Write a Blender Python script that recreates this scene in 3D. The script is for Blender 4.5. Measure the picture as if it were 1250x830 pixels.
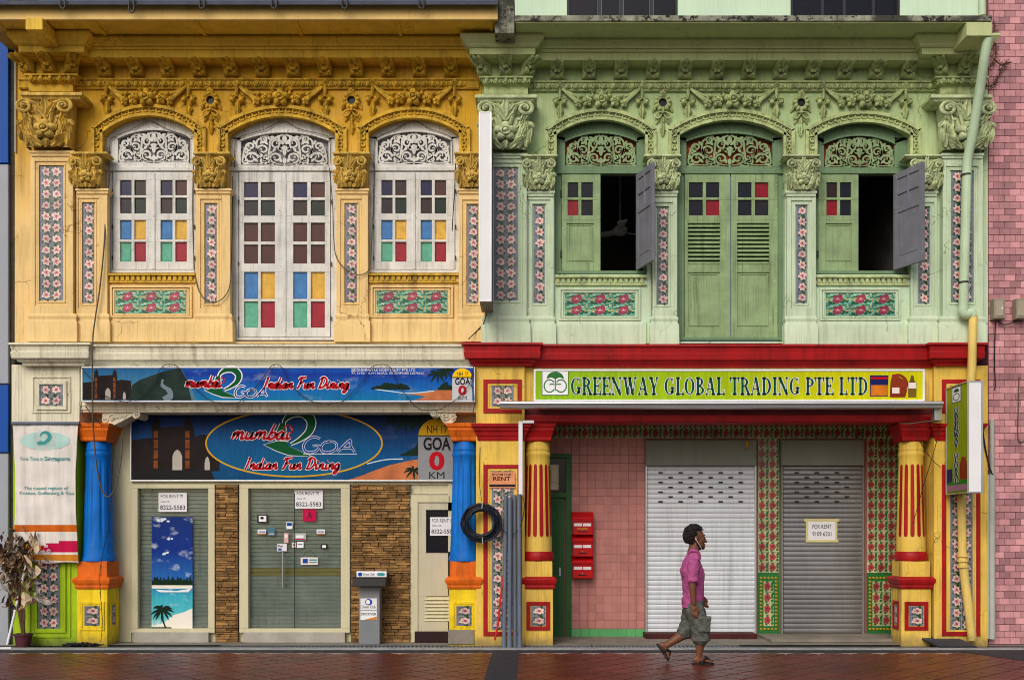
import bpy, bmesh, math, random
from math import pi, sin, cos, radians
from mathutils import Vector, Matrix, Euler
random.seed(7)
for o in list(bpy.data.objects): bpy.data.objects.remove(o, do_unlink=True)
SC = bpy.context.scene
COL = SC.collection
# ---------------------------------------------------------------- camera
F, D, CX, HZ, CZ = 1260.0, 14.0, 645.0, 650.0, 1.52      # focal length in photo pixels, distance to facade, principal point, eye height
cam = bpy.data.objects.new('camera', bpy.data.cameras.new('camera')); COL.objects.link(cam)
cam.location = (0, -D, CZ); cam.rotation_euler = (radians(90), 0, 0)
cam.data.sensor_width = 36; cam.data.lens = 36*F/1250
cam.data.shift_x = (625-CX)/1250; cam.data.shift_y = (HZ-415)/1250
cam.data.clip_end = 500; SC.camera = cam
# ---------------------------------------------------------------- sky, sun, exposure
SUN_EL, SUN_AZ = 37, 22          # sun behind the camera, a little to the left
W = bpy.data.worlds.new('World'); SC.world = W; W.use_nodes = True
wn = W.node_tree; wn.nodes.clear()
sky = wn.nodes.new('ShaderNodeTexSky'); sky.sky_type = 'NISHITA'; sky.sun_disc = False
sky.sun_elevation = radians(SUN_EL); sky.sun_rotation = radians(180+SUN_AZ)
sky.air_density = 0.8; sky.dust_density = 4.0; sky.ozone_density = 0.6
bg = wn.nodes.new('ShaderNodeBackground'); bg.inputs[1].default_value = 0.125
wo = wn.nodes.new('ShaderNodeOutputWorld')
wn.links.new(sky.outputs[0], bg.inputs[0]); wn.links.new(bg.outputs[0], wo.inputs[0])
sun = bpy.data.objects.new('sun', bpy.data.lights.new('sun', 'SUN')); COL.objects.link(sun)
sun.data.energy = 1.4; sun.data.angle = radians(34); sun.data.color = (1.0, .96, .90)
sd = Vector((sin(radians(-SUN_AZ))*cos(radians(SUN_EL)), -cos(radians(SUN_AZ))*cos(radians(SUN_EL)), sin(radians(SUN_EL))))
sun.rotation_euler = sd.to_track_quat('Z', 'Y').to_euler(); sun.location = sd*40
SC.view_settings.view_transform = 'Standard'; SC.view_settings.look = 'None'
SC.view_settings.exposure = -0.12; SC.view_settings.gamma = 1.0
SC.cycles.pixel_filter_type = 'BLACKMAN_HARRIS'; SC.cycles.filter_width = 1.0
SC.render.resolution_x, SC.render.resolution_y = 1024, 679

# ---------------------------------------------------------------- helpers
U = D/F                                                   # metres per photo pixel on the facade plane
def P(px, py, y=0.0):
    k = (D+y)/F
    return ((px-CX)*k, y, CZ+(HZ-py)*k)
def X(px, y=0.0): return (px-CX)*(D+y)/F
def Z(py, y=0.0): return CZ+(HZ-py)*(D+y)/F

class MB:
    def __init__(s):
        s.v = []; s.f = []; s.mi = []; s.m = 0; s.o = (0, 0, 0); s.k = 1.0
    def at(s, o=(0, 0, 0), k=1.0): s.o = o; s.k = k; return s
    def V(s, pts):
        b = len(s.v); o = s.o; k = s.k
        for p in pts: s.v.append((o[0]+k*p[0], o[1]+k*p[1], o[2]+k*p[2]))
        return b
    def Fc(s, *f): s.f.append(tuple(f)); s.mi.append(s.m)
    def box(s, x0, x1, y0, y1, z0, z1):
        b = s.V([(x0,y0,z0),(x1,y0,z0),(x1,y1,z0),(x0,y1,z0),(x0,y0,z1),(x1,y0,z1),(x1,y1,z1),(x0,y1,z1)])
        for q in ((0,1,5,4),(1,2,6,5),(2,3,7,6),(3,0,4,7),(4,5,6,7),(3,2,1,0)): s.Fc(*[b+i for i in q])
        return s
    def pbox(s, a, b, c, d, yf, yb):
        x0, _, z1 = P(a, b, yf); x1, _, z0 = P(c, d, yf)
        return s.box(x0, x1, yf, yb, z0, z1)
    def frame(s, a, b, c, d, w, yf, yb, wt=None):
        h = w if wt is None else wt
        s.pbox(a, b, c, b+h, yf, yb); s.pbox(a, d-h, c, d, yf, yb)
        s.pbox(a, b+h, a+w, d-h, yf, yb); s.pbox(c-w, b+h, c, d-h, yf, yb)
        return s
    def cbox(s, x0, x1, y0, y1, z0, z1, c):               # box with front edges chamfered
        b = s.V([(x0+c,y0,z0+c),(x1-c,y0,z0+c),(x1-c,y0,z1-c),(x0+c,y0,z1-c),
                 (x0,y0+c,z0),(x1,y0+c,z0),(x1,y0+c,z1),(x0,y0+c,z1),(x0,y1,z0),(x1,y1,z0),(x1,y1,z1),(x0,y1,z1)])
        s.Fc(b,b+1,b+2,b+3)
        for i in range(4):
            j = (i+1) % 4
            s.Fc(b+4+i,b+4+j,b+j,b+i); s.Fc(b+8+i,b+8+j,b+4+j,b+4+i)
        s.Fc(b+11,b+10,b+9,b+8)
        return s
    def pcbox(s, a, b, c, d, yf, yb, ch=.006):
        x0, _, z1 = P(a, b, yf); x1, _, z0 = P(c, d, yf)
        return s.cbox(x0, x1, yf, yb, z0, z1, ch)
    def prism(s, pts, y0, y1):                            # polygon in XZ, front y0, back y1
        n = len(pts); b = s.V([(p[0], y0, p[1]) for p in pts]+[(p[0], y1, p[1]) for p in pts])
        s.Fc(*range(b, b+n)); s.Fc(*range(b+2*n-1, b+n-1, -1))
        for i in range(n):
            j = (i+1) % n; s.Fc(b+i, b+n+i, b+n+j, b+j)
        return s
    def flat(s, pts, y):
        b = s.V([(p[0], y, p[1]) for p in pts]); s.Fc(*range(b, b+len(pts))); return s
    def pflat(s, pts, y):
        return s.flat([(X(p[0], y), Z(p[1], y)) for p in pts], y)
    def prect(s, a, b, c, d, y): return s.pflat([(a, d), (c, d), (c, b), (a, b)], y)
    def lathe(s, prof, c=(0, 0), n=24, a0=0, a1=2*pi, flute=None):
        full = abs(a1-a0-2*pi) < 1e-6; m = n if full else n+1; b = len(s.v)
        for r, z in prof:
            pts = []
            for i in range(m):
                a = a0+(a1-a0)*i/n; rr = r*(flute(a, z) if flute else 1)
                pts.append((c[0]+rr*cos(a), c[1]+rr*sin(a), z))
            s.V(pts)
        for j in range(len(prof)-1):
            for i in range(n):
                i2 = (i+1) % m
                s.Fc(b+j*m+i, b+j*m+i2, b+(j+1)*m+i2, b+(j+1)*m+i)
        return s
    def tube(s, pts, r, n=6, flat=None, cap=True):
        pts = [Vector(p) for p in pts]; L = len(pts); rs = r if isinstance(r, (list, tuple)) else [r]*L
        b = len(s.v); up = Vector((0, 1, 0)); prev = None
        for i, p in enumerate(pts):
            t = (pts[min(i+1, L-1)]-pts[max(i-1, 0)])
            if t.length < 1e-9: t = Vector((0, 0, 1))
            t.normalize()
            if prev is None:
                a = up if abs(t.dot(up)) < .9 else Vector((1, 0, 0)); u = (a-t*a.dot(t)).normalized()
            else:
                u = prev-t*prev.dot(t); u = u.normalized() if u.length > 1e-6 else t.orthogonal().normalized()
            prev = u; w = t.cross(u); fl = flat if flat else 1
            s.V([p+(u*cos(2*pi*k/n)*fl+w*sin(2*pi*k/n))*rs[i] for k in range(n)])
        for i in range(L-1):
            for k in range(n):
                k2 = (k+1) % n; s.Fc(b+i*n+k, b+i*n+k2, b+(i+1)*n+k2, b+(i+1)*n+k)
        if cap: s.Fc(*range(b+n-1, b-1, -1)); s.Fc(*range(b+(L-1)*n, b+L*n))
        return s
    def ell(s, c, r, n=8, k=6, rot=None):
        if isinstance(r, (int, float)): r = (r, r, r)
        b = len(s.v); R = Euler(rot).to_matrix() if rot else None; pts = []
        for j in range(1, k):
            t = pi*j/k
            for i in range(n):
                a = 2*pi*i/n; q = Vector((r[0]*sin(t)*cos(a), r[1]*sin(t)*sin(a), r[2]*cos(t)))
                pts.append(q)
        pts += [Vector((0, 0, r[2])), Vector((0, 0, -r[2]))]
        if R: pts = [R @ q for q in pts]
        s.V([(c[0]+q[0], c[1]+q[1], c[2]+q[2]) for q in pts]); T = b+(k-1)*n
        for j in range(k-2):
            for i in range(n):
                i2 = (i+1) % n; s.Fc(b+j*n+i, b+(j+1)*n+i, b+(j+1)*n+i2, b+j*n+i2)
        for i in range(n):
            i2 = (i+1) % n; s.Fc(T, b+i, b+i2); s.Fc(T+1, b+(k-2)*n+i2, b+(k-2)*n+i)
        return s
    def ribbon(s, pts, w, y0, y1=None):                   # flat stroke in XZ with width(s), extruded y0 to y1
        L = len(pts); ws = w if isinstance(w, (list, tuple)) else [w]*L; A = []; B = []
        for i in range(L):
            p, q = pts[max(i-1, 0)], pts[min(i+1, L-1)]; dx, dz = q[0]-p[0], q[1]-p[1]; h = math.hypot(dx, dz) or 1
            nx, nz = -dz/h*ws[i]/2, dx/h*ws[i]/2
            A.append((pts[i][0]+nx, pts[i][1]+nz)); B.append((pts[i][0]-nx, pts[i][1]-nz))
        b = s.V([(p[0], y0, p[1]) for p in A]+[(p[0], y0, p[1]) for p in B])
        for i in range(L-1): s.Fc(b+i, b+L+i, b+L+i+1, b+i+1)
        if y1 is not None:
            c = s.V([(p[0], y1, p[1]) for p in A]+[(p[0], y1, p[1]) for p in B])
            for i in range(L-1):
                s.Fc(b+i+1, c+i+1, c+i, b+i); s.Fc(b+L+i, c+L+i, c+L+i+1, b+L+i+1)
            s.Fc(b, c, c+L, b+L); s.Fc(b+2*L-1, c+2*L-1, c+L-1, b+L-1)
        return s
    def leaf(s, p, a, L, Wd, bulge=2., curl=0., n=6, y=0.):  # carved leaf in XZ plane from p, direction a (radians from +x)
        dx, dz = cos(a), sin(a); b = len(s.v)
        for i in range(n+1):
            t = i/n; w = Wd/2*(sin(pi*min(1, t*.92+.06))**.8)*(1+.22*((i % 2)*2-1)*(0 < i < n))
            if i == n: w = .02*Wd
            cx, cz = p[0]+dx*L*t, p[1]+dz*L*t; out = -bulge*sin(pi*min(1, .15+t*.8))-curl*t*t
            s.V([(cx-dz*w, y+out*.25+(-curl*t*t), cz+dx*w), (cx-dz*w*.45, y+out*1.15, cz+dx*w*.45), (cx, y+out*.75, cz),
                 (cx+dz*w*.45, y+out*1.15, cz-dx*w*.45), (cx+dz*w, y+out*.25-curl*t*t, cz-dx*w)])
        for i in range(n):
            for k in range(4): s.Fc(b+i*5+k, b+i*5+k+1, b+(i+1)*5+k+1, b+(i+1)*5+k)
        return s
    def rose(s, c, R, y=0.):
        for k in range(5):
            a = 2*pi*k/5+.3
            s.ell((c[0]+cos(a)*R*.62, y-R*.22, c[1]+sin(a)*R*.62), (R*.5, R*.28, R*.42), 8, 6, (0, -a, .35*cos(a)))
        for k in range(3):
            a = 2*pi*k/3+.9
            s.tube([(c[0]+cos(a+q*.5)*R*.42, y-R*.5, c[1]+sin(a+q*.5)*R*.42) for q in range(-2, 3)], [R*.05, R*.13, R*.15, R*.13, R*.05], 5)
        s.ell((c[0], y-R*.45, c[1]), (R*.26, R*.3, R*.26), 8, 6)
        return s
    def spiral(s, c, R, turns, a0, sgn, r0, y=0., n=26, rise=1.2):
        pts = []; rs = []
        for i in range(n+1):
            t = i/n; a = a0+sgn*turns*2*pi*t; rr = R*(1-t*.86)
            pts.append((c[0]+cos(a)*rr, y-rise*r0*t, c[1]+sin(a)*rr)); rs.append(r0*(1-.45*t))
        s.tube(pts, rs, 6); s.ell((c[0], y-rise*r0*1.2, c[1]), r0*.9, 6, 5)
        return s
    def mould(s, prof, px0, px1, mL=True, mR=True, yback=.05, caps=True):   # prof: list of (py, y) from top to bottom
        ym = min(p[1] for p in prof); n = len(prof)
        x0 = X(px0, ym)-(ym if mL else 0); x1 = X(px1, ym)+(ym if mR else 0)
        if not mL: x0 = X(px0, ym)
        if not mR: x1 = X(px1, ym)
        fr = [(x0+(y if mL else 0), y, Z(py, y)) for py, y in prof]; fr2 = [(x1-(y if mR else 0), y, Z(py, y)) for py, y in prof]
        b = s.V(fr+fr2+[(p[0], yback, p[2]) for p in fr]+[(p[0], yback, p[2]) for p in fr2])
        for i in range(n-1):
            s.Fc(b+i, b+i+1, b+n+i+1, b+n+i); s.Fc(b+2*n+i, b+2*n+i+1, b+i+1, b+i); s.Fc(b+n+i, b+n+i+1, b+3*n+i+1, b+3*n+i)
        s.Fc(b, b+n, b+3*n, b+2*n); s.Fc(b+n-1, b+3*n-1, b+4*n-1, b+2*n-1)
        return s
    def mesh(s, name, mats, smooth=None):
        me = bpy.data.meshes.new(name); me.from_pydata(s.v, [], s.f)
        for m in (mats if isinstance(mats, (list, tuple)) else [mats]): me.materials.append(m)
        if any(s.mi): me.polygons.foreach_set('material_index', s.mi)
        me.validate()
        bm = bmesh.new(); bm.from_mesh(me); bmesh.ops.recalc_face_normals(bm, faces=bm.faces); bm.to_mesh(me); bm.free()
        if smooth is not None:
            me.polygons.foreach_set('use_smooth', [True]*len(me.polygons)); me.set_sharp_from_angle(angle=radians(smooth))
        me.update(); return me
    def build(s, name, mats, parent=None, smooth=None, bevel=None):
        return link(name, s.mesh(name, mats, smooth), parent, bevel=bevel)

def link(name, me, parent=None, loc=None, rot=None, scale=None, bevel=None):
    o = bpy.data.objects.new(name, me); COL.objects.link(o)
    if loc: o.location = loc
    if rot: o.rotation_euler = rot
    if scale: o.scale = scale
    if parent: attach(o, parent)
    if bevel:
        b = o.modifiers.new('bevel', 'BEVEL'); b.width = bevel; b.segments = 2; b.limit_method = 'ANGLE'; b.angle_limit = radians(40)
    return o
def worldloc(o):
    v = Vector((0, 0, 0)); p = o
    while p: v += p.location; p = p.parent
    return v
def attach(o, parent):                                    # parents are never rotated or scaled unless shaped in local space
    o.parent = parent; o.location = Vector(o.location)-worldloc(parent)
def tag(o, label=None, cat=None, group=None, kind=None):
    for k, v in (('label', label), ('category', cat), ('group', group), ('kind', kind)):
        if v: o[k] = v
    return o
def thing(name, label, cat, loc=(0, 0, 0), group=None):
    o = bpy.data.objects.new(name, None); COL.objects.link(o); o.location = loc; o.empty_display_size = .1
    return tag(o, label, cat, group)
def struct(o): o['kind'] = 'structure'; return o
def dup(o, parent=None, loc=None, scale=None):
    c = o.copy(); COL.objects.link(c); c.parent = None
    if loc: c.location = loc
    if scale: c.scale = scale
    if parent: attach(c, parent)
    return c
def smoothpath(pts, n=6):
    out = []; L = len(pts)
    for i in range(L-1):
        p0, p1, p2, p3 = pts[max(i-1, 0)], pts[i], pts[i+1], pts[min(i+2, L-1)]
        for k in range(n):
            t = k/n
            out.append(tuple(.5*((2*b)+(-a+c)*t+(2*a-5*b+4*c-d)*t*t+(-a+3*b-3*c+d)*t**3) for a, b, c, d in zip(p0, p1, p2, p3)))
    out.append(tuple(pts[-1])); return out
def cable(name, pts, r, m, parent=None, n=5, k=6):
    return MB().tube(smoothpath([P(*p) for p in pts], k), r, n).build(name, m, parent, smooth=60)

# ---------------------------------------------------------------- text
_tc = {}
def text_mesh(s, shear=0., bold=0., spacing=1., res=3):
    key = (s, shear, bold, spacing)
    if key in _tc: return _tc[key]
    c = bpy.data.curves.new('lettering', 'FONT'); c.body = s; c.shear = shear; c.offset = bold; c.space_character = spacing; c.resolution_u = res
    c.fill_mode = 'FRONT'
    o = bpy.data.objects.new('lettering', c); COL.objects.link(o)
    dg = bpy.context.evaluated_depsgraph_get(); dg.update()
    me = bpy.data.meshes.new_from_object(o.evaluated_get(dg))
    vs = [tuple(v.co) for v in me.vertices]; fs = [tuple(p.vertices) for p in me.polygons]
    bpy.data.objects.remove(o); bpy.data.curves.remove(c); bpy.data.meshes.remove(me)
    _tc[key] = (vs, fs); return vs, fs
def text_into(m, s, a, b, c, d, y, shear=0., bold=0., spacing=1., grow=0):
    """fit text s into the photo rectangle a,b,c,d on the plane y"""
    v0, _ = text_mesh(s, shear, 0, spacing); vs, fs = text_mesh(s, shear, bold, spacing)
    mx0, mx1 = min(p[0] for p in v0), max(p[0] for p in v0); my0, my1 = min(p[1] for p in v0), max(p[1] for p in v0)
    bs = m.V([P(a+(p[0]-mx0)/(mx1-mx0)*(c-a), d-(p[1]-my0)/(my1-my0)*(d-b), y) for p in vs])
    for f in fs: m.Fc(*[bs+i for i in f])
    return m
# ---------------------------------------------------------------- materials
def N(nt, t, **kw):
    n = nt.nodes.new(t)
    for k, v in kw.items():
        if k.startswith('i'):
            key = k[1:]; n.inputs[int(key) if key.isdigit() else key].default_value = v
        else: setattr(n, k, v)
    return n
def mixc(nt, f, a, b, mode='MIX'):
    n = nt.nodes.new('ShaderNodeMix'); n.data_type = 'RGBA'; n.blend_type = mode
    for s, v in ((0, f), (6, a), (7, b)):
        if hasattr(v, 'links') or hasattr(v, 'is_linked'): nt.links.new(v, n.inputs[s])
        elif s == 0: n.inputs[0].default_value = v
        else: n.inputs[s].default_value = (*v[:3], 1)
    return n.outputs[2]
def ramp(nt, fac, a, b, c0=(0, 0, 0, 1), c1=(1, 1, 1, 1)):
    r = nt.nodes.new('ShaderNodeValToRGB'); r.color_ramp.elements[0].position = a; r.color_ramp.elements[1].position = b
    r.color_ramp.elements[0].color = c0; r.color_ramp.elements[1].color = c1
    nt.links.new(fac, r.inputs[0]); return r.outputs[0]
def noise(nt, pos, scale, detail=4, sc=None, rough=.55, off=None):
    v = pos
    if sc or off:
        mp = nt.nodes.new('ShaderNodeMapping'); mp.inputs['Scale'].default_value = sc or (1, 1, 1)
        if off: mp.inputs['Location'].default_value = off
        nt.links.new(pos, mp.inputs[0]); v = mp.outputs[0]
    n = nt.nodes.new('ShaderNodeTexNoise'); n.inputs['Scale'].default_value = scale; n.inputs['Detail'].default_value = detail
    n.inputs['Roughness'].default_value = rough; nt.links.new(v, n.inputs['Vector']); return n.outputs[0]
def srgb(r, g, b):
    f = lambda c: (c/255/12.92 if c/255 <= .04045 else ((c/255+.055)/1.055)**2.4)
    return (f(r), f(g), f(b))
def shade(c, k): return tuple(min(1, x*k) for x in c[:3])
def mat(name, col, rough=.6, var=.14, vs=2.2, streak=0., dirt=(.05, .045, .035), bump=.12, bs=55, spec=.25, metal=0., chips=0., chipc=(.5, .48, .42),
        fade=None, trans=0., emit=None, coat=0., speck=0., splash=None, info=0., crack=0., patch=None):
    m = bpy.data.materials.new(name); m.use_nodes = True; nt = m.node_tree; B = nt.nodes['Principled BSDF']
    g = nt.nodes.new('ShaderNodeNewGeometry'); pos = g.outputs['Position']
    n1 = noise(nt, pos, vs, 5)
    col = tuple(col[:3])
    base_a = col; src = None
    if fade:                                              # tone by height, bleached paint below, some eave shade coloured in above: fade = (other colour, z0, z1)
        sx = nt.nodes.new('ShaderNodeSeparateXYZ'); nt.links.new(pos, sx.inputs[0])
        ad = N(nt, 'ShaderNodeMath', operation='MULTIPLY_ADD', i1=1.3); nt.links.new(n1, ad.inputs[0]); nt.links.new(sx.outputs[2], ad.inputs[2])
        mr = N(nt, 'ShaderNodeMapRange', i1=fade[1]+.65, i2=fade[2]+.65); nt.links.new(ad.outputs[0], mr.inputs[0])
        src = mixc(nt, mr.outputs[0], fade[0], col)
    lo, hi = 1-var, 1+var*.55
    vr = ramp(nt, n1, .3, .72, (lo, lo, lo, 1), (hi, hi, hi, 1))
    c = mixc(nt, 1.0, src if src is not None else col, vr, 'MULTIPLY')
    if info:                                              # each piece a slightly different tone
        oi = nt.nodes.new('ShaderNodeObjectInfo'); l2, h2 = 1-info, 1+info*.6
        c = mixc(nt, 1.0, c, ramp(nt, oi.outputs['Random'], 0, 1, (l2, l2, l2, 1), (h2, h2*.98, h2*.96, 1)), 'MULTIPLY')
    if speck:
        c = mixc(nt, 1.0, c, ramp(nt, noise(nt, pos, 140, 2), .35, .65, (1-speck,)*3+(1,), (1+speck*.5,)*3+(1,)), 'MULTIPLY')
    if patch:                                             # repainted or bleached patches with their own outline
        c = mixc(nt, ramp(nt, noise(nt, pos, 1.7, 7, None, .65, (4, 8, 2)), .50, .58, (0, 0, 0, 1), (patch[1],)*3+(1,)), c, patch[0])
    if streak:
        fs = ramp(nt, noise(nt, pos, 1., 4, (42, 42, 1.6), .6, (1, 2, 3)), .54, .80, (0, 0, 0, 1), (streak*.75,)*3+(1,))
        c = mixc(nt, fs, c, dirt)
        st = ramp(nt, noise(nt, pos, 1., 5, (11, 11, .7), .6), .5, .78)
        pt = ramp(nt, noise(nt, pos, 1.1, 3, None, .6, (5, 3, 9)), .38, .62)
        mm = N(nt, 'ShaderNodeMath', operation='MULTIPLY'); nt.links.new(st, mm.inputs[0]); nt.links.new(pt, mm.inputs[1])
        m2 = N(nt, 'ShaderNodeMath', operation='MULTIPLY', i1=streak); nt.links.new(mm.outputs[0], m2.inputs[0])
        c = mixc(nt, m2.outputs[0], c, dirt)
    if chips:
        cf = ramp(nt, noise(nt, pos, 9, 8, None, .75, (2, 7, 1)), .70-.06*chips, .715-.06*chips)
        c = mixc(nt, cf, c, chipc)
    if crack:
        dn = N(nt, 'ShaderNodeVectorMath', operation='MULTIPLY_ADD'); nz_ = nt.nodes.new('ShaderNodeTexNoise'); nz_.inputs['Scale'].default_value = 5.; nt.links.new(pos, nz_.inputs['Vector'])
        nt.links.new(nz_.outputs[1], dn.inputs[0]); dn.inputs[1].default_value = (.35, .35, .35); nt.links.new(pos, dn.inputs[2])
        vo = N(nt, 'ShaderNodeTexVoronoi', feature='DISTANCE_TO_EDGE', iScale=1.5); nt.links.new(dn.outputs[0], vo.inputs['Vector'])
        ln = ramp(nt, vo.outputs['Distance'], .004, .012, (1, 1, 1, 1), (0, 0, 0, 1)); mk = ramp(nt, noise(nt, pos, 1.3, 3, None, .6, (9, 1, 5)), .52, .60)
        mu = N(nt, 'ShaderNodeMath', operation='MULTIPLY'); nt.links.new(ln, mu.inputs[0]); nt.links.new(mk, mu.inputs[1]); mu2 = N(nt, 'ShaderNodeMath', operation='MULTIPLY', i1=crack); nt.links.new(mu.outputs[0], mu2.inputs[0])
        c = mixc(nt, mu2.outputs[0], c, dirt)
    if splash:                                            # mud splashed up from the ground: (colour, height)
        sx2 = nt.nodes.new('ShaderNodeSeparateXYZ'); nt.links.new(pos, sx2.inputs[0])
        nn = noise(nt, pos, 7, 6, None, .7); md = N(nt, 'ShaderNodeMath', operation='MULTIPLY_ADD', i1=-splash[1]*2.2); nt.links.new(nn, md.inputs[0]); nt.links.new(sx2.outputs[2], md.inputs[2])
        mr2 = N(nt, 'ShaderNodeMapRange', i1=-splash[1]*.1, i2=-splash[1]*1.1, i3=0., i4=.75); nt.links.new(md.outputs[0], mr2.inputs[0])
        c = mixc(nt, mr2.outputs[0], c, splash[0])
    nt.links.new(c, B.inputs['Base Color'])
    B.inputs['Roughness'].default_value = rough; B.inputs['Metallic'].default_value = metal
    B.inputs['Specular IOR Level'].default_value = spec
    if coat: B.inputs['Coat Weight'].default_value = coat; B.inputs['Coat Roughness'].default_value = .15
    if bump:
        bp = N(nt, 'ShaderNodeBump', iStrength=bump, iDistance=.01); nt.links.new(noise(nt, pos, bs, 5), bp.inputs['Height'])
        nt.links.new(bp.outputs[0], B.inputs['Normal'])
    if trans: B.inputs['Transmission Weight'].default_value = trans
    if emit: B.inputs['Emission Color'].default_value = (*emit[0], 1); B.inputs['Emission Strength'].default_value = emit[1]
    return m
def glassm(name, col=(.8, .9, .87), a=.25, rough=.03):     # thin glass: tinted transparency with a reflecting coat
    m = bpy.data.materials.new(name); m.use_nodes = True; nt = m.node_tree; nt.nodes.clear()
    o = nt.nodes.new('ShaderNodeOutputMaterial'); t = N(nt, 'ShaderNodeBsdfTransparent', i0=(*col, 1)); g = N(nt, 'ShaderNodeBsdfGlossy', iRoughness=rough)
    lw = N(nt, 'ShaderNodeFresnel', iIOR=1.5); mx = nt.nodes.new('ShaderNodeMixShader')
    nt.links.new(lw.outputs[0], mx.inputs[0]); nt.links.new(t.outputs[0], mx.inputs[1]); nt.links.new(g.outputs[0], mx.inputs[2])
    nt.links.new(mx.outputs[0], o.inputs[0]); return m

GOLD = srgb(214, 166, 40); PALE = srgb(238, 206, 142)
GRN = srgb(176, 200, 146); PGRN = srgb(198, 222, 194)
M = {}
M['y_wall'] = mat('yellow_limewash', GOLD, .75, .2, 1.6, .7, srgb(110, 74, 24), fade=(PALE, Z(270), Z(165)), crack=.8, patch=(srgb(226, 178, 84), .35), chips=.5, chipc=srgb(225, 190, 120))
M['y_orn'] = mat('yellow_carved_plaster', srgb(216, 174, 54), .7, .42, 9, .9, srgb(84, 52, 14), bump=.5, bs=34, chips=.6, chipc=srgb(228, 196, 130))
M['y_cap'] = mat('yellow_capital_plaster', srgb(220, 186, 92), .7, .42, 9, .9, srgb(92, 60, 22), bump=.5, bs=34, chips=.8, chipc=srgb(228, 200, 140))
M['y_pil'] = mat('pale_yellow_plaster', srgb(240, 208, 144), .75, .14, 2, .6, srgb(140, 96, 44), crack=.7, patch=(srgb(238, 206, 140), .4), chips=.4, chipc=srgb(215, 165, 70))
M['y_eave'] = mat('yellow_eave_boards', srgb(232, 192, 66), .65, .18, 2, .6, srgb(96, 66, 20), crack=.5)
M['y_fascia'] = mat('stained_yellow_fascia', srgb(236, 202, 128), .7, .2, 1.6, .6, srgb(220, 166, 50), chips=.4, chipc=srgb(120, 80, 40))
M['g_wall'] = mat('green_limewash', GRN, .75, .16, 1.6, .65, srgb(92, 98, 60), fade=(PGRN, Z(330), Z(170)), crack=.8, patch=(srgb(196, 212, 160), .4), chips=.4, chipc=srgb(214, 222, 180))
M['g_orn'] = mat('green_carved_plaster', srgb(184, 198, 140), .7, .38, 9, .9, srgb(66, 72, 40), bump=.5, bs=34, chips=.6, chipc=srgb(206, 212, 168))
M['g_cap'] = mat('green_capital_plaster', srgb(196, 208, 162), .7, .38, 9, .85, srgb(72, 80, 48), bump=.5, bs=34, chips=.7, chipc=srgb(216, 222, 180))
M['g_pil'] = mat('pale_green_plaster', srgb(200, 220, 190), .75, .14, 2, .55, srgb(116, 126, 84), crack=.7, patch=(srgb(214, 226, 196), .4), chips=.35, chipc=srgb(226, 230, 200))
M['g_eave'] = mat('green_eave_plaster', srgb(196, 208, 150), .7, .13, 2, .4, srgb(80, 88, 50))
M['slab'] = mat('mould_stained_slab', srgb(150, 152, 134), .85, .45, 7, 1., srgb(30, 32, 28), patch=(srgb(40, 42, 36), .85), chips=2.6, chipc=srgb(44, 44, 40), bump=.4)
M['mint'] = mat('pale_mint_plaster', srgb(206, 232, 205), .75, .08, 1.4, .25, srgb(130, 150, 120))
M['white_wood'] = mat('weathered_white_paint', srgb(220, 220, 214), .6, .16, 5, .8, srgb(112, 104, 90), chips=1., chipc=srgb(128, 116, 96), bump=.15)
M['green_wood'] = mat('weathered_green_paint', srgb(144, 168, 122), .6, .22, 5, .9, srgb(60, 78, 48), chips=1., chipc=srgb(176, 196, 160), bump=.15)
M['green_frame'] = mat('dull_green_frame_paint', srgb(110, 138, 104), .6, .14, 5, .4, srgb(44, 70, 40), bump=.12)
M['grey_wood'] = mat('grey_shutter_paint', srgb(122, 124, 134), .6, .14, 5, .4, srgb(60, 60, 66), chips=.3, bump=.12)
M['cream'] = mat('cream_paint', srgb(226, 222, 196), .65, .14, 2, .8, srgb(104, 94, 72), crack=.6, chips=.4, chipc=srgb(190, 180, 150))
M['cream2'] = mat('cream_shop_wall', srgb(206, 200, 166), .65, .08, 2, .3, srgb(130, 118, 88))
M['red'] = mat('red_gloss_paint', srgb(166, 18, 22), .5, .3, 3, .8, srgb(74, 12, 16), chips=.5, chipc=srgb(186, 70, 60), bump=.15)
M['pier'] = mat('yellow_pier_paint', srgb(230, 194, 84), .6, .2, 2.5, .8, srgb(126, 92, 38), crack=.8, patch=(srgb(222, 190, 100), .4), chips=.9, chipc=srgb(226, 214, 176), splash=(srgb(120, 104, 74), .16))
M['blue'] = mat('blue_column_paint', srgb(0, 112, 206), .55, .24, 3.5, .8, srgb(0, 54, 120), bump=.25, chips=.5, chipc=srgb(90, 140, 186), splash=(srgb(40, 60, 80), .05))
M['orange'] = mat('orange_paint', srgb(226, 108, 18), .6, .24, 4, .8, srgb(120, 48, 8), bump=.25, chips=.6, chipc=srgb(226, 170, 110))
M['yel'] = mat('bright_yellow_paint', srgb(240, 208, 28), .6, .2, 4, .8, srgb(136, 112, 24), bump=.25, chips=.7, splash=(srgb(112, 98, 60), .16))
M['lime'] = mat('lime_green_paint', srgb(162, 196, 18), .6, .18, 4, .7, srgb(84, 100, 16), chips=.5, splash=(srgb(80, 84, 50), .14))
M['dark'] = mat('dark_interior', (.012, .012, .014), .9, .1)
M['room'] = mat('dim_room_wall', (.2, .19, .18), .9, .3)
M['orange_back'] = mat('orange_backing_board', srgb(150, 70, 40), .8, .8, 9)
M['grey_back'] = mat('grey_backing_board', srgb(150, 150, 156), .8, .2, 7)
M['steel'] = mat('galvanised_steel', srgb(170, 174, 178), .38, .12, 3, .2, metal=.8, bump=.04)
M['alu'] = mat('aluminium', srgb(196, 198, 200), .35, .08, 3, metal=.75, bump=.03)
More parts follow.
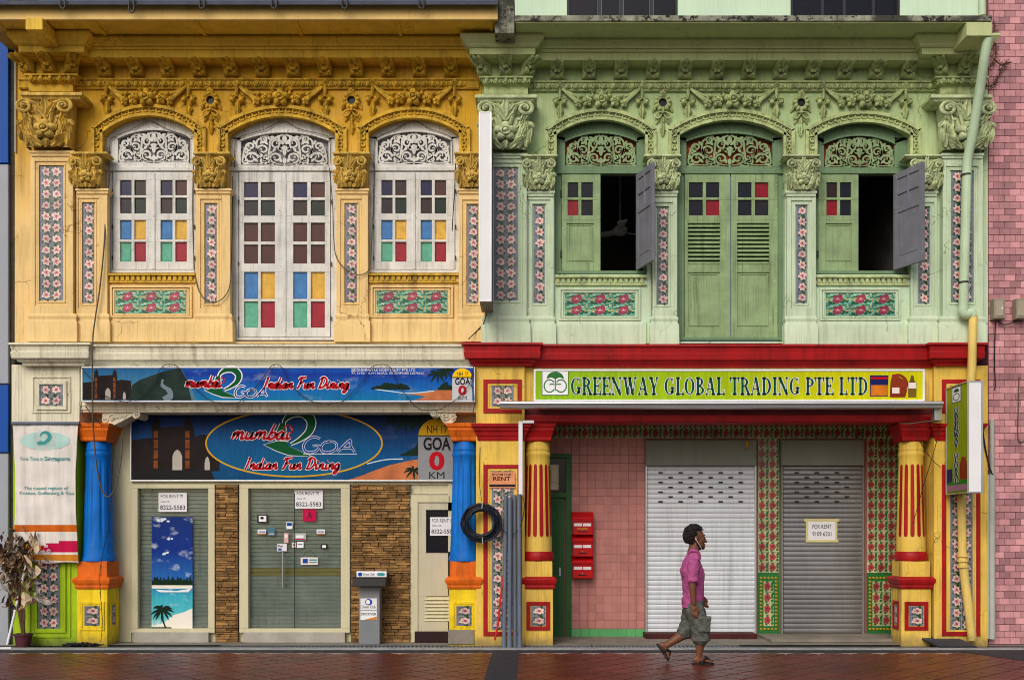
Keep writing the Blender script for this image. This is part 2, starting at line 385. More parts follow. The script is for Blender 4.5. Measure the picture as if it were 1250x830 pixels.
M['shutter_w'] = mat('pale_shutter_steel', srgb(206, 212, 218), .42, .14, 1.2, .5, srgb(120, 124, 128), metal=.25, bump=.03, spec=.5)
M['shutter_g'] = mat('brushed_shutter_steel', srgb(148, 148, 148), .33, .25, 1.2, .35, srgb(90, 90, 88), metal=.7, bump=.03)
M['shut_box'] = mat('grey_green_shutter_box', srgb(124, 130, 118), .55, .08, 2, .3)
M['black'] = mat('black_plastic', (.012, .012, .014), .45, .1)
M['wire'] = mat('cable_brown', srgb(92, 80, 62), .6, .2)
M['wireb'] = mat('cable_black', (.015, .015, .017), .55, .1)
M['hose'] = mat('dark_blue_hose', srgb(22, 28, 42), .4, .2)
M['pipe_grey'] = mat('grey_pvc', srgb(98, 110, 126), .45, .12, 4, .3)
M['pipe_mint'] = mat('mint_painted_pipe', srgb(190, 214, 180), .5, .1, 4, .3)
M['pipe_cream'] = mat('cream_painted_pipe', srgb(226, 198, 110), .5, .12, 4, .4, splash=(srgb(110, 96, 66), .2))
M['conduit'] = mat('pale_conduit', srgb(176, 180, 172), .5, .12, 4, .4)
M['white_p'] = mat('white_plastic', srgb(232, 234, 238), .4, .05, 3, bump=0)
M['paper'] = mat('white_paper', srgb(226, 226, 230), .8, .04, 3, bump=0)
M['ink'] = mat('black_ink', (.012, .012, .014), .7, 0, bump=0)
M['tape'] = mat('yellowed_tape', srgb(206, 198, 140), .5, .1)
M['letter_red'] = mat('red_enamel', srgb(186, 10, 18), .35, .1, 4, .25, bump=.05)
M['granite'] = mat('grey_marble_sill', srgb(172, 168, 158), .4, .22, 4, speck=.15)
M['kiosk'] = mat('grey_kiosk_metal', srgb(124, 130, 134), .45, .08, 3)
M['dgreen'] = mat('dark_green_door_paint', srgb(44, 100, 50), .45, .12, 3, .3)
M['skirt'] = mat('green_glazed_tile', srgb(92, 168, 106), .3, .14, 4, info=.1)
M['pinkt'] = mat('pink_glazed_tile', srgb(184, 126, 120), .36, .14, 3, .4, srgb(110, 66, 62), bump=.05, info=.12)
M['pinkg'] = mat('pink_grout', srgb(150, 102, 97), .9, .1)
M['pinkb'] = mat('pink_wall_tile', srgb(206, 150, 156), .5, .26, 2.4, .6, srgb(130, 78, 86), bump=.1, info=.4)
M['pinkbg'] = mat('mauve_grout', srgb(132, 76, 86), .9, .1)
M['stone'] = mat('brown_slate_cladding', srgb(154, 118, 70), .75, .4, 9, .4, srgb(70, 48, 24), bump=.6, bs=26, info=.5)
M['stoneg'] = mat('dark_stone_joint', srgb(62, 42, 22), .9, .2)
M['concrete'] = mat('stained_concrete', srgb(136, 130, 118), .85, .3, 3, speck=.2, bump=.3)
M['asphalt'] = mat('dark_asphalt', (.045, .048, .055), .8, .3, 5, speck=.5, bump=.5, bs=120)
M['granite_band'] = mat('dark_granite_band', (.04, .046, .058), .7, .3, 5, speck=.8, bump=.4, bs=120)
M['kerb'] = mat('pale_kerb', srgb(166, 168, 168), .8, .3, 5, speck=.2, bump=.3)
M['ptile'] = mat('red_clay_paver', srgb(98, 42, 30), .38, .4, 1.1, bump=.25, bs=70, info=.22, speck=.15, spec=.4)
M['pgrout'] = mat('paver_joint', srgb(176, 152, 134), .8, .3)
M['iron'] = mat('drain_iron', (.03, .032, .036), .5, .2)
M['bluepan'] = mat('blue_cladding_panel', srgb(0, 76, 166), .55, .06)
M['greypan'] = mat('grey_cladding_panel', srgb(158, 164, 174), .45, .08)
M['brick_edge'] = mat('crumbling_wall_edge', srgb(70, 66, 58), .9, .4, 9, bump=.6)
M['silt'] = mat('dead_foliage', srgb(92, 72, 50), .8, .3, 9)
# ---------------------------------------------------------------- glazed tiles (flat print on real tiles)
T = {k: mat('glaze_'+k, c, .28, .16, 14, .35, shade(c, .35), bump=.03, spec=.4, info=.26) for k, c in dict(blue=srgb(120, 126, 146), white=srgb(228, 202, 192), pink=srgb(200, 120, 132), green=srgb(44, 78, 40), rose=srgb(156, 48, 78),
     teal=srgb(116, 190, 164), dgreen=srgb(18, 88, 60), cream=srgb(192, 186, 146), wred=srgb(170, 80, 78), wdk=srgb(120, 30, 38), gold=srgb(206, 156, 28), pgreen=srgb(36, 110, 54), ivory=srgb(222, 222, 190)).items()}
def blob(cx, cz, L, Wd, a, n=6):                          # leaf outline polygon
    out = []
    for i in range(n+1): t = i/n; out.append((t*L, sin(pi*t)**.8*Wd/2))
    for i in range(n-1, 0, -1): t = i/n; out.append((t*L, -sin(pi*t)**.8*Wd/2))
    return [(cx+x*cos(a)-z*sin(a), cz+x*sin(a)+z*cos(a)) for x, z in out]
def tile_lily(rot=0.):
    m = MB(); m.cbox(-.49, .49, 0, .5, -.49, .49, .02)
    m.m = 3
    for a in (.5, 1.2, 2.3, 3.9, 5.0, 5.7): m.flat(blob(.06*cos(a)+.05, .06*sin(a), .56 if a in (1.2, 5.0) else .44, .24, a), -.012)
    m.flat(blob(.1, -.5, .34, .2, 1.9), -.013); m.flat(blob(.12, .5, .34, .2, -1.9), -.014)
    cx = .06
    rq = random.Random(int(rot*100)+7)
    for k in range(6):
        m.m = 1; a = pi/6+k*pi/3+rot+rq.uniform(-.18, .18); L_ = rq.uniform(.36, .50); m.flat(blob(cx, .02, L_, rq.uniform(.22, .32), a), -.018-.001*k)
        m.m = 2; m.flat(blob(cx, .02, L_*rq.uniform(.4, .8), .10, a+rq.uniform(-.2, .2)), -.026-.0005*k)
    m.m = 4; m.flat([(cx+.08*cos(i*pi/4), .02+.08*sin(i*pi/4)) for i in range(8)], -.032)
    return m.mesh('lily_tile', [T['blue'], T['white'], T['pink'], T['green'], T['rose']])
def tile_peony():                                         # 2:1 tile, big flower and curling leaves
    m = MB(); m.cbox(-.495, .495, 0, .5, -.49, .49, .015); m.m = 1; rnd = random.Random(3)
    for k in range(70):
        x, z = rnd.uniform(-.47, .47), rnd.uniform(-.42, .42); a = rnd.uniform(0, 6.28); m.m = (1, 1, 1, 2, 1, 4)[k % 6]
        q = blob(x, z, .18, .1 if m.m == 1 else .07, a); q = [(max(-.49, min(.49, u)), max(-.48, min(.48, w))) for u, w in q]
        m.flat(q, -.006-.0002*k)
    m.m = 3
    m.flat([(.02+(.21+.025*cos(7*i*pi/10))*cos(i*pi/10)+.07*sin(i*pi/10), (.40+.04*cos(5*i*pi/10))*sin(i*pi/10)) for i in range(20)], -.024)
    m.m = 5
    for k in range(5): m.flat(blob(.02, 0, .17, .07, k*1.256+.4), -.026-.0005*k)
    m.m = 2; m.flat([(.02+.03*cos(i), .06*sin(i)) for i in range(6)], -.032)
    return m.mesh('peony_tile', [T['teal'], T['dgreen'], T['ivory'], T['rose'], T['gold'], T['pink']])
def tile_rose():
    m = MB(); m.cbox(-.49, .49, 0, .5, -.49, .49, .02); m.m = 1
    for a, x, z in ((.4, .18, -.3), (1.2, .3, -.1), (2.2, .42, .1), (.9, .3, .25), (2.6, -.1, -.4), (4.4, .4, -.1), (3.6, .0, .48)): m.flat(blob(x, z, .3, .22, a), -.012-.001*z)
    m.m = 2; m.flat([(-.12+(.33+.05*cos(5*i*pi/8))*cos(i*pi/8), .04+(.33+.05*cos(5*i*pi/8))*sin(i*pi/8)) for i in range(16)], -.018)
    m.m = 3
    for k in range(5): m.flat(blob(-.12, .04, .27, .08, k*1.256+.2), -.022-.0006*k)
    return m.mesh('rose_tile', [T['cream'], T['pgreen'], T['wred'], T['wdk']])
LILY = [tile_lily(r) for r in (0., .35, -.3, .55)]
TILE = dict(lily=LILY[0], peony=tile_peony(), rose=tile_rose())
def tiles(parent, kind, a, b, c, d, nc, nr, y, name='tile', flipx=None):
    x0, x1, z1, z0 = X(a, y), X(c, y), Z(b, y), Z(d, y); w, h = (x1-x0)/nc, (z1-z0)/nr
    for i in range(nc):
        for j in range(nr):
            sx = -w if (flipx and i in flipx) else w
            link(name, LILY[(i*5+j*3+int(a)) % 4] if kind == 'lily' else TILE[kind], parent, (x0+(i+.5)*w, y, z0+(j+.5)*h), None, (sx, min(w, h)*.8, h))

# ---------------------------------------------------------------- carved ornaments, drawn in photo pixels and scaled
def orn_capital():                                        # 36 x 44
    m = MB(); m.at((0, 0, 0), U)
    b = m.V([(-14,-4,0),(14,-4,0),(14,3,0),(-14,3,0),(-16,-7,37),(16,-7,37),(16,3,37),(-16,3,37)])
    for q in ((0,1,5,4),(1,2,6,5),(3,0,4,7)): m.Fc(*[b+i for i in q])
    y = -5
    for sg in (-1, 1):
        m.spiral((sg*12.5, 30.5), 5.6, 1.6, pi/2+sg*.2, -sg, 1.5, y-2.5)
        m.tube([(sg*12.5+sg*.5, y-2.5, 36), (sg*7, y-2.5, 33.5), (sg*4.5, y-2, 26), (sg*3, y-1.5, 19), (sg*1.5, y, 12)], [1.4, 1.5, 1.4, 1.1, .8], 6)
        m.leaf((sg*3, 0), pi/2-sg*.75, 15, 7, 2.4, 1.5, y=y); m.leaf((sg*8, 0), pi/2-sg*.18, 20, 6.5, 2.2, 2., y=y)
        m.leaf((sg*13, 1), pi/2-sg*.05, 22, 5, 1.8, 1.2, y=y); m.leaf((sg*6, 16), pi/2-sg*.6, 12, 5, 1.6, 1., y=y)
        m.leaf((sg*15, 21), -pi/2+sg*.6, 6, 4, 1.5, 1, y=y-1); m.leaf((sg*5, 9), sg*.2+(0 if sg > 0 else pi), 9, 5, 1.6, .5, y=y)
    for sg in (-1, 1):
        for x0, z0, a, L in ((10, 8, .35, 11), (14, 12, -.1, 10), (7, 26, .9, 9), (3, 26, .2, 12), (11, 20, .5, 9), (15.5, 4, .1, 12), (5, 3, .9, 10)): m.leaf((sg*x0, z0), pi/2-sg*a, L, 3.6, 2.6, 1.2, y=y-.6)
        m.tube(smoothpath([(sg*9, y-1, 2), (sg*10.5, y-2, 12), (sg*9, y-2, 20), (sg*11, y-2.5, 26)], 3), .8, 5); m.ell((sg*8.5, y-2.2, 22), 1.5, 6, 5)
    m.rose((0, 13), 7.2, y-1)
    for a in (pi/2, pi/2+.55, pi/2-.55): m.leaf((0, 22), a, 20 if a == pi/2 else 13, 6.5, 2.2, 3.2, y=y-.5)
    m.leaf((0, 0), pi/2, 8, 5, 2, 1, y=y)
    return m
def orn_bracket():                                        # modillion 17 wide x 26 high, projecting 24
    m = MB(); m.at((0, 0, 0), U)
    prof = [(0, 0), (-3.5, .5), (-6, 3), (-7, 8), (-8.5, 12), (-13, 16), (-19, 19), (-22.5, 22), (-23, 25.5), (0, 25.5)]
    n = len(prof); w = 7.6; b = m.V([(-w, p[0], p[1]) for p in prof]+[(w, p[0], p[1]) for p in prof])
    for i in range(n-1): m.Fc(b+i, b+n+i, b+n+i+1, b+i+1)
    m.Fc(*range(b, b+n)); m.Fc(*range(b+2*n-1, b+n-1, -1))
    def fy(z):
        for (y0, z0), (y1, z1) in zip(prof[:-1], prof[1:]):
            if z0 <= z <= z1 and z1 > z0: return y0+(y1-y0)*(z-z0)/(z1-z0)
        return prof[-2][0]
    def leafon(p, a, L, Wd, bl=1.5):
        k = len(m.v); m.at((0, 0, 0), 1).leaf(p, a, L, Wd, bl, 0, 6)
        for i in range(k, len(m.v)):
            x, y, z = m.v[i]; m.v[i] = (x*U, (y+fy(max(0.1, min(25, z)))-.4)*U, z*U)
        m.at((0, 0, 0), U)
    for sg in (-1, 1):
        leafon((sg*1, 11), pi/2-sg*.5, 12, 5, 3.2); leafon((sg*2, 1), pi/2-sg*.35, 12, 5, 3.2); leafon((sg*5.5, 1), pi/2+sg*.05, 11, 4, 2.6); leafon((sg*5, 14), pi/2-sg*.1, 11, 4.5, 3)
        m.tube([(sg*2, fy(2)-.5, 1), (sg*3.5, fy(5)-1, 5), (sg*1.2, fy(9)-1, 9.5)], [.6, .9, .5], 5)
    leafon((0, 16), pi/2, 11, 5, 4); leafon((0, 0), pi/2, 8, 4)
    m.rose((0, 12.5), 4.4, fy(12.5)-2)
    return m
def orn_garland(wd=96):                                   # swag 96 wide between two knots, hanging about 24
    m = MB(); m.at((0, 0, 0), U); h = wd/2
    for sg in (-1, 1):
        m.rose((sg*h, 0), 4.2, -1)
        m.tube(smoothpath([(sg*h, -1, 0), (sg*(h-7), -2.4, -8), (sg*(h-15), -2.4, -14), (sg*(h-21), -1.6, -19)], 3), [1, 1.4, 1.8, 2.1, 2.3, 2.5, 2.6, 2.7, 2.7, 2.6], 6, flat=.6)
        m.tube(smoothpath([(sg*(h-1), -1, -2), (sg*(h-12), -2.2, -9), (sg*(h-20), -2.4, -13)], 3), [.8, 1, 1.2, 1.4, 1.6, 1.6, 1.2], 5)
        m.tube([(sg*h, -1.2, -2), (sg*h, -1.8, -9), (sg*h, -1.6, -15)], [1.6, 1.9, 1.3], 6)
        for a in (.5, -.5): m.leaf((sg*h, -12), -pi/2+a*1.6, 9, 5, 2, .8); m.ell((sg*h+a*10, -2.4, -19), (2.9, 2.4, 2.9))
        m.leaf((sg*h-4, -14), pi+.3, 5, 4, 1.6); m.leaf((sg*h+4, -14), -.3, 5, 4, 1.6)
        m.leaf((sg*h, -19), -pi/2, 18, 8, 2.6, .6); m.leaf((sg*h, -17), -pi/2+.8, 8, 4, 1.6); m.leaf((sg*h, -17), -pi/2-.8, 8, 4, 1.6)
        m.rose((sg*16, -18), 6, -1.5); m.rose((sg*27, -20), 4.6, -1.2)
        for a, L in ((1.2, 9), (.3, 8), (-.7, 8), (2.2, 7)): m.leaf((sg*21, -17), a if sg > 0 else pi-a, L, 4.5, 1.8, .6)
        m.ell((sg*10, -2.4, -12), 2.5); m.ell((sg*24, -2.4, -12.5), 2.2); m.leaf((sg*8, -9), pi/2-sg*.7, 7, 4, 1.6); m.leaf((sg*10, -24), -pi/2+sg*.9, 8, 4.5, 1.8)
    m.rose((0, -17), 9.2, -2); m.leaf((-3, -9), pi/2+.4, 7, 4, 1.5); m.leaf((4, -9), pi/2-.5, 7, 4, 1.5)
    return m
def orn_vent():
    m = MB(); m.at((0, 0, 0), U)
    for k in range(11):
        a = 2*pi*k/11+.2; m.ell((cos(a)*7, -1.6, sin(a)*7.6), (3, 2.2, 2.4), 7, 5, (0, -a, 0))
    m.tube([(cos(i*pi/8)*5.4, -2, sin(i*pi/8)*5.6) for i in range(17)], 1.1, 6)
    m.rose((0, 9.5), 3.8, -2)
    for sg in (-1, 1):
        m.tube(smoothpath([(0, -1.5, -10), (sg*5, -2.2, -11), (sg*8.5, -2, -15), (sg*5, -2, -17.5), (sg*.5, -1.6, -12)], 3), .9, 5)
        m.leaf((sg*1, -12), -pi/2+sg*.55, 13, 4, 1.4); m.leaf((sg*7, -2), -pi/2+sg*.5, 9, 4, 1.6)
    m.ell((0, -2.4, -11), 2); m.leaf((0, -14), -pi/2, 12, 4.5, 1.6); m.leaf((0, -22), -pi/2, 15, 6, 2.2)
    return m
ORN = {}
for k, fn in (('capital', orn_capital), ('bracket', orn_bracket), ('garland', orn_garland), ('vent', orn_vent)):
    mb = fn()
    for c in 'yg': ORN[k+c] = mb.mesh(k, M[c+('_cap' if k == 'capital' else '_orn')], 50)
def arc_pts(xl, xr, ys, ya, n=20):                        # segmental arch in photo pixels
    h = ys-ya; c = (xr-xl)/2; R = (c*c+h*h)/(2*h); cx = (xl+xr)/2; cy = ya+R; t = math.asin(min(1, c/R))
    return [(cx+R*sin(-t+2*t*i/n), cy-R*cos(-t+2*t*i/n)) for i in range(n+1)]
def fret_mesh(hw, hc, ha, m_, seed=1):                    # arabesque grille: half width, corner height, apex height in pixels
    m = MB(); m.at((0, 0, 0), U)
    top = lambda x: hc+(ha-hc)*(1-(abs(x)/hw)**2)
    sx, sz = hw/44, ha/41
    def R(pts, w): m.ribbon(pts, w, -.9, .9)
    def spir(cx, cz, r, turns, a0, sg, w=2.4):
        p = []; ws = []
        for i in range(19):
            t = i/18; a = a0+sg*turns*2*pi*t; rr = r*(1-.72*t); p.append(((cx+rr*cos(a))*sx, (cz+rr*sin(a))*sz)); ws.append(w*(1-.2*t))
        R(p, ws); q = p[-1]; m.prism([(q[0]+1.7*cos(k*pi/4), q[1]+1.7*sin(k*pi/4)) for k in range(8)], -.9, .9)
    def lf(x, z, a, L=8, w=4.2):
        q = blob(x*sx, z*sz, L*.95, w, a, 5)
        if all(0 <= p[1] <= top(p[0])+1.5 and abs(p[0]) <= hw+1 for p in q): m.prism(q, -.85, .85)
    for s in (-1, 1):
        A = lambda a: a if s > 0 else pi-a
        spir(s*8.5, 10, 7, 1.25, A(-pi/2), s); spir(s*8, 26.5, 6.6, 1.2, A(pi), -s); spir(s*22, 20, 7, 1.25, A(-pi/2), s)
        spir(s*34, 9.5, 7.4, 1.25, A(pi), -s); spir(s*34.5, 24, 5.4, 1.2, A(-pi/2), s); spir(s*22, 33, 4.4, 1.1, A(-pi/2), -s); spir(s*20, 6, 4.6, 1.1, A(pi/2), -s)
        R([(s*p[0]*sx, p[1]*sz) for p in smoothpath([(1, 1), (13, 3), (16, 12), (15, 22), (14, 31), (6, 36), (1, 39)], 5)], 2.3)
        R([(s*p[0]*sx, p[1]*sz) for p in smoothpath([(13, 2.5), (24, 11), (28, 20), (28, 30), (25, 34)], 5)], 2.1)
        R([(s*p[0]*sx, p[1]*sz) for p in smoothpath([(20, 2), (31, 1.6), (41.5, 3), (42, 12), (40, 22)], 5)], 2.0)
        for x, z, a in ((3, 17, 1.1), (12, 17, 2.2), (12, 18, -.6), (5, 32, 1.2), (17, 26, .9), (28, 14, .4), (27, 5, .8), (29, 26, 1.), (40, 15, 2.3), (41, 4, 2.4), (16, 37, 0.2), (10, 36, -.2),
                        (38, 18, .9), (25, 27, 2.4), (2, 20, .4), (3, 4, 1.2), (16, 8, .5), (36, 3, .2), (41, 9, 1.5), (18, 14, -.9), (31, 17, -.5), (2, 27, .6), (13, 32, .6), (20, 38.5, -.5), (35, 29, -.8)):
            lf(s*x, z, A(a), 7, 3.4)
    lf(0, 12, pi/2, 12, 5); lf(0, 28, pi/2, 11, 6); lf(0, 2, pi/2, 9, 5); m.prism([(4*cos(k*pi/4), 22*sz+3*sin(k*pi/4)) for k in range(8)], -.9, .9)
    R([(-hw, .6), (hw, .6)], 1.6); return m.mesh('fretwork', m_)
# ---------------------------------------------------------------- upper floors
def arch_wall(m, a, b, opens, top, bottom, yf=0., yb=.3):
    """wall from px a to b with arched openings (xl, xr, corner, apex, sill)"""
    x = a
    for xl, xr, ys, ya, sill in opens:
        m.pbox(x, top, xl, bottom, yf, yb)
        pts = arc_pts(xl, xr, ys, ya, 16)
        for p, q in zip(pts[:-1], pts[1:]):
            m.prism([(X(p[0]), Z(p[1])), (X(q[0]), Z(q[1])), (X(q[0]), Z(top)), (X(p[0]), Z(top))], yf, yb)
        if sill < bottom-1: m.pbox(xl, sill, xr, bottom, yf, yb)
        x = xr
    m.pbox(x, top, b, bottom, yf, yb)
def arch_band(m, path, inset, yf, yb):                    # band of px width along path, inside it
    n = len(path); cx = sum(p[0] for p in path)/n; out = []
    for i in range(n):
        p, q = path[max(i-1, 0)], path[min(i+1, n-1)]; dx, dy = q[0]-p[0], q[1]-p[1]; h = math.hypot(dx, dy)
        out.append((path[i][0]-dy/h*inset, path[i][1]+dx/h*inset))
    for i in range(n-1):
        a, b, c, d = path[i], path[i+1], out[i+1], out[i]
        m.prism([(X(p[0], yf), Z(p[1], yf)) for p in (d, c, b, a)], yf, yb)
    return out
def arch_moulding(house, xl, xr, ys, ya, bot, mt, yf=-.05):
    path = [(xl, bot), (xl, (bot+ys)/2), (xl, ys+1)]+arc_pts(xl, xr, ys, ya, 18)+[(xr, ys+1), (xr, (bot+ys)/2), (xr, bot)]
    m = MB(); i1 = arch_band(m, path, 4, yf, .02); i2 = arch_band(m, i1, 6.5, yf+.038, .02); arch_band(m, i2, 3.5, yf+.008, .02)
    # bead-and-reel loops in the hollow of the moulding
    mid = []
    for p, q in zip(i1, i2): mid.append(((p[0]+q[0])/2, (p[1]+q[1])/2))
    L = [0]
    for p, q in zip(mid[:-1], mid[1:]): L.append(L[-1]+math.hypot(q[0]-p[0], q[1]-p[1]))
    k = int(L[-1]/8.2)
    for j in range(k):
        t = (j+.5)*L[-1]/k; i = max(i for i in range(len(L)-1) if L[i] <= t); u = (t-L[i])/(L[i+1]-L[i])
        p, q = mid[i], mid[i+1]; cx, cy = p[0]+(q[0]-p[0])*u, p[1]+(q[1]-p[1])*u; a = math.atan2(-(q[1]-p[1]), q[0]-p[0])
        m.at(P(cx, cy, yf+.034), U)
        loop = [(2.9*cos(w)*1.05, 2.5*sin(w)) for w in [pi*.15+i*pi*1.7/8 for i in range(9)]]
        m.tube([(x*cos(a)-z*sin(a), -.9, x*sin(a)+z*cos(a)) for x, z in loop], 1.05, 5)
    m.at()
    return m.build('arch_moulding', mt, house, 45)
def egg_dart(m, a, b, t, d, y, step=11.5):
    n = max(1, int((b-a)/step)); w = (b-a)/n; h = d-t; c = (t+d)/2
    for i in range(n):
        m.at(P(a+(i+.5)*w, c+.5, y), U)
        m.ell((0, -1.2, 0), (3.0, 3.2, h*.44), 8, 6)
        m.tube([(4.4*cos(q), -.7, 1.5+h*.55*sin(q)) for q in [pi+k*pi/6 for k in range(7)]], 1.0, 5)
        m.ell((w/2, -.6, 0), (.9, 1.3, h*.42), 5, 5)
    m.at()
def pilaster(house, c, a, d, mt, capm, ty0=248, ty1=370, tx=None, cols=1, rows=9, wide=False, dy=0, flip=None):
    """c centre px of the tile strip, a..d shaft extents"""
    yf = -.12 if wide else -.065; m = MB(); top = 188+dy if wide else 234+dy
    tx0, tx1 = tx
    # shaft with sunk panel
    g = 6
    m.pbox(a, top, tx0-g, 384+dy, yf, .02); m.pbox(tx1+g, top, d, 384+dy, yf, .02)
    m.pbox(tx0-g, top, tx1+g, ty0-g, yf, .02); m.pbox(tx0-g, ty1+g, tx1+g, 384+dy, yf, .02)
    m.frame(tx0-g, ty0-g, tx1+g, ty1+g, 3.2, yf+.018, .02); m.frame(tx0-2.8, ty0-2.8, tx1+2.8, ty1+2.8, 1.8, yf+.008, .021)
    m.pbox(tx0-2, ty0-2, tx1+2, ty1+2, yf+.034, .022)
    sh = m.build('pilaster', mt, house, bevel=.004)
    tiles(sh, 'lily', tx0, ty0, tx1, ty1, cols, rows, yf+.03, flipx=flip)
    e = 3 if not wide else 5
    b = MB(); b.mould([(383+dy, yf), (384.5+dy, yf-.02), (387+dy, yf-.022), (388.5+dy, yf-.012), (391+dy, yf-.014), (393+dy, yf-.03), (417+dy, yf-.034)], a-e, d+e)
    b.build('pilaster_base', mt, sh, 40, bevel=.003)
    n = MB(); n.mould([(top-4, yf-.03), (top-1.5, yf-.034), (top, yf-.02), (top+2.5, yf-.018), (top+3.5, yf+.002)], a-1.5, d+1.5)
    n.build('necking', mt, sh, 40)
    return sh, yf
def capital(parent, c, bot, key, wide, mt, yf):
    if wide: s = (1.86, 2.1, 1.5); hgt = 44*1.5
    else: s = (1.12, 1.35, .97); hgt = 44*.97
    cp = link('capital', ORN['capital'+key], parent, P(c, bot, yf+.02), None, s)
    m = MB(); t = bot-hgt+6*s[2]*.6; w = 22*s[0]
    yo = yf-.1*(1.9 if wide else 1.)
    m.mould([(t-6.5*s[2], yo-.02), (t-5.5*s[2], yo-.028), (t-3.8*s[2], yo-.022), (t-3*s[2], yo), (t-1.2*s[2], yo+.01), (t, yo+.03)], c-w*.93, c+w*.93)
    ab = m.build('abacus', M[('y' if key == 'y' else 'g')+'_cap'], parent, 40, bevel=.003)
def pane_grid(m, panes_m, x0, y0, x1, y1, xs, ys, yf, th):
    """board x0..x1,y0..y1 with rectangular holes; returns the hole rectangles"""
    y = y0
    for (a, b) in ys:
        m.pcbox(x0, y, x1, a, yf, yf+th, .003)
        x = x0
        for (c, d) in xs: m.pcbox(x, a, c, b, yf, yf+th, .003); x = d
        m.pcbox(x, a, x1, b, yf, yf+th, .003); y = b
    m.pcbox(x0, y, x1, y1, yf, yf+th, .003)
    return [[(c, a, d, b) for (c, d) in xs] for (a, b) in ys]
PC = {k: mat('pane_'+k, c, r, .22, 12, bump=.08, bs=90, spec=.25, speck=.12) for k, c, r in (('navy', srgb(18, 20, 70), .2), ('brown', srgb(74, 34, 24), .3), ('dbrown', srgb(48, 28, 28), .25), ('slate', srgb(34, 32, 38), .2),
      ('bottle', srgb(14, 38, 30), .2), ('blue', srgb(58, 124, 186), .35), ('yellow', srgb(224, 176, 64), .35), ('teal', srgb(92, 176, 146), .35), ('crimson', srgb(158, 18, 44), .3), ('black', srgb(20, 22, 32), .12), ('redg', srgb(140, 10, 32), .25))}
def window_head(m, xl, xr, ys, ya, fl, fr, grille_b, fs, fa, yf, yb):
    """solid arched head between the wall arch and the fretwork opening"""
    o = arc_pts(xl-3, xr+3, ys+2, ya-3, 20); i = arc_pts(fl, fr, fs, fa, 20)
    for k in range(20):
        m.prism([(X(p[0], yf), Z(p[1], yf)) for p in (i[k], i[k+1], o[k+1], o[k])], yf, yb)
    m.pbox(xl-3, ys+2, fl, grille_b, yf, yb); m.pbox(fr, ys+2, xr+3, grille_b, yf, yb)
    # the head board at the corners, between spring line and fret corner
    for s, (e, q) in ((0, (xl-3, fl)), (1, (fr, xr+3))): pass
    m2 = arc_pts(fl-2.5, fr+2.5, fs-.5, fa-2.5, 20)
    for k in range(20):
        m.prism([(X(p[0], yf-.02), Z(p[1], yf-.02)) for p in (i[k], i[k+1], m2[k+1], m2[k])], yf-.02, yf)
def upper_window(house, op, fr, gr, key, leaves, bottom, transom, mw, mf, backm, label=None):
    xl, xr, ys, ya, sill = op; yw = .1
    m = MB(); fl, fw = fr
    window_head(m, xl, xr, ys, ya, gr[0], gr[1], gr[3], gr[2]+10, gr[2], yw, yw+.07)
    m.pbox(xl-3, gr[3], xr+3, transom, yw-.005, yw+.07); m.pbox(xl, transom-5.5, xr, transom-1, yw-.03, yw)
    m.pbox(xl-3, transom, fl, bottom, yw, yw+.07); m.pbox(fw, transom, xr+3, bottom, yw, yw+.07)
    m.pbox(xl-2, bottom-3.5, xr+2, bottom, yw-.03, yw+.07)
    wd = m.build('window', mf, house, bevel=.003)
    if label: wd['label'] = label
    cx = (gr[0]+gr[1])/2
    link('fretwork', fret_mesh((gr[1]-gr[0])/2, gr[3]-gr[2]-10, gr[3]-gr[2], mw), wd, P(cx, gr[3], yw+.02))
    MB().pbox(gr[0]-3, gr[2]-3, gr[1]+3, gr[3]+2, yw+.072, yw+.08).build('backing_board', backm, wd)
    return wd, yw
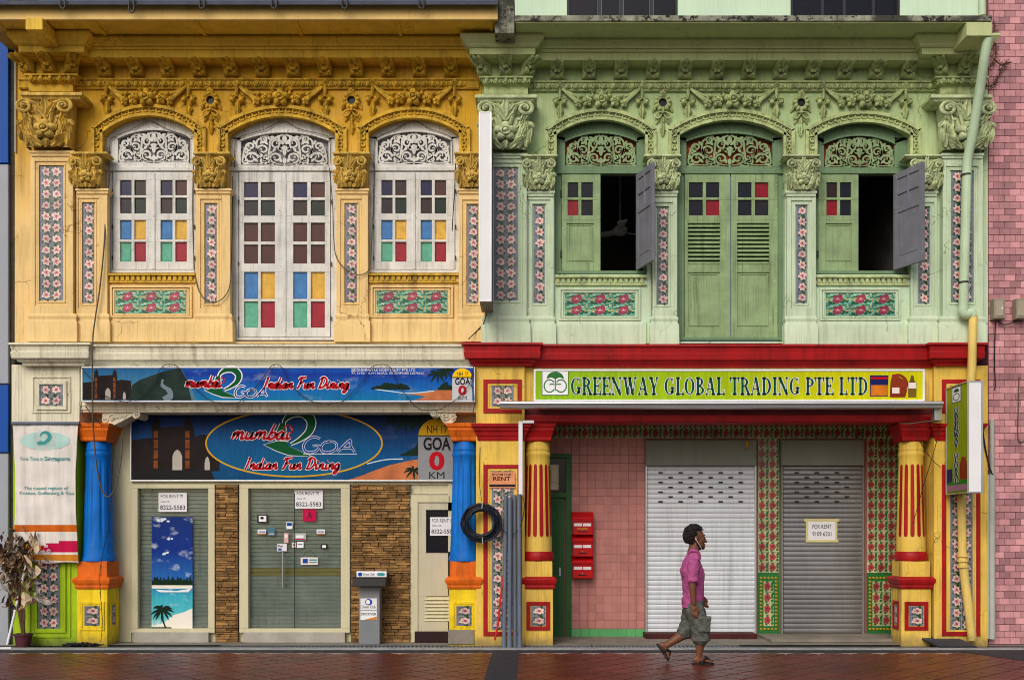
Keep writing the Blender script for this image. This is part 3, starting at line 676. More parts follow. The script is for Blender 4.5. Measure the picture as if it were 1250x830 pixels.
def upper_floor(key, name, label, a, b, wides, narrows, wins, bracket_px, dy, loc):
    H = thing(name, label, 'house', loc)
    wall = M[key+'_wall']; orn = M[key+'_orn']; pil = M[key+'_pil']; cap = M[key+'_cap']
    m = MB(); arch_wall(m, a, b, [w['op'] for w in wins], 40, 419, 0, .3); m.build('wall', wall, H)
    for c, x0, x1, t0, t1, ty0, ty1, rows in narrows:
        sh, yf = pilaster(H, c, x0, x1, pil, cap, ty0, ty1, (t0, t1), 1, rows, False, dy, flip=None if key == 'y' else [])
        capital(sh, c, 231+dy, key, False, cap, yf)
    for c, x0, x1, t0, t1, ty0, ty1 in wides:
        sh, yf = pilaster(H, c, x0, x1, pil, cap, ty0, ty1, (t0, t1), 2, 12, True, dy, flip=[1])
        capital(sh, c, 183+dy, key, True, cap, yf)
        hw = 33                                            # entablature block over the wide pilaster
        e = MB(); e.pbox(c-27, 60+dy, c+27, 112+dy, -.13, .02); e.mould([(90+dy, -.21), (92+dy, -.215), (93+dy, -.19), (99+dy, -.16), (100+dy, -.165), (102+dy, -.14)], c-hw, c+hw)
        egg_dart(e, c-29, c+29, 92+dy, 100+dy, -.185, 11.5)
        e.build('entablature_block', orn, H, 40)
        for k, q in ((-1, -31), (0, 0), (1, 31)):
            br = link('bracket', ORN['bracket'+key], H, P(c+q*.8, 91.5+dy, -.13), (0, 0, k*.55), (1, 1.02, .66)) if not (k > 0 and c > 1100) else None
    # frieze band with egg and dart
    e = MB(); e.mould([(95.5+dy, -.06), (97.5+dy, -.064), (98.5+dy, -.045), (106+dy, -.03), (107+dy, -.045), (109+dy, -.03), (109.5+dy, 0)], a+4, b-4, False, False)
    egg_dart(e, a+30, b-20, 98.5+dy, 106.5+dy, -.042, 11.2); e.build('egg_and_dart_band', orn, H, 40)
    # cornice with its blocks breaking forward
    c = MB(); c.mould([(44+dy, -.38), (47+dy, -.385), (49+dy, -.36), (52+dy, -.345), (53+dy, -.335), (56+dy, -.33), (57+dy, -.30), (60.5+dy, -.295), (61.5+dy, -.27), (70.5+dy, -.268)], a, b, False, False)
    for cc, *_ in wides:
        c.mould([(37.5+dy, -.52), (40+dy, -.525), (46+dy, -.49), (50+dy, -.46), (52+dy, -.455), (55+dy, -.43), (56+dy, -.41), (63.5+dy, -.405)], cc-56, cc+47)
    co = c.build('cornice', M[key+'_eave'], H, 30, bevel=.003)
    for p in bracket_px: link('bracket', ORN['bracket'+key], co, P(p, 96+dy, -.005), None, (1.08, 1.02, .60))
    for i, w in enumerate(wins):
        xl, xr, ys, ya, sill = w['op']; ox0, ox1, oya = w['outer']
        arch_moulding(H, ox0, ox1, 155+dy*.7, oya, 189+dy, orn)
        link('garland', ORN['garland'+key], H, P((ox0+ox1)/2, 103+dy, -.01), None, ((1.04 if w.get('small', 1) else 1.12), 1.7, 1.1))
        if sill < 400:                                     # sill with dentils and sunk tile panel below
            s = MB(); s.mould([(333.5+dy, -.05), (336+dy, -.052), (336.8+dy, -.02)], xl+1, xr-1, False, False)
            n = int((xr-xl)/6.6)
            for k in range(n): s.pbox(xl+2+k*(xr-xl-4)/n, 337+dy, xl+2+(k+.62)*(xr-xl-4)/n, 342.5+dy, -.035, .01)
            s.mould([(343+dy, -.03), (345+dy, -.034), (346+dy, 0)], xl+1, xr-1, False, False); s.build('sill', orn, H, 40)
            tx0, tx1 = w['panel']; f = MB(); f.frame(tx0-7, 348.5+dy, tx1+7, 388+dy, 2.5, -.03, .01); f.frame(tx0-3.5, 352+dy, tx1+3.5, 385+dy, 2.2, -.016, .011)
            f.mould([(389+dy, -.02), (392+dy, -.03), (394+dy, -.034), (417+dy, -.038)], xl+1, xr-1, False, False)
            pn = f.build('tile_panel', pil, H, bevel=.003); tiles(pn, 'peony', tx0, 355+dy, tx1, 382.5+dy, 3, 2, -.008)
    for p in [(wins[0]['outer'][1]+wins[1]['outer'][0])/2, (wins[1]['outer'][1]+wins[2]['outer'][0])/2]:
        v = link('vent_rosette', ORN['vent'+key], H, P(p, 124+dy, -.01), None, (1.1, 1.6, 1.1))
        k = MB(); o = P(p, 124+dy, -.014); k.at((0, -.006, 0), U); k.prism([(4.7*cos(i*pi/6), 5*sin(i*pi/6)) for i in range(12)], 0, .6); k.at(); kk = k.build('vent_hole', M['black']); kk.parent = v
    return H

# yellow house -----------------------------------------------------------
YW = [dict(op=(126, 239, 165, 141, 334), outer=(111, 251, 127), panel=(141, 227), small=1),
      dict(op=(279, 411, 166, 141.5, 417), outer=(264.5, 423, 128), panel=None, small=0),
      dict(op=(449, 560, 165, 144, 334), outer=(436, 574, 130), panel=(459.5, 546), small=1)]
YH = upper_floor('y', 'yellow_shophouse', 'golden yellow two-storey shophouse with white arched windows and blue fluted columns', 18, 588,
    [(62, 37, 89, 48.5, 77, 203, 367)],
    [(108, 93, 131, 101, 115, 248, 370, 9), (258, 239, 281, 250.5, 264.5, 249, 370, 9), (428.5, 410.5, 449, 421.5, 435.5, 249, 369, 9), (577, 560, 592, 570.5, 584, 250, 370, 9)],
    YW, [130.6+38.2*i for i in range(12)], 0, (X(305), 0, 0))
CW = [['navy', 'brown'], ['slate', 'bottle']]; CB = [['blue', 'yellow'], ['teal', 'crimson']]
def white_window(w, fr, gr, leaves, ys, bottom, lab):
    wd, yw = upper_window(YH, w['op'], fr, gr, 'y', leaves, bottom, 209.5, M['white_wood'], M['white_wood'], M['grey_back'], lab)
    for li, (x0, x1, xs) in enumerate(leaves):
        m = MB(); holes = pane_grid(m, None, x0, 210, x1, bottom-4, xs, ys, yw-.015, .045)
        m.build('leaf', M['white_wood'], wd)
        for r, row in enumerate(holes):
            for c, (a, b, cc, d) in enumerate(row):
                if r < 2: k = (CW[r][c] if not (r == 0 and c == 1 and li == 0) else 'dbrown') if not (r == 1 and c == 0 and li == 1) else 'dbrown'
                elif r < len(holes)-2: k = 'brown'
                else: k = CB[r-(len(holes)-2)][c]
                q = MB(); q.pcbox(a-.5, b-.5, cc+.5, d+.5, yw+.012, yw+.02, .002)
                if r >= len(holes)-2: q.frame(a+1.2, b+1.2, cc-1.2, d-1.2, .7, yw+.008, yw+.012)
                q.build('pane', PC[k], wd)
    k = MB(); mid = leaves[0][1]; k.pcbox(mid-1.6, 211, mid+1.6, bottom-4.5, yw-.03, yw-.012, .003); k.build('meeting_stile', M['white_wood'], wd)
    for s in (leaves[0][0]-1, leaves[1][1]+1):
        for hy in (.15, .55, .9):
            yy = 215+(bottom-225)*hy; MB().pbox(s-.6, yy, s+.6, yy+5, yw-.03, yw-.01).build('hinge', M['iron'], wd)
    # thin wire slung over the head of the window
    xl, xr = w['op'][0], w['op'][1]; c = (xl+xr)/2
    cable('wire', [(xl+7, 205, yw-.03), (xl+8, 176, yw-.03), (xl+12, 168, yw-.03), (c-22, 158, yw-.03), (c, 148, yw-.03), (c+22, 158, yw-.03), (xr-12, 166, yw-.03), (xr-8, 175, yw-.03), (xr-8, 200, yw-.03)], .005, M['wire'], wd)
    return wd
R4 = [(220, 238.5), (241.5, 260.8), (268.7, 292.6), (295.4, 319.5)]
white_window(YW[0], (137, 237), (144, 232, 159, 199.5), [(138, 187.3, [(146.5, 160.5), (164, 178)]), (187.7, 236, [(196, 210.5), (214, 228)])], R4, 333, 'white window nearest the blue building')
white_window(YW[1], (291, 404), (294, 401, 162, 203), [(292, 347.3, [(298, 315), (318.5, 335.5)]), (347.7, 403, [(358, 375), (379.5, 396.5)])], [(222.5, 241), (244.5, 263.5), (272, 295), (298.7, 321.8), (332, 365), (368, 400)], 415, 'tall white door window with brown middle panes')
white_window(YW[2], (456, 556), (461, 550, 161, 201), [(457, 505.3, [(465.6, 479.2), (482.6, 496.2)]), (505.7, 555, [(513.6, 527.2), (530.8, 544.6)])], R4, 333, 'white window nearest the projecting signboard')

# green house ------------------------------------------------------------
GW = [dict(op=(677, 790, 165, 145, 335), outer=(665.5, 801.5, 132), panel=(689, 775), small=1),
      dict(op=(827, 958, 166, 146, 417), outer=(816, 970.5, 132.5), panel=None, small=0),
      dict(op=(996, 1111, 166, 147, 335), outer=(984, 1125, 135), panel=(1008, 1092.5), small=1)]
GH = upper_floor('g', 'green_shophouse', 'pale green two-storey shophouse with red cornice and yellow ground floor piers', 588.3, 1206,
    [(617.5, 592, 643, 603, 632, 205, 367), (1174.5, 1151, 1200, 1161, 1188, 209, 369)],
    [(658, 643.5, 676, 651, 665, 250, 370, 9), (809, 796, 826.5, 802, 815.5, 253, 372, 9), (978.5, 960.5, 996, 972, 985, 251, 370, 9), (1127.5, 1112, 1144, 1121, 1134.5, 253, 371, 9)],
    GW, [680+38.7*i for i in range(12)], 3, (X(900), 0, 0))
def leaf_green(m, x0, x1, xs, b, yw, louvre=None, panel=None):
    ys = [(222.8, 241.2), (244.2, 263)]
    holes = pane_grid(m, None, x0, 212, x1, 269, xs, ys, yw-.015, .045)
    l, r = xs[0][0]-1, xs[-1][1]+1
    m.pcbox(x0, 269, l, b, yw-.015, yw+.03, .003); m.pcbox(r, 269, x1, b, yw-.015, yw+.03, .003)
    return holes, l, r
def green_window(w, fr, gr, lab):
    return upper_window(GH, w['op'], fr, gr, 'g', None, 415 if w['op'][4] > 400 else 334, 213, M['green_wood'], M['green_frame'], M['orange_back'], lab)
def room(px0, px1, depth, nm):                            # dim room behind an open casement: one closed box open to the window
    x0, x1 = X(px0), X(px1); z0, z1 = Z(345), Z(150); m = MB(); y0, y1 = .302, .302+depth
    for q in ([(x0,y1,z0),(x1,y1,z0),(x1,y1,z1),(x0,y1,z1)], [(x0,y0,z0),(x0,y1,z0),(x0,y1,z1),(x0,y0,z1)], [(x1,y0,z0),(x1,y1,z0),(x1,y1,z1),(x1,y0,z1)],
              [(x0,y0,z1),(x1,y0,z1),(x1,y1,z1),(x0,y1,z1)], [(x0,y0,z0),(x1,y0,z0),(x1,y1,z0),(x0,y1,z0)]):
        b = m.V(q); m.Fc(b, b+1, b+2, b+3)
    return m.build(nm, M['room'], GH)
def casement(wd, w, yw, x0, x1, xs, cols):
    m = MB(); holes, l, r = leaf_green(m, x0, x1, xs, 331, yw)
    m.pcbox(l, 269, r, 273, yw-.015, yw+.03, .003); m.pcbox(l, 320, r, 331, yw-.015, yw+.03, .003)
    m.pcbox(l, 273, (l+r)/2, 320, yw+.002, yw+.02, .002); m.pcbox((l+r)/2, 273, r, 320, yw+.002, yw+.02, .002); m.frame(l+1.5, 274.5, r-1.5, 318.5, 1.2, yw-.006, yw+.002)
    m.build('leaf', M['green_wood'], wd)
    for rr, row in enumerate(holes):
        for c, (a, b, cc, d) in enumerate(row): MB().pcbox(a-.5, b-.5, cc+.5, d+.5, yw+.01, yw+.018, .002).build('pane', PC[cols[rr][c]], wd)
    for hy in (232, 306): MB().pbox(x0-1.6, hy, x0+.4, hy+8, yw-.03, yw-.012).build('hinge', M['iron'], wd)
def open_leaf(wd, hx, dx, yd=-.5):
    """shutter leaf swung outwards, hinged at px hx on the wall face"""
    L = math.hypot(dx, yd); z0, z1 = Z(330, 0), Z(214, 0); H_ = z1-z0; t = .035
    m = MB(); px = lambda f: f*L
    bands = [(0, .09), (.58, .63), (.935, 1.)]
    for a, b in bands: m.box(0, L, -t/2, t/2, z0+a*H_, z0+b*H_)
    for a, b in ((0, .14), (.86, 1)): m.box(px(a), px(b), -t/2, t/2, z0+.09*H_, z0+.58*H_); m.box(px(a), px(b), -t/2, t/2, z0+.63*H_, z0+.935*H_)
    m.box(px(.47), px(.53), -t/2, t/2, z0+.63*H_, z0+.935*H_); m.box(px(.14), px(.47), -t/2, t/2, z0+.77*H_, z0+.80*H_); m.box(px(.53), px(.86), -t/2, t/2, z0+.77*H_, z0+.80*H_)
    m.box(px(.14), px(.86), -.006, .006, z0+.09*H_, z0+.58*H_); m.box(px(.2), px(.8), -.012, .012, z0+.13*H_, z0+.54*H_)
    m.box(px(.14), px(.86), -.004, .004, z0+.63*H_, z0+.935*H_)
    o = m.build('open_leaf', M['grey_wood'], None, bevel=.003)
    o.location = (X(hx), -.005, 0); o.rotation_euler = (0, 0, math.atan2(yd, dx)); attach(o, wd); o['label'] = 'grey inner side of the shutter leaf swung open'
w1, yw = green_window(GW[0], (685, 786), (690, 777, 163, 203), 'green window with open leaf beside the party wall')
casement(w1, GW[0], yw, 685.5, 733, [(693, 706), (709.7, 723.7)], [['black', 'black'], ['redg', 'black']]); open_leaf(w1, 777.5, .165)
w3, yw = green_window(GW[2], (998.5, 1103), (1006, 1092, 166, 205), 'green window with open leaf beside the rainwater pipe')
casement(w3, GW[2], yw, 999, 1048, [(1009, 1022), (1025.6, 1039)], [['dbrown', 'black'], ['redg', 'black']]); open_leaf(w3, 1091.5, .21)
w2, yw = green_window(GW[1], (835.5, 950), (838, 943, 163, 204), 'tall green louvred door window')
for x0, x1, xs, cols in ((836, 891.5, [(841, 858), (862, 878)], [['black', 'black'], ['black', 'redg']]), (892.5, 949.5, [(901, 917.5), (921.6, 938)], [['black', 'redg'], ['black', 'slate']])):
    m = MB(); holes, l, r = leaf_green(m, x0, x1, xs, 414, yw)
    for a, b in ((269, 272.5), (323, 332.5), (399, 414)): m.pcbox(l, a, r, b, yw-.015, yw+.03, .003)
    nb = 3
    for i in range(nb): m.pcbox(l+(r-l)*i/nb, 332.5, l+(r-l)*(i+1)/nb, 399, yw+.002, yw+.02, .002)
    m.frame(l+1.5, 334, r-1.5, 397.5, 1.3, yw-.006, yw+.002); m.build('leaf', M['green_wood'], w2)
    for i in range(10):                                   # louvre slats, each tilted
        s = MB(); xa, xb = X(l, yw), X(r, yw); zc = Z(275.2+i*5.02, yw); q = s.V([(xa, yw-.018, zc-.024), (xb, yw-.018, zc-.024), (xb, yw+.022, zc+.020), (xa, yw+.022, zc+.020), (xa, yw-.010, zc-.030), (xb, yw-.010, zc-.030), (xb, yw+.028, zc+.012), (xa, yw+.028, zc+.012)])
        for f in ((0,1,2,3),(7,6,5,4),(0,4,5,1),(3,2,6,7)): s.Fc(*[q+k for k in f])
        s.build('slat', M['green_wood'], w2)
    for rr, row in enumerate(holes):
        for c, (a, b, cc, d) in enumerate(row): MB().pcbox(a-.5, b-.5, cc+.5, d+.5, yw+.01, yw+.018, .002).build('pane', PC[cols[rr][c]], w2)
    MB().pbox(l, 270, r, 326, yw+.036, yw+.045).build('backing_board', M['dark'], w2)
room(655, 812, 3.2, 'room'); room(970, 1130, 3.2, 'room')
# ceiling fan in the room behind the first open window
fan = thing('ceiling_fan', 'white ceiling fan in the dark room behind the open window', 'ceiling fan', P(757, 250, 1.7))
o = P(757, 281, 1.7); m = MB(); m.lathe([(.001, o[2]+.08), (.05, o[2]+.07), (.11, o[2]+.02), (.11, o[2]-.04), (.06, o[2]-.08), (.001, o[2]-.085)], (o[0], o[1]), 16); m.build('motor', M['white_p'], fan, 40)
MB().tube([(o[0], o[1], o[2]+.07), (o[0], o[1], Z(150)-.01)], .014, 8).build('rod', M['white_p'], fan)
for k in range(3):
    a = .5+k*2.094; c, s = cos(a), sin(a); m = MB(); q = m.V([(o[0]+c*r-s*w, o[1]+s*r+c*w, o[2]-.02+dz+.02*sg) for r, w, dz, sg in ((.1, .04, 0, 1), (.1, -.04, 0, -1), (.55, -.075, 0, -1), (.55, .075, 0, 1))]+[(o[0]+c*r-s*w, o[1]+s*r+c*w, o[2]-.03+.02*sg) for r, w, sg in ((.1, .04, 1), (.1, -.04, -1), (.55, -.075, -1), (.55, .075, 1))])
    for f in ((0,1,2,3),(7,6,5,4),(0,4,5,1),(1,5,6,2),(2,6,7,3),(3,7,4,0)): m.Fc(*[q+i for i in f])
    m.build('blade', M['white_p'], fan)

# eaves ------------------------------------------------------------------
m = MB(); m.pbox(0-30, 4, 607.5, 24, -.81, -.77); fa = m.build('fascia', M['y_fascia'], YH)
zs = Z(24, -.81)+.012
m = MB(); m.box(X(-30, -.81), X(607.5, -.81), -.77, .3, zs, zs+.03)
for p in (8, 125, 247, 366, 488, 600): x = X(p, -.5); m.box(x-.02, x+.02, -.77, -.36, zs-.022, zs)
m.build('soffit', M['y_eave'], YH)
m = MB(); q = m.V([(X(-30, -.9), -.92, Z(6, -.92)), (X(607.5, -.9), -.92, Z(6, -.92)), (X(607.5, -.9), 3, Z(6, -.92)+1.9), (X(-30, -.9), 3, Z(6, -.92)+1.9)]+[(X(-30, -.9), -.92, Z(1, -.92)), (X(607.5, -.9), -.92, Z(1, -.92)), (X(607.5, -.9), 3, Z(1, -.92)+1.9), (X(-30, -.9), 3, Z(1, -.92)+1.9)])
for f in ((0,1,5,4),(0,3,2,1),(4,5,6,7),(1,2,6,5),(3,0,4,7)): m.Fc(*[q+i for i in f])
m.build('roof', mat('slate_roof_edge', srgb(74, 78, 92), .7, .3, 6), YH)
for i, p in enumerate((76, 160, 246, 334, 420, 514)):     # gutter hooks
    k = 10 if i != 1 else 15
    cable('gutter_hook', [(p-2, -2, -.95), (p-2.5, k-2, -.95), (p+1, k+1, -.95), (p+3.5, k-3, -.95), (p+3.5, -2, -.95)], .011, M['iron'], YH)
m = MB(); m.pbox(31, 22, 52, 36.5, -.88, -.2); b_ = m.build('purlin_end', M['y_eave'], YH, bevel=.006)
m = MB(); m.pbox(604, -10, 628, 41, -.72, .2); tag(m.build('party_wall_end', M['slab'], GH, bevel=.01), 'mould-stained concrete end of the party wall')
zs = Z(26, -.81)
m = MB(); m.box(X(628.3, -.81), X(1211, -.81), -.81, .3, zs, Z(19, -.81)); m.build('canopy_slab', M['slab'], GH, bevel=.006)
m = MB(); m.box(X(628.5, -.81)+.01, X(1209, -.81), -.79, .28, zs-.012, zs); m.build('soffit', M['g_eave'], GH)
m = MB(); m.pbox(1180, 27.5, 1211, 44, -.83, -.2); m.build('slab_bracket', M['g_eave'], GH, bevel=.006)
# wall and windows above the canopy
ya = .25
m = MB(); zt = Z(-40, ya); zb = Z(22, ya)-.1
xs = [628, 692, 827, 965, 1098, 1206]
for i in (0, 2, 4): MB().box(X(xs[i], ya), X(xs[i+1], ya), ya, ya+.2, zb, zt).build('upper_wall', M['mint'], GH)
for a, b, lab in ((692, 827, 'sliding window above the open green casement'), (965, 1098, 'sliding window above the canopy near the pink building')):
    f = MB(); x0, x1 = X(a, ya), X(b, ya); f.box(x0, x0+.03, ya-.01, ya+.1, zb, zt); f.box(x1-.03, x1, ya-.01, ya+.1, zb, zt); f.box(x0+.03, x1-.03, ya+.02, ya+.1, zb, zb+.12)
    for k in (.3, .5, .77): f.box(x0+(x1-x0)*k-.02, x0+(x1-x0)*k+.02, ya+.03, ya+.1, zb+.12, zt)
    w = f.build('upper_window', M['iron'], GH); w['label'] = lab
    for k0, k1 in ((0, .3), (.3, .5), (.5, .77), (.77, 1)): MB().box(x0+(x1-x0)*k0+.03, x0+(x1-x0)*k1-.03, ya+.06, ya+.07, zb+.1, zt).build('pane', PC['black'], w)
# ---------------------------------------------------------------- ground floors
def pxs(z, y): return HZ-(z-CZ)*F/(D+y)
def cornice(H, mt, main, blocks, top, e):
    c = MB(); base = [(top, -.20), (top+2.5, -.205), (top+4, -.175), (top+10.5, -.165), (top+11.5, -.175), (top+19, -.165), (top+20, -.12), (top+23, -.11), (top+25, -.07), (top+28.5, -.06), (top+29, 0)]
    c.mould(base, main[0], main[1], False, False)
    for a, b, l, r in blocks: c.mould([(p-2, y-.09) for p, y in base[:-1]]+[(top+27.5, 0)], a, b, l, r)
    return c.build('storey_cornice', mt, H, 30, bevel=.004)
def column(H, cpx, yf, half, col, flutes, lab, side_panel=0, rings=None, cut=False):
    """square pedestal, round shaft, moulded square capital; col: capital, shaft, block, pedestal materials"""
    x = X(cpx, yf); y = yf+half; s2 = math.sqrt(2); z = lambda p: Z(p, yf)
    m = MB(); m.lathe([(half*s2, -.02), (half*s2, z(716))], (x, y), 4, pi/4, pi/4+2*pi)
    m.box(x-half, x+half, yf, yf+2*half, z(718), z(716))
    C = m.build('column', col[3], H, bevel=.006); C['label'] = lab
    h = half
    m = MB(); m.lathe([(h*s2+.02, z(718.5)), (h*s2+.035, z(716)), (h*s2+.03, z(714)), (h*s2+.065, z(710.5)), (h*s2+.07, z(706.5)), (h*s2+.03, z(704)), (h*s2-.01, z(703.5)), (0.01, z(703.4))], (x, y), 4, pi/4, pi/4+2*pi)
    m.build('pedestal_moulding', col[4], C, 30, bevel=.004)
    m = MB(); m.lathe([(h*s2-.012, z(704)), (h*s2-.012, z(685)), (.01, z(684.8))], (x, y), 4, pi/4, pi/4+2*pi); m.build('plinth_block', col[2], C, bevel=.006)
    r0, r1 = h*.96, h*.80                                  # shaft tapers
    m = MB()
    if rings: m.lathe([(r0*1.0, z(685)), (r0*1.10, z(683.5)), (r0*1.13, z(680)), (r0*1.1, z(675)), (r0*1.0, z(673)), (r0*.98, z(672))], (x, y), 28); m.build('shaft_ring', col[4], C, 40)
    m = MB(); prof = [(r0*1.14, z(684.8)), (r0*1.14, z(682)), (r0*1.06, z(677)), (r0*1.02, z(672))]
    if rings: prof = [(r0*1.0, z(684.8)), (r0*1.0, z(671))]
    n = 14
    zt, zb = z(566), z(657)
    for i in range(n+1):
        zz = zb+(zt-zb)*i/n; prof.append((r0+(r1-r0)*(i/n*.9+.08), zz))
    prof += [(r1*1.005, z(557)), (r1*1.05, z(555.5)), (r1*1.07, z(553.5)), (r1*1.05, z(552)), (r1, z(551)), (r1, z(549)), (r1*1.03, z(548)), (r1*1.03, z(547)), (r1*.98, z(546)), (r1*.98, z(536))]
    if flutes == 'cut':
        def fl(a, zz):
            if not (zb-.001 <= zz <= zt+.001): return 1.
            e = 1.0 if zb+.03 < zz < zt-.03 else .4
            return 1-.075*e*max(0, sin(10*(a+pi/2)+1.57))**.6
        m.lathe(prof, (x, y), 120, flute=fl)
    else: m.lathe(prof, (x, y), 40)
    sh = m.build('shaft', col[1], C, 50)
    if flutes != 'cut':
        for k in range(-2, 4):
            m = MB(); a0 = -pi/2+(k-.5)*.47; w = .14; pts = []
            TT = [0, .004, .012, .025, .04, .2, .4, .6, .8, .96, .975, .988, .996, 1]
            for t in TT:
                zz = zb+.02+(zt-zb-.02)*t; r = r0+(r1-r0)*(t*.9+.08)+.003; ww = w*math.sqrt(max(.02, 1-(max(0, abs(t-.5)-.46)/.04)**2))
                m.V([(x+r*cos(a0+q*ww), y+r*sin(a0+q*ww), zz) for q in (-1, -.33, .33, 1)])
            for i in range(13):
                for q in range(3): m.Fc(i*4+q, i*4+q+1, i*4+q+5, i*4+q+4)
            m.build('flute', col[4], C, 60)
    h2 = h*.86; m = MB(); m.lathe([(h2*s2*.9, z(538.5)), (h2*s2*1.02, z(537)), (h2*s2*1.04, z(533)), (h2*s2*1.1, z(531.5)), (h2*s2*1.16, z(527)), (h2*s2*1.24, z(525)), (h2*s2*1.25, z(522)), (h2*s2*1.34, z(520.5)), (h2*s2*1.38, z(516.5)), (.02, z(516.4))], (x, y), 4, pi/4, pi/4+2*pi)
    m.build('capital', col[0], C, 25, bevel=.004)
    # small sunk tile panels on the pedestal, front and (where seen) side
    fm = col[5]; a, b = x-.16*h/.2, x+.16*h/.2; pz0, pz1 = z(769), z(734)
    m = MB()
    def fr(x0, x1, z0, z1, w, d): m.box(x0, x1, yf-d, yf, z1-w, z1); m.box(x0, x1, yf-d, yf, z0, z0+w); m.box(x0, x0+w, yf-d, yf, z0+w, z1-w); m.box(x1-w, x1, yf-d, yf, z0+w, z1-w)
    fr(a, b, pz0, pz1, .035, .014); fr(a+.037, b-.037, pz0+.037, pz1-.037, .018, .008); pn = m.build('pedestal_panel', fm, C, bevel=.002)
    tw = (b-a-.12); th = (pz1-pz0-.12)/2
    for k in range(2): link('tile', TILE['lily'], pn, (x, yf-.004, pz0+.06+th*(k+.5)), None, (tw, .08, th))
    if side_panel:
        sx = x+side_panel*half; yy0, yy1 = yf+.09, yf+2*half-.09; m = MB()
        for d, w, i in ((.014, .03, 0), (.008, .016, .032)):
            for q in ((yy0+i, yy1-i, pz1-w-i, pz1-i), (yy0+i, yy1-i, pz0+i, pz0+w+i), (yy0+i, yy0+w+i, pz0+w+i, pz1-w-i), (yy1-w-i, yy1-i, pz0+w+i, pz1-w-i)):
                m.box(min(sx, sx+side_panel*d), max(sx, sx+side_panel*d), *q)
        pn = m.build('pedestal_panel', fm, C, bevel=.002)
        for k in range(2): link('tile', TILE['lily'], pn, (sx+side_panel*.004, (yy0+yy1)/2, pz0+.06+th*(k+.5)), (0, 0, side_panel*pi/2), (yy1-yy0-.1, .08, th))
    return C
# ---- yellow house
cornice(YH, M['cream'], (98, 573), [(8, 110, True, True)], 420, 0)
m = MB(); m.pbox(97, 446, 582, 503, -.02, .33); m.pbox(98, 491.5, 581, 495, -.045, -.02); m.pbox(98, 495, 581, 500, -.035, -.02); m.build('beam', M['cream'], YH, bevel=.004)
m = MB(); m.pbox(14, 445, 97, 517, -.06, .4)
p_ = m.build('pier', M['cream'], YH, bevel=.006)
m = MB(); m.frame(38.5, 459, 86, 504, 2.2, -.075, -.06); m.frame(43.5, 464.5, 81, 500, 4.5, -.085, -.06); m.build('panel_frame', M['cream'], p_, bevel=.003); tiles(p_, 'lily', 48, 469, 76.5, 496, 2, 2, -.066, flipx=[1])
m = MB(); m.pbox(16, 517.2, 95, 788, -.05, .39); p2 = m.build('lower_pier', M['lime'], YH, bevel=.006)
m = MB(); m.frame(34, 600, 86, 778, 3, -.066, -.05); m.frame(40, 606, 80, 772, 5, -.074, -.05); m.build('panel_frame', M['lime'], p2, bevel=.003); tiles(p2, 'lily', 46.5, 612, 73, 767, 2, 11, -.058, flipx=[1])
column(YH, 112.5, -.085, .205, (M['orange'], M['blue'], M['orange'], M['yel'], M['orange'], M['yel']), 'cut', 'blue fluted column beside the hanging banner', side_panel=1)
column(YH, 566.5, -.085, .205, (M['orange'], M['blue'], M['orange'], M['yel'], M['orange'], M['yel']), 'cut', 'blue fluted column beside the yellow pier')
MB().pbox(547, 768, 579, 786, -.1, -.0855).build('cement_patch', M['concrete'], YH, bevel=.01)
# scroll consoles under the beam
def console(H, a, b, c, d, y, sg, mt):
    m = MB(); pts = [(a, b), (c, b), (c-sg*0, b+2), (c-sg*8, b+4.5), (a+sg*14, d-2), (a+sg*8, d), (a, d-6)]
    m.prism([(X(p, y), Z(q, y)) for p, q in pts], y, y+.3); xo = X(c-sg*4, y)
    m.tube([(xo, y-.02, Z(b+4.2, y)), (xo, y+.32, Z(b+4.2, y))], .055, 12)
    m.at(P(c-sg*4, b+4.2, y-.02), U); m.spiral((0, 0), 4.2, 1.4, pi/2, -sg, 1., -.3)
    m.at(P(a+sg*12, b+8, y), U); m.spiral((0, 0), 5, 1.3, 0, sg, 1.2, -.5); m.spiral((-sg*9, -2), 4, 1.2, 0, -sg, 1., -.5)
    for t in range(5): m.leaf((sg*(t*5-6), -1), (.3 if sg > 0 else pi-.3)+t*.2*sg, 8, 4, 1.2)
    m.at(); m.build('console_bracket', mt, H, 45)
console(YH, 125, 502, 171, 521, .02, 1, M['cream']); console(YH, 556, 500, 526, 519, .02, -1, M['cream'])
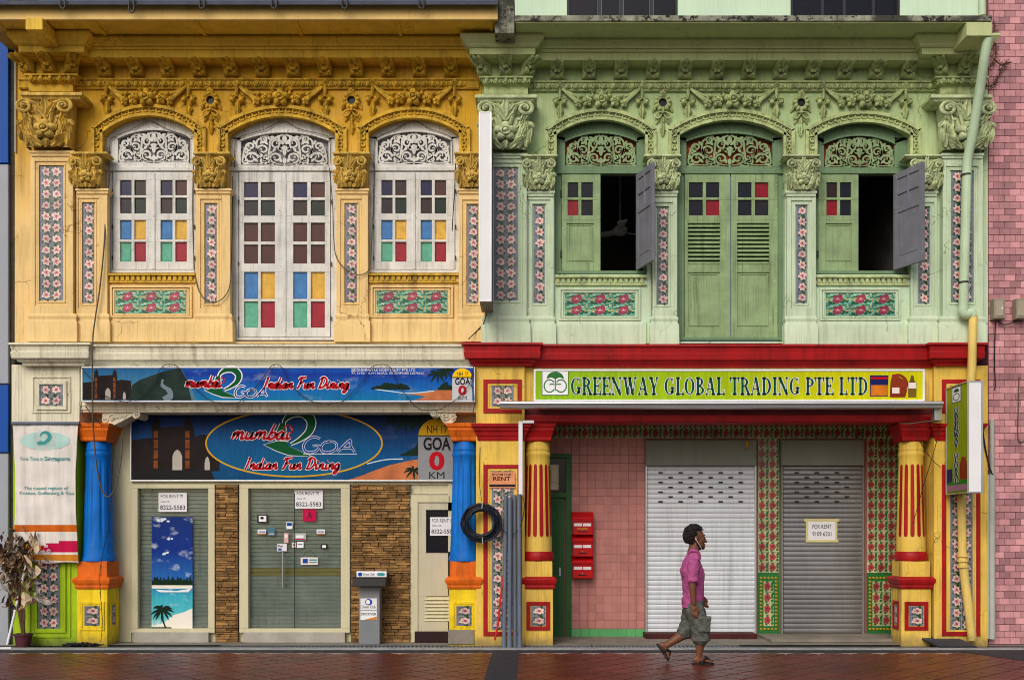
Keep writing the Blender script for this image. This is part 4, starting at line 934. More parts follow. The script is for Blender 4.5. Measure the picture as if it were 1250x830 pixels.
# shop wall
YL = .35
m = MB()
m.pbox(100, 495, 580, 591, YL, YL+.2); m.pbox(100, 591, 160, 788, YL, YL+.2); m.pbox(255.5, 591, 302, 788, YL+.03, YL+.2); m.pbox(419, 591, 505, 788, YL+.03, YL+.2); m.pbox(547, 591, 582, 788, YL, YL+.2); m.pbox(160, 771, 255.5, 788, YL+.03, YL+.2); m.pbox(302, 771, 419, 788, YL+.03, YL+.2)
m.pbox(505, 591, 547, 603, YL+.03, YL+.2)
sw = m.build('shop_wall', M['cream2'], YH)
def shopwin(a, b, c, d, name, lab, gx0, gx1):
    m = MB(); m.frame(a, b, c, d, gx0-a, YL-.03, YL+.1, 5); w = m.build(name, M['cream2'], YH, bevel=.005); w['label'] = lab
    MB().pbox(gx0-.5, b+4.5, gx1+.5, d-1, YL+.04, YL+.048).build('pane', GLS, w)
    nsl = int((d-b-5)/4.8)
    me = None
    for i in range(nsl):                                   # slatted blind behind the glass
        yy = b+5+i*(d-b-6)/nsl; hh = (d-b-6)/nsl
        s = MB(); x0, x1 = X(gx0, YL+.09), X(gx1, YL+.09); z1, z0 = Z(yy, YL+.09), Z(yy+hh, YL+.09)
        q = s.V([(x0, YL+.10, z1), (x1, YL+.10, z1), (x1, YL+.085, (z0+z1)/2+.01), (x0, YL+.085, (z0+z1)/2+.01), (x1, YL+.085, z0+.008), (x0, YL+.085, z0+.008), (x1, YL+.105, z0), (x0, YL+.105, z0)])
        s.Fc(q, q+1, q+2, q+3); s.Fc(q+3, q+2, q+4, q+5); s.Fc(q+5, q+4, q+6, q+7)
        s.build('blind_slat', M['blindy'] if (lab.startswith('glass door') and 20 <= i <= 21) else M['blind'], w)
    return w
GLS = glassm('shop_glass', (.86, .90, .88)); M['blind'] = mat('grey_green_blind', srgb(178, 184, 178), .5, .16, 3, .6, srgb(96, 104, 96)); M['blindy'] = mat('tan_blind_slat', srgb(176, 158, 96), .5, .1)
win_shop = shopwin(160, 591, 262, 772, 'shop_window', 'glass shop window with a beach poster and slatted blind', 168, 254)
door_glass = shopwin(292, 591, 427, 772, 'glass_door', 'glass door with a slatted blind, long handle and many stickers', 303, 418)
MB().pcbox(163, 771.5, 254.5, 786, YL-.06, YL+.04, .004).build('marble_sill', M['granite'], YH); MB().pcbox(297, 771.5, 421, 786, YL-.06, YL+.04, .004).build('marble_sill', M['granite'], YH)
MB().tube([P(345.3, 672, YL-.05), P(345.3, 717, YL-.05)], .016, 10).build('handle', M['steel'], door_glass, 40)
for py in (676, 712): MB().tube([P(345.3, py, YL-.05), P(345.3, py, YL+.04)], .009, 8).build('handle_post', M['steel'], door_glass, 40)
MB().tube([P(359.5, 602, YL+.03), P(359.5, 770, YL+.03)], .004, 6).build('door_edge', M['black'], door_glass)
# split stone cladding: every visible block
rnd = random.Random(5); cnt = 0; st_meshes = []
for k in range(8):
    m = MB(); m.cbox(-.5, .5, 0, .5, -.5, .5, .04); r = random.Random(k)
    m.v = [(x+r.uniform(-.03, .03), y+r.uniform(-.1, .1)*(y < .2), z+r.uniform(-.05, .05)) for x, y, z in m.v]; st_meshes.append(m.mesh('stone', M['stone']))
rest = MB(); stones = []
for a, b in ((263, 290.5), (428.5, 500.5)):
    MB().pbox(a, 591, b, 787, YL-.01, YL+.029).build('stone_backing', M['stoneg'], sw)
    py = 591.5
    while py < 785:
        h = rnd.choice((2.3, 2.8, 3.4, 4.2)); x = a-rnd.uniform(0, 6)
        while x < b-.8:
            w = rnd.uniform(8, 20); x0 = max(a, x); x1 = min(b, x+w); h2 = min(h, 786-py)
            if x1-x0 > 1.2:
                yd = YL-.03-rnd.uniform(0, .03); A = P((x0+x1)/2, py+h2/2, yd); W_, H_ = (x1-x0)*U*1.02-.006, h2*U*1.02-.005
                stones.append((W_*H_, A, (W_, .05, H_)))
            x += w
        py += h
stones.sort(key=lambda t: -t[0])
for k, (_, A, sc) in enumerate(stones):
    if k < 300: link('stone', rnd.choice(st_meshes), sw, A, None, sc)
    else: rest.at(A, 1); rest.cbox(-sc[0]/2, sc[0]/2, 0, .03, -sc[2]/2, sc[2]/2, .003)
rest.at(); tag(rest.build('small_stones', M['stone'], sw), kind='stuff')
# service door
m = MB(); m.pbox(501, 604, 510, 787, YL-.02, YL+.03); m.pbox(510, 604, 548, 613, YL-.02, YL+.03); sd_ = m.build('service_door', M['cream2'], YH, bevel=.004); sd_['label'] = 'cream metal service door with a small dark window and louvre'
M['doorc'] = mat('cream_door_panel', srgb(196, 190, 164), .5, .08, 2, .3, srgb(120, 110, 84))
m = MB(); pane_grid(m, None, 510, 613, 562, 787, [(521, 554)], [(623, 673.5), (727.5, 758)], YL, .04); m.build('panel', M['doorc'], sd_)
MB().pbox(520, 622, 555, 674, YL+.015, YL+.02).build('pane', PC['black'], sd_)
m = MB(); m.frame(520, 622, 555, 674.5, 1.3, YL-.006, YL+.01); m.build('pane_frame', M['black'], sd_)
for i in range(7):
    s = MB(); x0, x1 = X(518, YL), X(552, YL); zc = Z(730+i*4.3, YL); q = s.V([(x0, YL-.012, zc-.02), (x1, YL-.012, zc-.02), (x1, YL+.02, zc+.022), (x0, YL+.02, zc+.022), (x0, YL-.006, zc-.026), (x1, YL-.006, zc-.026)])
    s.Fc(q, q+1, q+2, q+3); s.Fc(q+4, q+5, q+1, q); s.build('slat', M['cream2'], sd_)
MB().pbox(517, 726, 553, 759, YL+.025, YL+.035).build('louvre_back', M['dark'], sd_)
tag(MB().pcbox(506, 771, 549, 787, YL-.12, YL-.021, .01).build('doorstep_mat', mat('black_rubber', srgb(38, 18, 22), .6, .2), None), 'black rubber step block before the cream service door', 'step')
# ---- green house
cornice(GH, M['red'], (640, 1150), [(563, 663, True, True), (1133, 1207, True, True)], 420, 0)
m = MB(); m.pbox(636, 446, 1146, 508, -.02, .33); m.build('beam', M['pier'], GH)
m = MB(); m.pbox(640, 491, 1145, 507, -.035, -.021); m.build('beam_board', mat('maroon_board', srgb(86, 20, 22), .6, .2), GH)
m = MB(); m.mould([(506.5, -.05), (508, -.055), (514, -.055), (515.5, -.045)], 640, 1145, False, False, .32); m.build('red_beam', M['red'], GH, bevel=.004)
def pier(a, b, tx0, tx1, fx0, fx1, lab):
    m = MB(); m.pbox(a, 446, b, 789, -.1, .4); p = m.build('pier', M['pier'], GH, bevel=.006); p['label'] = lab
    m = MB(); m.frame(fx0, 463, fx1, 504, 5.2, -.115, -.1); m.frame(fx0, 567, fx1, 776, 5.2, -.115, -.1, 5); m.build('panel_frame', M['red'], p, bevel=.003)
    m = MB(); m.frame(fx0+5.4, 468.4, fx1-5.4, 498.6, 2.2, -.108, -.1); m.frame(fx0+5.4, 572.4, fx1-5.4, 770.6, 2.2, -.108, -.1); m.build('inner_frame', M['pier'], p)
    tiles(p, 'lily', tx0, 470.7, tx1, 496.3, 2, 2, -.104, flipx=[1]); tiles(p, 'lily', tx0, 575, tx1, 768.4, 2, 14, -.104, flipx=[1])
    m = MB(); m.mould([(516.5, -.19), (520.5, -.185), (522, -.16), (525, -.155), (527, -.135), (531.5, -.125), (533, -.112), (537, -.108), (538.5, -.1)], a-6 if a < 800 else a-4, b+8 if a < 800 else b, True, True, .0); m.build('capital', M['red'], p, 25, bevel=.003)
    return p
pier(581, 640.5, 600, 627, 590, 637, 'yellow pier with red framed tile panel behind the grey pipes'); pier(1140.5, 1206, 1160, 1187.5, 1150, 1197, 'yellow pier with red framed tile panel behind the rainwater pipe')
RC = (M['red'], M['pier'], M['pier'], M['pier'], M['red'], M['red'])
column(GH, 657, -.07, .2, RC, 'red', 'yellow column with red flutes beside the grey pipes', rings=1)
column(GH, 1118.5, -.07, .2, RC, 'red', 'yellow column with red flutes beside the projecting sign', side_panel=-1, rings=1)
GL = 1.1
x0, x1 = X(636, 0), X(1146, 0); zc = Z(500)
m = MB(); m.box(x0-.3, x1+.3, .34, GL+.3, zc, zc+.08); m.build('arcade_ceiling', M['cream'], GH)
m = MB(); m.box(x0-.25, x0-.02, .405, GL+.3, -.02, zc-.002); m.build('side_wall', M['pier'], GH); m = MB(); m.box(x1+.02, x1+.25, .405, GL+.3, -.02, zc-.002); m.build('side_wall', M['pier'], GH)
m = MB(); m.box(x0-.019, x1+.019, GL+.02, GL+.25, -.02, zc-.003); gw = m.build('shop_wall', M['pinkg'], GH)
pt = MB(); pt.cbox(-.5, .5, 0, .5, -.5, .5, .03); ptm = pt.mesh('tile', M['pinkt']); skm = pt.mesh('tile', M['skirt'])
def plain_tiles(a, b, c, d, nc, nr, me, y=GL, par=None, gap=.98):
    x0, x1, z1, z0 = X(a, y), X(c, y), Z(b, y), Z(d, y); w, h = (x1-x0)/nc, (z1-z0)/nr
    for i in range(nc):
        for j in range(nr): link('tile', me, par or gw, (x0+(i+.5)*w, y+rnd.uniform(-.001, .001), z0+(j+.5)*h), None, (w*gap, .05, h*gap))
plain_tiles(697.5, 535, 787, 767, 9, 23, ptm); plain_tiles(660, 535, 697.5, 555, 4, 2, ptm); plain_tiles(697.5, 767.3, 787, 777, 8, 1, skm)
tiles(gw, 'rose', 660, 511, 1104, 535, 36, 2, GL); tiles(gw, 'rose', 925.5, 535.2, 951, 699, 2, 13, GL); tiles(gw, 'rose', 1058.5, 535.2, 1096, 699, 3, 13, GL)
for a, c, n in ((925.5, 951, 2), (1058.5, 1096, 3)):
    MB().pbox(a, 699.3, c, 777, GL-.002, GL+.02).build('dado', M['dgt'] if 'dgt' in M else mat('dark_green_glaze', srgb(40, 112, 56), .3, .1), gw)
    m = MB()
    for (u, v, w, h) in ((a+1.5, 702.5, c-1.5, 707.5), (a+1.5, 765, c-1.5, 770), (a+1.5, 707.5, a+5.5, 765), (c-5.5, 707.5, c-1.5, 765)):
        L = max(w-u, h-v); k = int(L/4.2)
        for i in range(k):
            t = (i+.5)/k; px, py = (u+(w-u)*t, (v+h)/2) if (w-u) > (h-v) else ((u+w)/2, v+(h-v)*t)
            q = P(px, py, GL-.004); m.ell(q, (.024, .014, .018), 7, 5, (0, .6, 0))
    tag(m.build('rope_border', T['gold'], gw, 60), kind='stuff'); tiles(gw, 'rose', a+6.5, 709, c-6.5, 764, max(1, n-1), 4, GL-.004)
# shutters
def shutter(a, b, c, d, box, mt, rail, lab, slots):
    m = MB(); m.pbox(a-2, b, a, d+2, GL-.06, GL+.019); m.pbox(c, b, c+2, d+2, GL-.06, GL+.019); S = m.build('roller_shutter', rail, GH, bevel=.003); S['label'] = lab
    MB().pcbox(a-2, box, c+2, b, GL-.12, GL+.019, .008).build('housing', M['shut_box'], S)
    n = int((d-b)/5.75); h = (Z(b, GL)-Z(d, GL))/n; x0, x1 = X(a, GL), X(c, GL); s = MB(); y = 0
    prof = [(.004, h/2), (.001, h/2-.004), (-.002, h*.2), (-.003, -.01), (-.002, -h*.36), (.001, -h/2+.004), (.004, -h/2)]
    q = s.V([(x0-(x0+x1)/2, p[0], p[1]) for p in prof]+[(x1-(x0+x1)/2, p[0], p[1]) for p in prof])
    for i in range(len(prof)-1): s.Fc(q+i, q+i+1, q+len(prof)+i+1, q+len(prof)+i)
    me = s.mesh('slat', mt, 70); z1 = Z(b, GL)
    for i in range(n): link('slat', me, S, ((x0+x1)/2, GL-.02, z1-(i+.5)*h))
    m = MB()
    for i in range(1, 8):
        for k in range(int((c-a)/24.4)+1):
            px = a+16+k*24.4+(12.2 if i % 2 == 0 else 0)
            if px+6 < c-4: zz = z1-(i+.55)*h; xx = X(px, GL); m.box(xx-.032, xx+.032, GL-.036, GL-.03, zz-.011, zz+.011)
    tag(m.build('vent_slots', M['black'], S), kind='stuff')
    return S
s1 = shutter(790, 568, 921.5, 773, 537, M['shutter_w'], M['alu'], 'white ribbed roller shutter behind the walking man', 1)
s2 = shutter(956, 568, 1053, 772.5, 537, M['shutter_g'], M['shut_box'], 'grey steel roller shutter with a taped notice', 1)
tag(MB().pcbox(788, 773.5, 924, 781, .75, 1.09, .01).build('threshold_step', mat('maroon_step_paint', srgb(70, 24, 24), .7, .4, 6, .5), None), 'low maroon step under the white roller shutter', 'step')
# green panelled door with transom box
m = MB(); m.pbox(655, 553.5, 697, 559, GL-.05, GL+.019); m.pbox(690.5, 559, 697, 777, GL-.05, GL+.019); m.pbox(655, 601, 690.5, 607, GL-.05, GL+.019); gd = m.build('panelled_door', M['dgreen'], GH, bevel=.004); gd['label'] = 'dark green panelled door partly hidden by the red fluted column'
m = MB(); m.pbox(655, 607, 688.5, 777, GL-.005, GL+.018)
for y0, y1 in ((613, 640), (648, 690), (698, 765)): m.frame(664, y0, 684, y1, 2, GL-.014, GL-.005); m.pcbox(668, y0+4, 680, y1-4, GL-.013, GL-.005, .006)
m.build('door_leaf', M['dgreen'], gd); MB().pbox(655, 559, 690.5, 601, GL+.005, GL+.018).build('transom_pane', PC['black'], gd)
MB().pcbox(662, 567, 682, 598, GL-.06, GL+.004, .006).build('meter_cabinet', M['cream'], gd); MB().pbox(663, 574, 673, 592, GL-.063, GL-.0605).build('cabinet_picture', T['gold'], gd); MB().pbox(664.5, 576, 671.5, 590, GL-.066, GL-.0632).build('cabinet_print', PC['blue'], gd)
MB().pcbox(682, 692, 685, 703, GL-.03, GL-.015, .004).build('handle', M['steel'], gd)
# ---------------------------------------------------------------- ground, pavement, neighbours
m = MB(); q = m.V([(-60, -60, -.03), (60, -60, -.03), (60, 40, -.03), (-60, 40, -.03)]); m.Fc(q, q+1, q+2, q+3); struct(m.build('ground', M['asphalt']))
def sheet(name, x0, x1, y0, y1, z, mt, th=.05): return struct(MB().box(x0, x1, y0, y1, z-th, z).build(name, mt))
sheet('road', -30, 30, -30, -3.9, -.012, M['asphalt'], .01)
sheet('arcade_floor', X(97), X(1206), -.02, 2.2, .004, M['concrete'], .03)
sheet('pavement_edge', -9, 9, -.02, 2.0, .001, M['concrete'], .03)
sheet('drain_channel', -9, 9, -.36, -.022, -.012, M['iron'], .01)
sheet('kerb', -9, 9, -.60, -.362, .006, M['kerb']); sheet('gutter_strip', -9, 9, -.88, -.602, .0, M['granite_band'])
pv = sheet('pavement', -9, 9, -3.88, -.882, -.006, M['pgrout'])
xb0, xb1 = X(597, -2), X(632, -2)
sheet('granite_band', xb0, xb1, -3.87, -.884, .007, M['granite_band'], .012)
# red clay pavers laid on the diagonal
s = .285; g = .018; h = s/math.sqrt(2)
pm = MB(); a = (s-g)/2; pm.cbox(-a, a, -.008, .0, -a, a, .004); pm.v = [(x, z, -y) for x, y, z in pm.v]; pmesh = pm.mesh('paver', M['ptile'])
cells = []
import itertools
for i in range(-60, 60):
    for j in range(-60, 60):
        x = (i+j)*h; y = -.88+(i-j)*h
        if -.90 > y > -3.86 and -8.8 < x < 8.8:
            px = CX+x*F/(D+y); py = HZ+CZ*F/(D+y)
            if -20 < px < 1270 and py < 840: cells.append((abs(py-835), x, y))
cells.sort()
rest = MB()
for k, (_, x, y) in enumerate(cells):
    if k < 300: link('paver', pmesh, pv, (x, y, -.005), (random.uniform(-.004, .004), random.uniform(-.004, .004), pi/4))
    else:
        b0 = len(rest.v); dz = random.uniform(-.0012, .0012)
        c_, s_ = cos(pi/4), sin(pi/4)
        q = rest.V([(x+c_*p[0]-s_*p[1], y+s_*p[0]+c_*p[1], -.005+p[2]+dz) for p in pm.v])
        for f in pm.f: rest.Fc(*[q+i for i in f])
if rest.v: tag(rest.build('far_pavers', M['ptile'], pv), kind='stuff')
struct(MB().prism([(X(1176, -.9), -.885), (9, -.885), (9, -2.4), (X(1250, -2.0)+.2, -2.05)], -.004, .008).build('asphalt_apron', M['granite_band'])).rotation_euler = (0, 0, 0)
ap = bpy.data.objects['asphalt_apron']; me = ap.data
for v in me.vertices: v.co = (v.co.x, v.co.z, v.co.y)
# drain gratings, one per metre
gm = MB()
for k in range(18): x = -.485+k*.055; gm.box(x, x+.024, -.115, .115, -.008, .002)
gm.box(-.495, .495, -.13, -.116, -.01, .003); gm.box(-.495, .495, .116, .13, -.01, .003); gme = gm.mesh('grate', M['steel2'] if 'steel2' in M else mat('dull_steel_grate', srgb(120, 124, 128), .6, .2, metal=.2))
dg_ = thing('drain_grating', 'long slotted steel drain cover running along the foot of the shopfronts', 'drain', (0, -.19, 0))
for k in range(-4, 3): link('grate', gme, dg_, (k*1.0+.35, -.19, 0))
# blue building at the left edge
BB = thing('blue_clad_building', 'building with blue and grey metal panels at the left edge', 'building', (X(-40), .1, 0))
MB().box(-12, X(10.5, .05), .06, 5, -.02, 9.2).build('wall', M['greypan'], BB)
for a, b, mt in ((-20, 199, 'bluepan'), (201, 468, 'greypan'), (470, 552, 'bluepan'), (554, 790, 'greypan')): MB().pcbox(-420, a, 10, b, .0, .058, .006).build('panel', M[mt], BB)
MB().pbox(11, -10, 17.5, 790, .05, .3).build('wall_edge', M['brick_edge'], BB)
MB().tube([P(18.8, 55, -.02), P(18.8, 186, -.02)], .012, 6).build('edge_pipe', M['conduit'], BB)
# pink tiled building at the right edge
PB = thing('pink_tiled_building', 'pink brick-tiled building at the right edge', 'building', (X(1230), .2, 0))
MB().box(X(1206.5, .02), 12, .03, 5, -.02, 9.4).build('wall', M['pinkbg'], PB); wl = bpy.data.objects['wall'] if False else PB.children[0]
bm_ = MB(); bm_.cbox(-.5, .5, 0, .6, -.5, .5, .03); bmesh_t = bm_.mesh('tile', M['pinkb'])
rows = 97; hh = 8.05; k = 0; rnd = random.Random(9); ex = MB(); rowsl = []
for r in range(-1, rows):
    py = 778-(r+.5)*hh; x = 1206.5-(0 if r % 2 else 6.6)
    while x < 1430:
        a, b = max(x, 1206.8), x+13.2
        if b-a > 2:
            w, h_ = (b-a)*U-.006, hh*U-.007; loc = P((a+b)/2, py, .015+rnd.uniform(-.002, .002))
            if (b-a) < 10 or a > 1250: ex.at(loc, 1); ex.cbox(-w/2, w/2, 0, .03, -h_/2, h_/2, .003)
            else: link('tile', bmesh_t, wl, loc, None, (w, .03, h_)); k += 1
        x += 13.2
ex.at(); tag(ex.build('edge_tiles', M['pinkb'], wl), kind='stuff')
# ---------------------------------------------------------------- lettering made from strokes
def A_(cx, cz, rx, rz, t0, t1, wx, wz): return ('a', cx, cz, rx, rz, t0, t1, wx, wz)
def R_(*a): return ('r',)+a
def L_(*a): return ('l',)+a
SERIF = dict(
 I=(.36, [R_(.09,0,.27,1), R_(0,0,.36,.05), R_(0,.95,.36,1)]),
 T=(.66, [R_(.24,0,.42,1), R_(0,.94,.66,1), R_(0,.74,.06,1), R_(.60,.74,.66,1), R_(.14,0,.52,.05)]),
 L=(.58, [R_(.08,0,.26,1), R_(0,.95,.34,1), R_(0,0,.58,.06), R_(.52,0,.58,.27)]),
 E=(.62, [R_(.08,0,.26,1), R_(0,.94,.58,1), R_(.52,.74,.58,1), R_(0,0,.62,.06), R_(.56,0,.62,.27), R_(.2,.48,.44,.54), R_(.40,.38,.45,.64)]),
 P=(.62, [R_(.08,0,.26,1), R_(0,0,.36,.05), R_(0,.95,.3,1), A_(.25,.73,.37,.27,-90,90,.18,.06)]),
 R=(.70, [R_(.08,0,.26,1), R_(0,0,.34,.05), R_(0,.95,.3,1), A_(.25,.74,.35,.26,-90,90,.18,.06), L_(.32,.5,.56,0,.18), R_(.48,0,.72,.05)]),
 B=(.64, [R_(.08,0,.26,1), R_(0,0,.3,.05), R_(0,.95,.3,1), A_(.25,.75,.31,.25,-90,90,.17,.06), A_(.25,.26,.38,.26,-90,90,.18,.06)]),
 D=(.70, [R_(.08,0,.26,1), R_(0,0,.3,.06), R_(0,.94,.3,1), A_(.26,.5,.43,.5,-90,90,.18,.06)]),
 O=(.74, [A_(.37,.5,.37,.5,0,360,.18,.05)]),
 G=(.74, [A_(.37,.5,.37,.5,50,325,.18,.05), R_(.50,.05,.68,.42), R_(.42,.38,.76,.43), R_(.60,.68,.65,.98)]),
 N=(.76, [R_(.08,0,.14,1), R_(.61,0,.67,1), L_(.02,1,.54,0,.19), R_(0,0,.22,.05), R_(.52,.95,.76,1), R_(0,.95,.2,1)]),
 A=(.74, [L_(.33,1,.06,0,.06), L_(.30,1,.52,0,.18), R_(.17,.3,.55,.35), R_(0,0,.22,.05), R_(.45,0,.74,.05)]),
 W=(1.04, [L_(.08,1,.27,0,.17), L_(.50,1,.34,0,.06), L_(.44,1,.63,0,.17), L_(.90,1,.72,0,.06), R_(0,.95,.32,1), R_(.38,.95,.66,1), R_(.80,.95,1.04,1)]),
 Y=(.72, [L_(.06,1,.27,.45,.18), L_(.58,1,.42,.45,.06), R_(.27,0,.45,.48), R_(.17,0,.55,.05), R_(0,.95,.3,1), R_(.50,.95,.72,1)]))
def serif_layout(s, gap=.09, space=.36):
    x = 0; out = []
    for ch in s:
        if ch == ' ': x += space; continue
        out.append((ch, x)); x += SERIF[ch][0]+gap
    return out, x-gap
def serif_into(m, s, fmap, y_layer, g=0.):
    """fmap maps (u, v) with v in 0..1 of cap height and u in the same unit to a 3D point at layer"""
    lay, tot = serif_layout(s)
    for ch, x in lay:
        for p in SERIF[ch][1]:
            if p[0] == 'r': q = [(p[1]-g, p[2]-g), (p[3]+g, p[2]-g), (p[3]+g, p[4]+g), (p[1]-g, p[4]+g)]; polys = [q]
            elif p[0] == 'l':
                _, xa, za, xb, zb, w = p; sl = (xb-xa)/(zb-za); za2, zb2 = (za+g, zb-g) if za > zb else (za-g, zb+g); xa2 = xa+(za2-za)*sl; xb2 = xb+(zb2-zb)*sl
                polys = [[(xb2-g, zb2), (xb2+w+g, zb2), (xa2+w+g, za2), (xa2-g, za2)]]
            else:
                _, cx, cz, rx, rz, t0, t1, wx, wz = p; n = 16; polys = []
                for i in range(n):
                    a, b = radians(t0+(t1-t0)*i/n), radians(t0+(t1-t0)*(i+1)/n)
                    polys.append([(cx+(rx+g)*cos(a), cz+(rz+g)*sin(a)), (cx+(rx+g)*cos(b), cz+(rz+g)*sin(b)), (cx+(rx-wx-g)*cos(b), cz+(rz-wz-g)*sin(b)), (cx+(rx-wx-g)*cos(a), cz+(rz-wz-g)*sin(a))])
            for q in polys:
                b = m.V([fmap(x+u, v, y_layer) for u, v in q]); m.Fc(*range(b, b+len(q)))
    return m
SCR = dict(
 I=(.40, [[(.24,1.0),(.2,.7),(.16,.35),(.08,.0)], [(.10,.9),(.24,1.0)], [(.0,.06),(.1,.0)]]),
 F=(.62, [[(.24,.94),(.22,.5),(.12,.02),(.02,.04)], [(.02,.78),(.12,.95),(.4,.97),(.64,1.02)], [(.14,.5),(.34,.5),(.46,.55)]]),
 D=(.72, [[(.2,.96),(.16,.5),(.08,.06)], [(0,.8),(.2,1.0),(.52,.86),(.62,.5),(.42,.12),(.1,.02),(.0,.1)]]),
 n=(.50, [[(.06,.48),(.08,.3),(.04,0)], [(.06,.22),(.18,.44),(.3,.46),(.32,.28),(.3,.06),(.38,0),(.5,.12)]]),
 u=(.50, [[(.06,.48),(.04,.2),(.1,.02),(.22,.06),(.32,.3),(.36,.48)], [(.36,.46),(.34,.14),(.4,0),(.5,.1)]]),
 d=(.52, [[(.34,.38),(.22,.48),(.06,.32),(.06,.06),(.18,0),(.32,.22),(.4,.6),(.46,1.0)], [(.38,.5),(.34,.12),(.42,0),(.52,.1)]]),
 i=(.30, [[(.08,.46),(.08,.14),(.14,0),(.3,.12)], [(.14,.66),(.18,.72)]]),
 a=(.50, [[(.34,.4),(.2,.48),(.05,.3),(.06,.06),(.18,0),(.3,.16),(.36,.46)], [(.36,.44),(.33,.12),(.4,0),(.5,.1)]]),
 g=(.50, [[(.34,.4),(.2,.48),(.05,.3),(.06,.08),(.18,.03),(.3,.16),(.36,.46)], [(.36,.44),(.32,-.1),(.22,-.36),(.06,-.36),(.08,-.2),(.3,-.04),(.48,.14)]]),
 m=(.74, [[(.06,.48),(.08,.3),(.04,0)], [(.06,.22),(.16,.44),(.28,.46),(.28,.26),(.24,0)], [(.28,.22),(.4,.44),(.52,.46),(.54,.28),(.52,.06),(.6,0),(.74,.12)]]),
 b=(.46, [[(.18,1.),(.12,.6),(.05,.1),(.12,0),(.3,.06),(.38,.28),(.28,.46),(.12,.34)], [(.36,.3),(.5,.34)]]),
 G=(.86, [[(.78,.86),(.5,1.0),(.16,.8),(.02,.4),(.16,.06),(.46,0),(.72,.16),(.78,.42),(.46,.42)]]),
 O=(.84, [[(.42,.72),(.14,.6),(.02,.3),(.16,.03),(.46,0),(.74,.18),(.78,.46),(.6,.68),(.3,.66)]]),
 A=(.90, [[(.02,0),(.26,.4),(.56,.78),(.64,.4),(.86,0)], [(.14,.26),(.72,.28)]]))
def script_into(m, s, a, b, c, d, y, w=.12, g=0., shear=.28, space=.34):
    """brush script fitted to photo box (cap top b, baseline d)"""
    x = 0; st = []
    for ch in s:
        if ch == ' ': x += space; continue
        wd, strokes = SCR[ch]
        for q in strokes: st.append([(x+p[0]+shear*p[1], p[1]) for p in q])
        x += wd
    tot = x; kx = (c-a)/tot; kz = (d-b)
    for q in st:
        pts = smoothpath(q, 5) if len(q) > 2 else q
        pts = [(X(a+p[0]*kx, y), Z(d-p[1]*kz, y)) for p in pts]; L = len(pts); un = kz*U
        ws = [(w*(.62+.5*sin(pi*min(1, .15+i/max(1, L-1)*.8)))+2*g)*un for i in range(L)]
        m.ribbon(pts, ws, y)
    return m
# ---------------------------------------------------------------- printed pictures
def ink(name, col, rough=.45, var=.05): return mat('print_'+name, col, max(rough, .6), var, 6, bump=0, spec=.12)
def picture(name, stops, a, c, b, d, y, axis='z', nz=.12, ns=3., clouds=0):
    """printed gradient across the panel (a..c, b..d in photo px at depth y)"""
    m = bpy.data.materials.new(name); m.use_nodes = True; nt = m.node_tree; B = nt.nodes['Principled BSDF']; g = nt.nodes.new('ShaderNodeNewGeometry'); sp = nt.nodes.new('ShaderNodeSeparateXYZ'); nt.links.new(g.outputs['Position'], sp.inputs[0])
    n = noise(nt, g.outputs['Position'], ns, 6, (1, 1, 2.2)); lo, hi = (Z(d, y), Z(b, y)) if axis == 'z' else (X(a, y), X(c, y))
    mr = N(nt, 'ShaderNodeMapRange', i1=lo, i2=hi); nt.links.new(sp.outputs[2 if axis == 'z' else 0], mr.inputs[0])
    ad = N(nt, 'ShaderNodeMath', operation='MULTIPLY_ADD', i1=nz*2); nt.links.new(n, ad.inputs[0]); nt.links.new(mr.outputs[0], ad.inputs[2]); sb = N(nt, 'ShaderNodeMath', operation='SUBTRACT', i1=nz); nt.links.new(ad.outputs[0], sb.inputs[0])
    r = nt.nodes.new('ShaderNodeValToRGB'); e = r.color_ramp.elements
    for i, (p, col) in enumerate(stops):
        q = e[i] if i < 2 else e.new(p); q.position = p; q.color = (*col, 1)
    nt.links.new(sb.outputs[0], r.inputs[0]); c_ = r.outputs[0]
    if clouds: c_ = mixc(nt, ramp(nt, noise(nt, g.outputs['Position'], ns*1.7, 7, (1, 1, 1.8), .6, (3, 1, 4)), .56, .74, (0, 0, 0, 1), (clouds,)*3+(1,)), c_, (.75, .85, .9))
    c_ = mixc(nt, 1.0, c_, ramp(nt, noise(nt, g.outputs['Position'], 1., 5, (26, 26, 2.5), .65), .35, .75, (1, 1, 1, 1), (.72, .72, .70, 1)), 'MULTIPLY')
    nt.links.new(c_, B.inputs['Base Color']); B.inputs['Roughness'].default_value = .5; B.inputs['Specular IOR Level'].default_value = .12
    return m
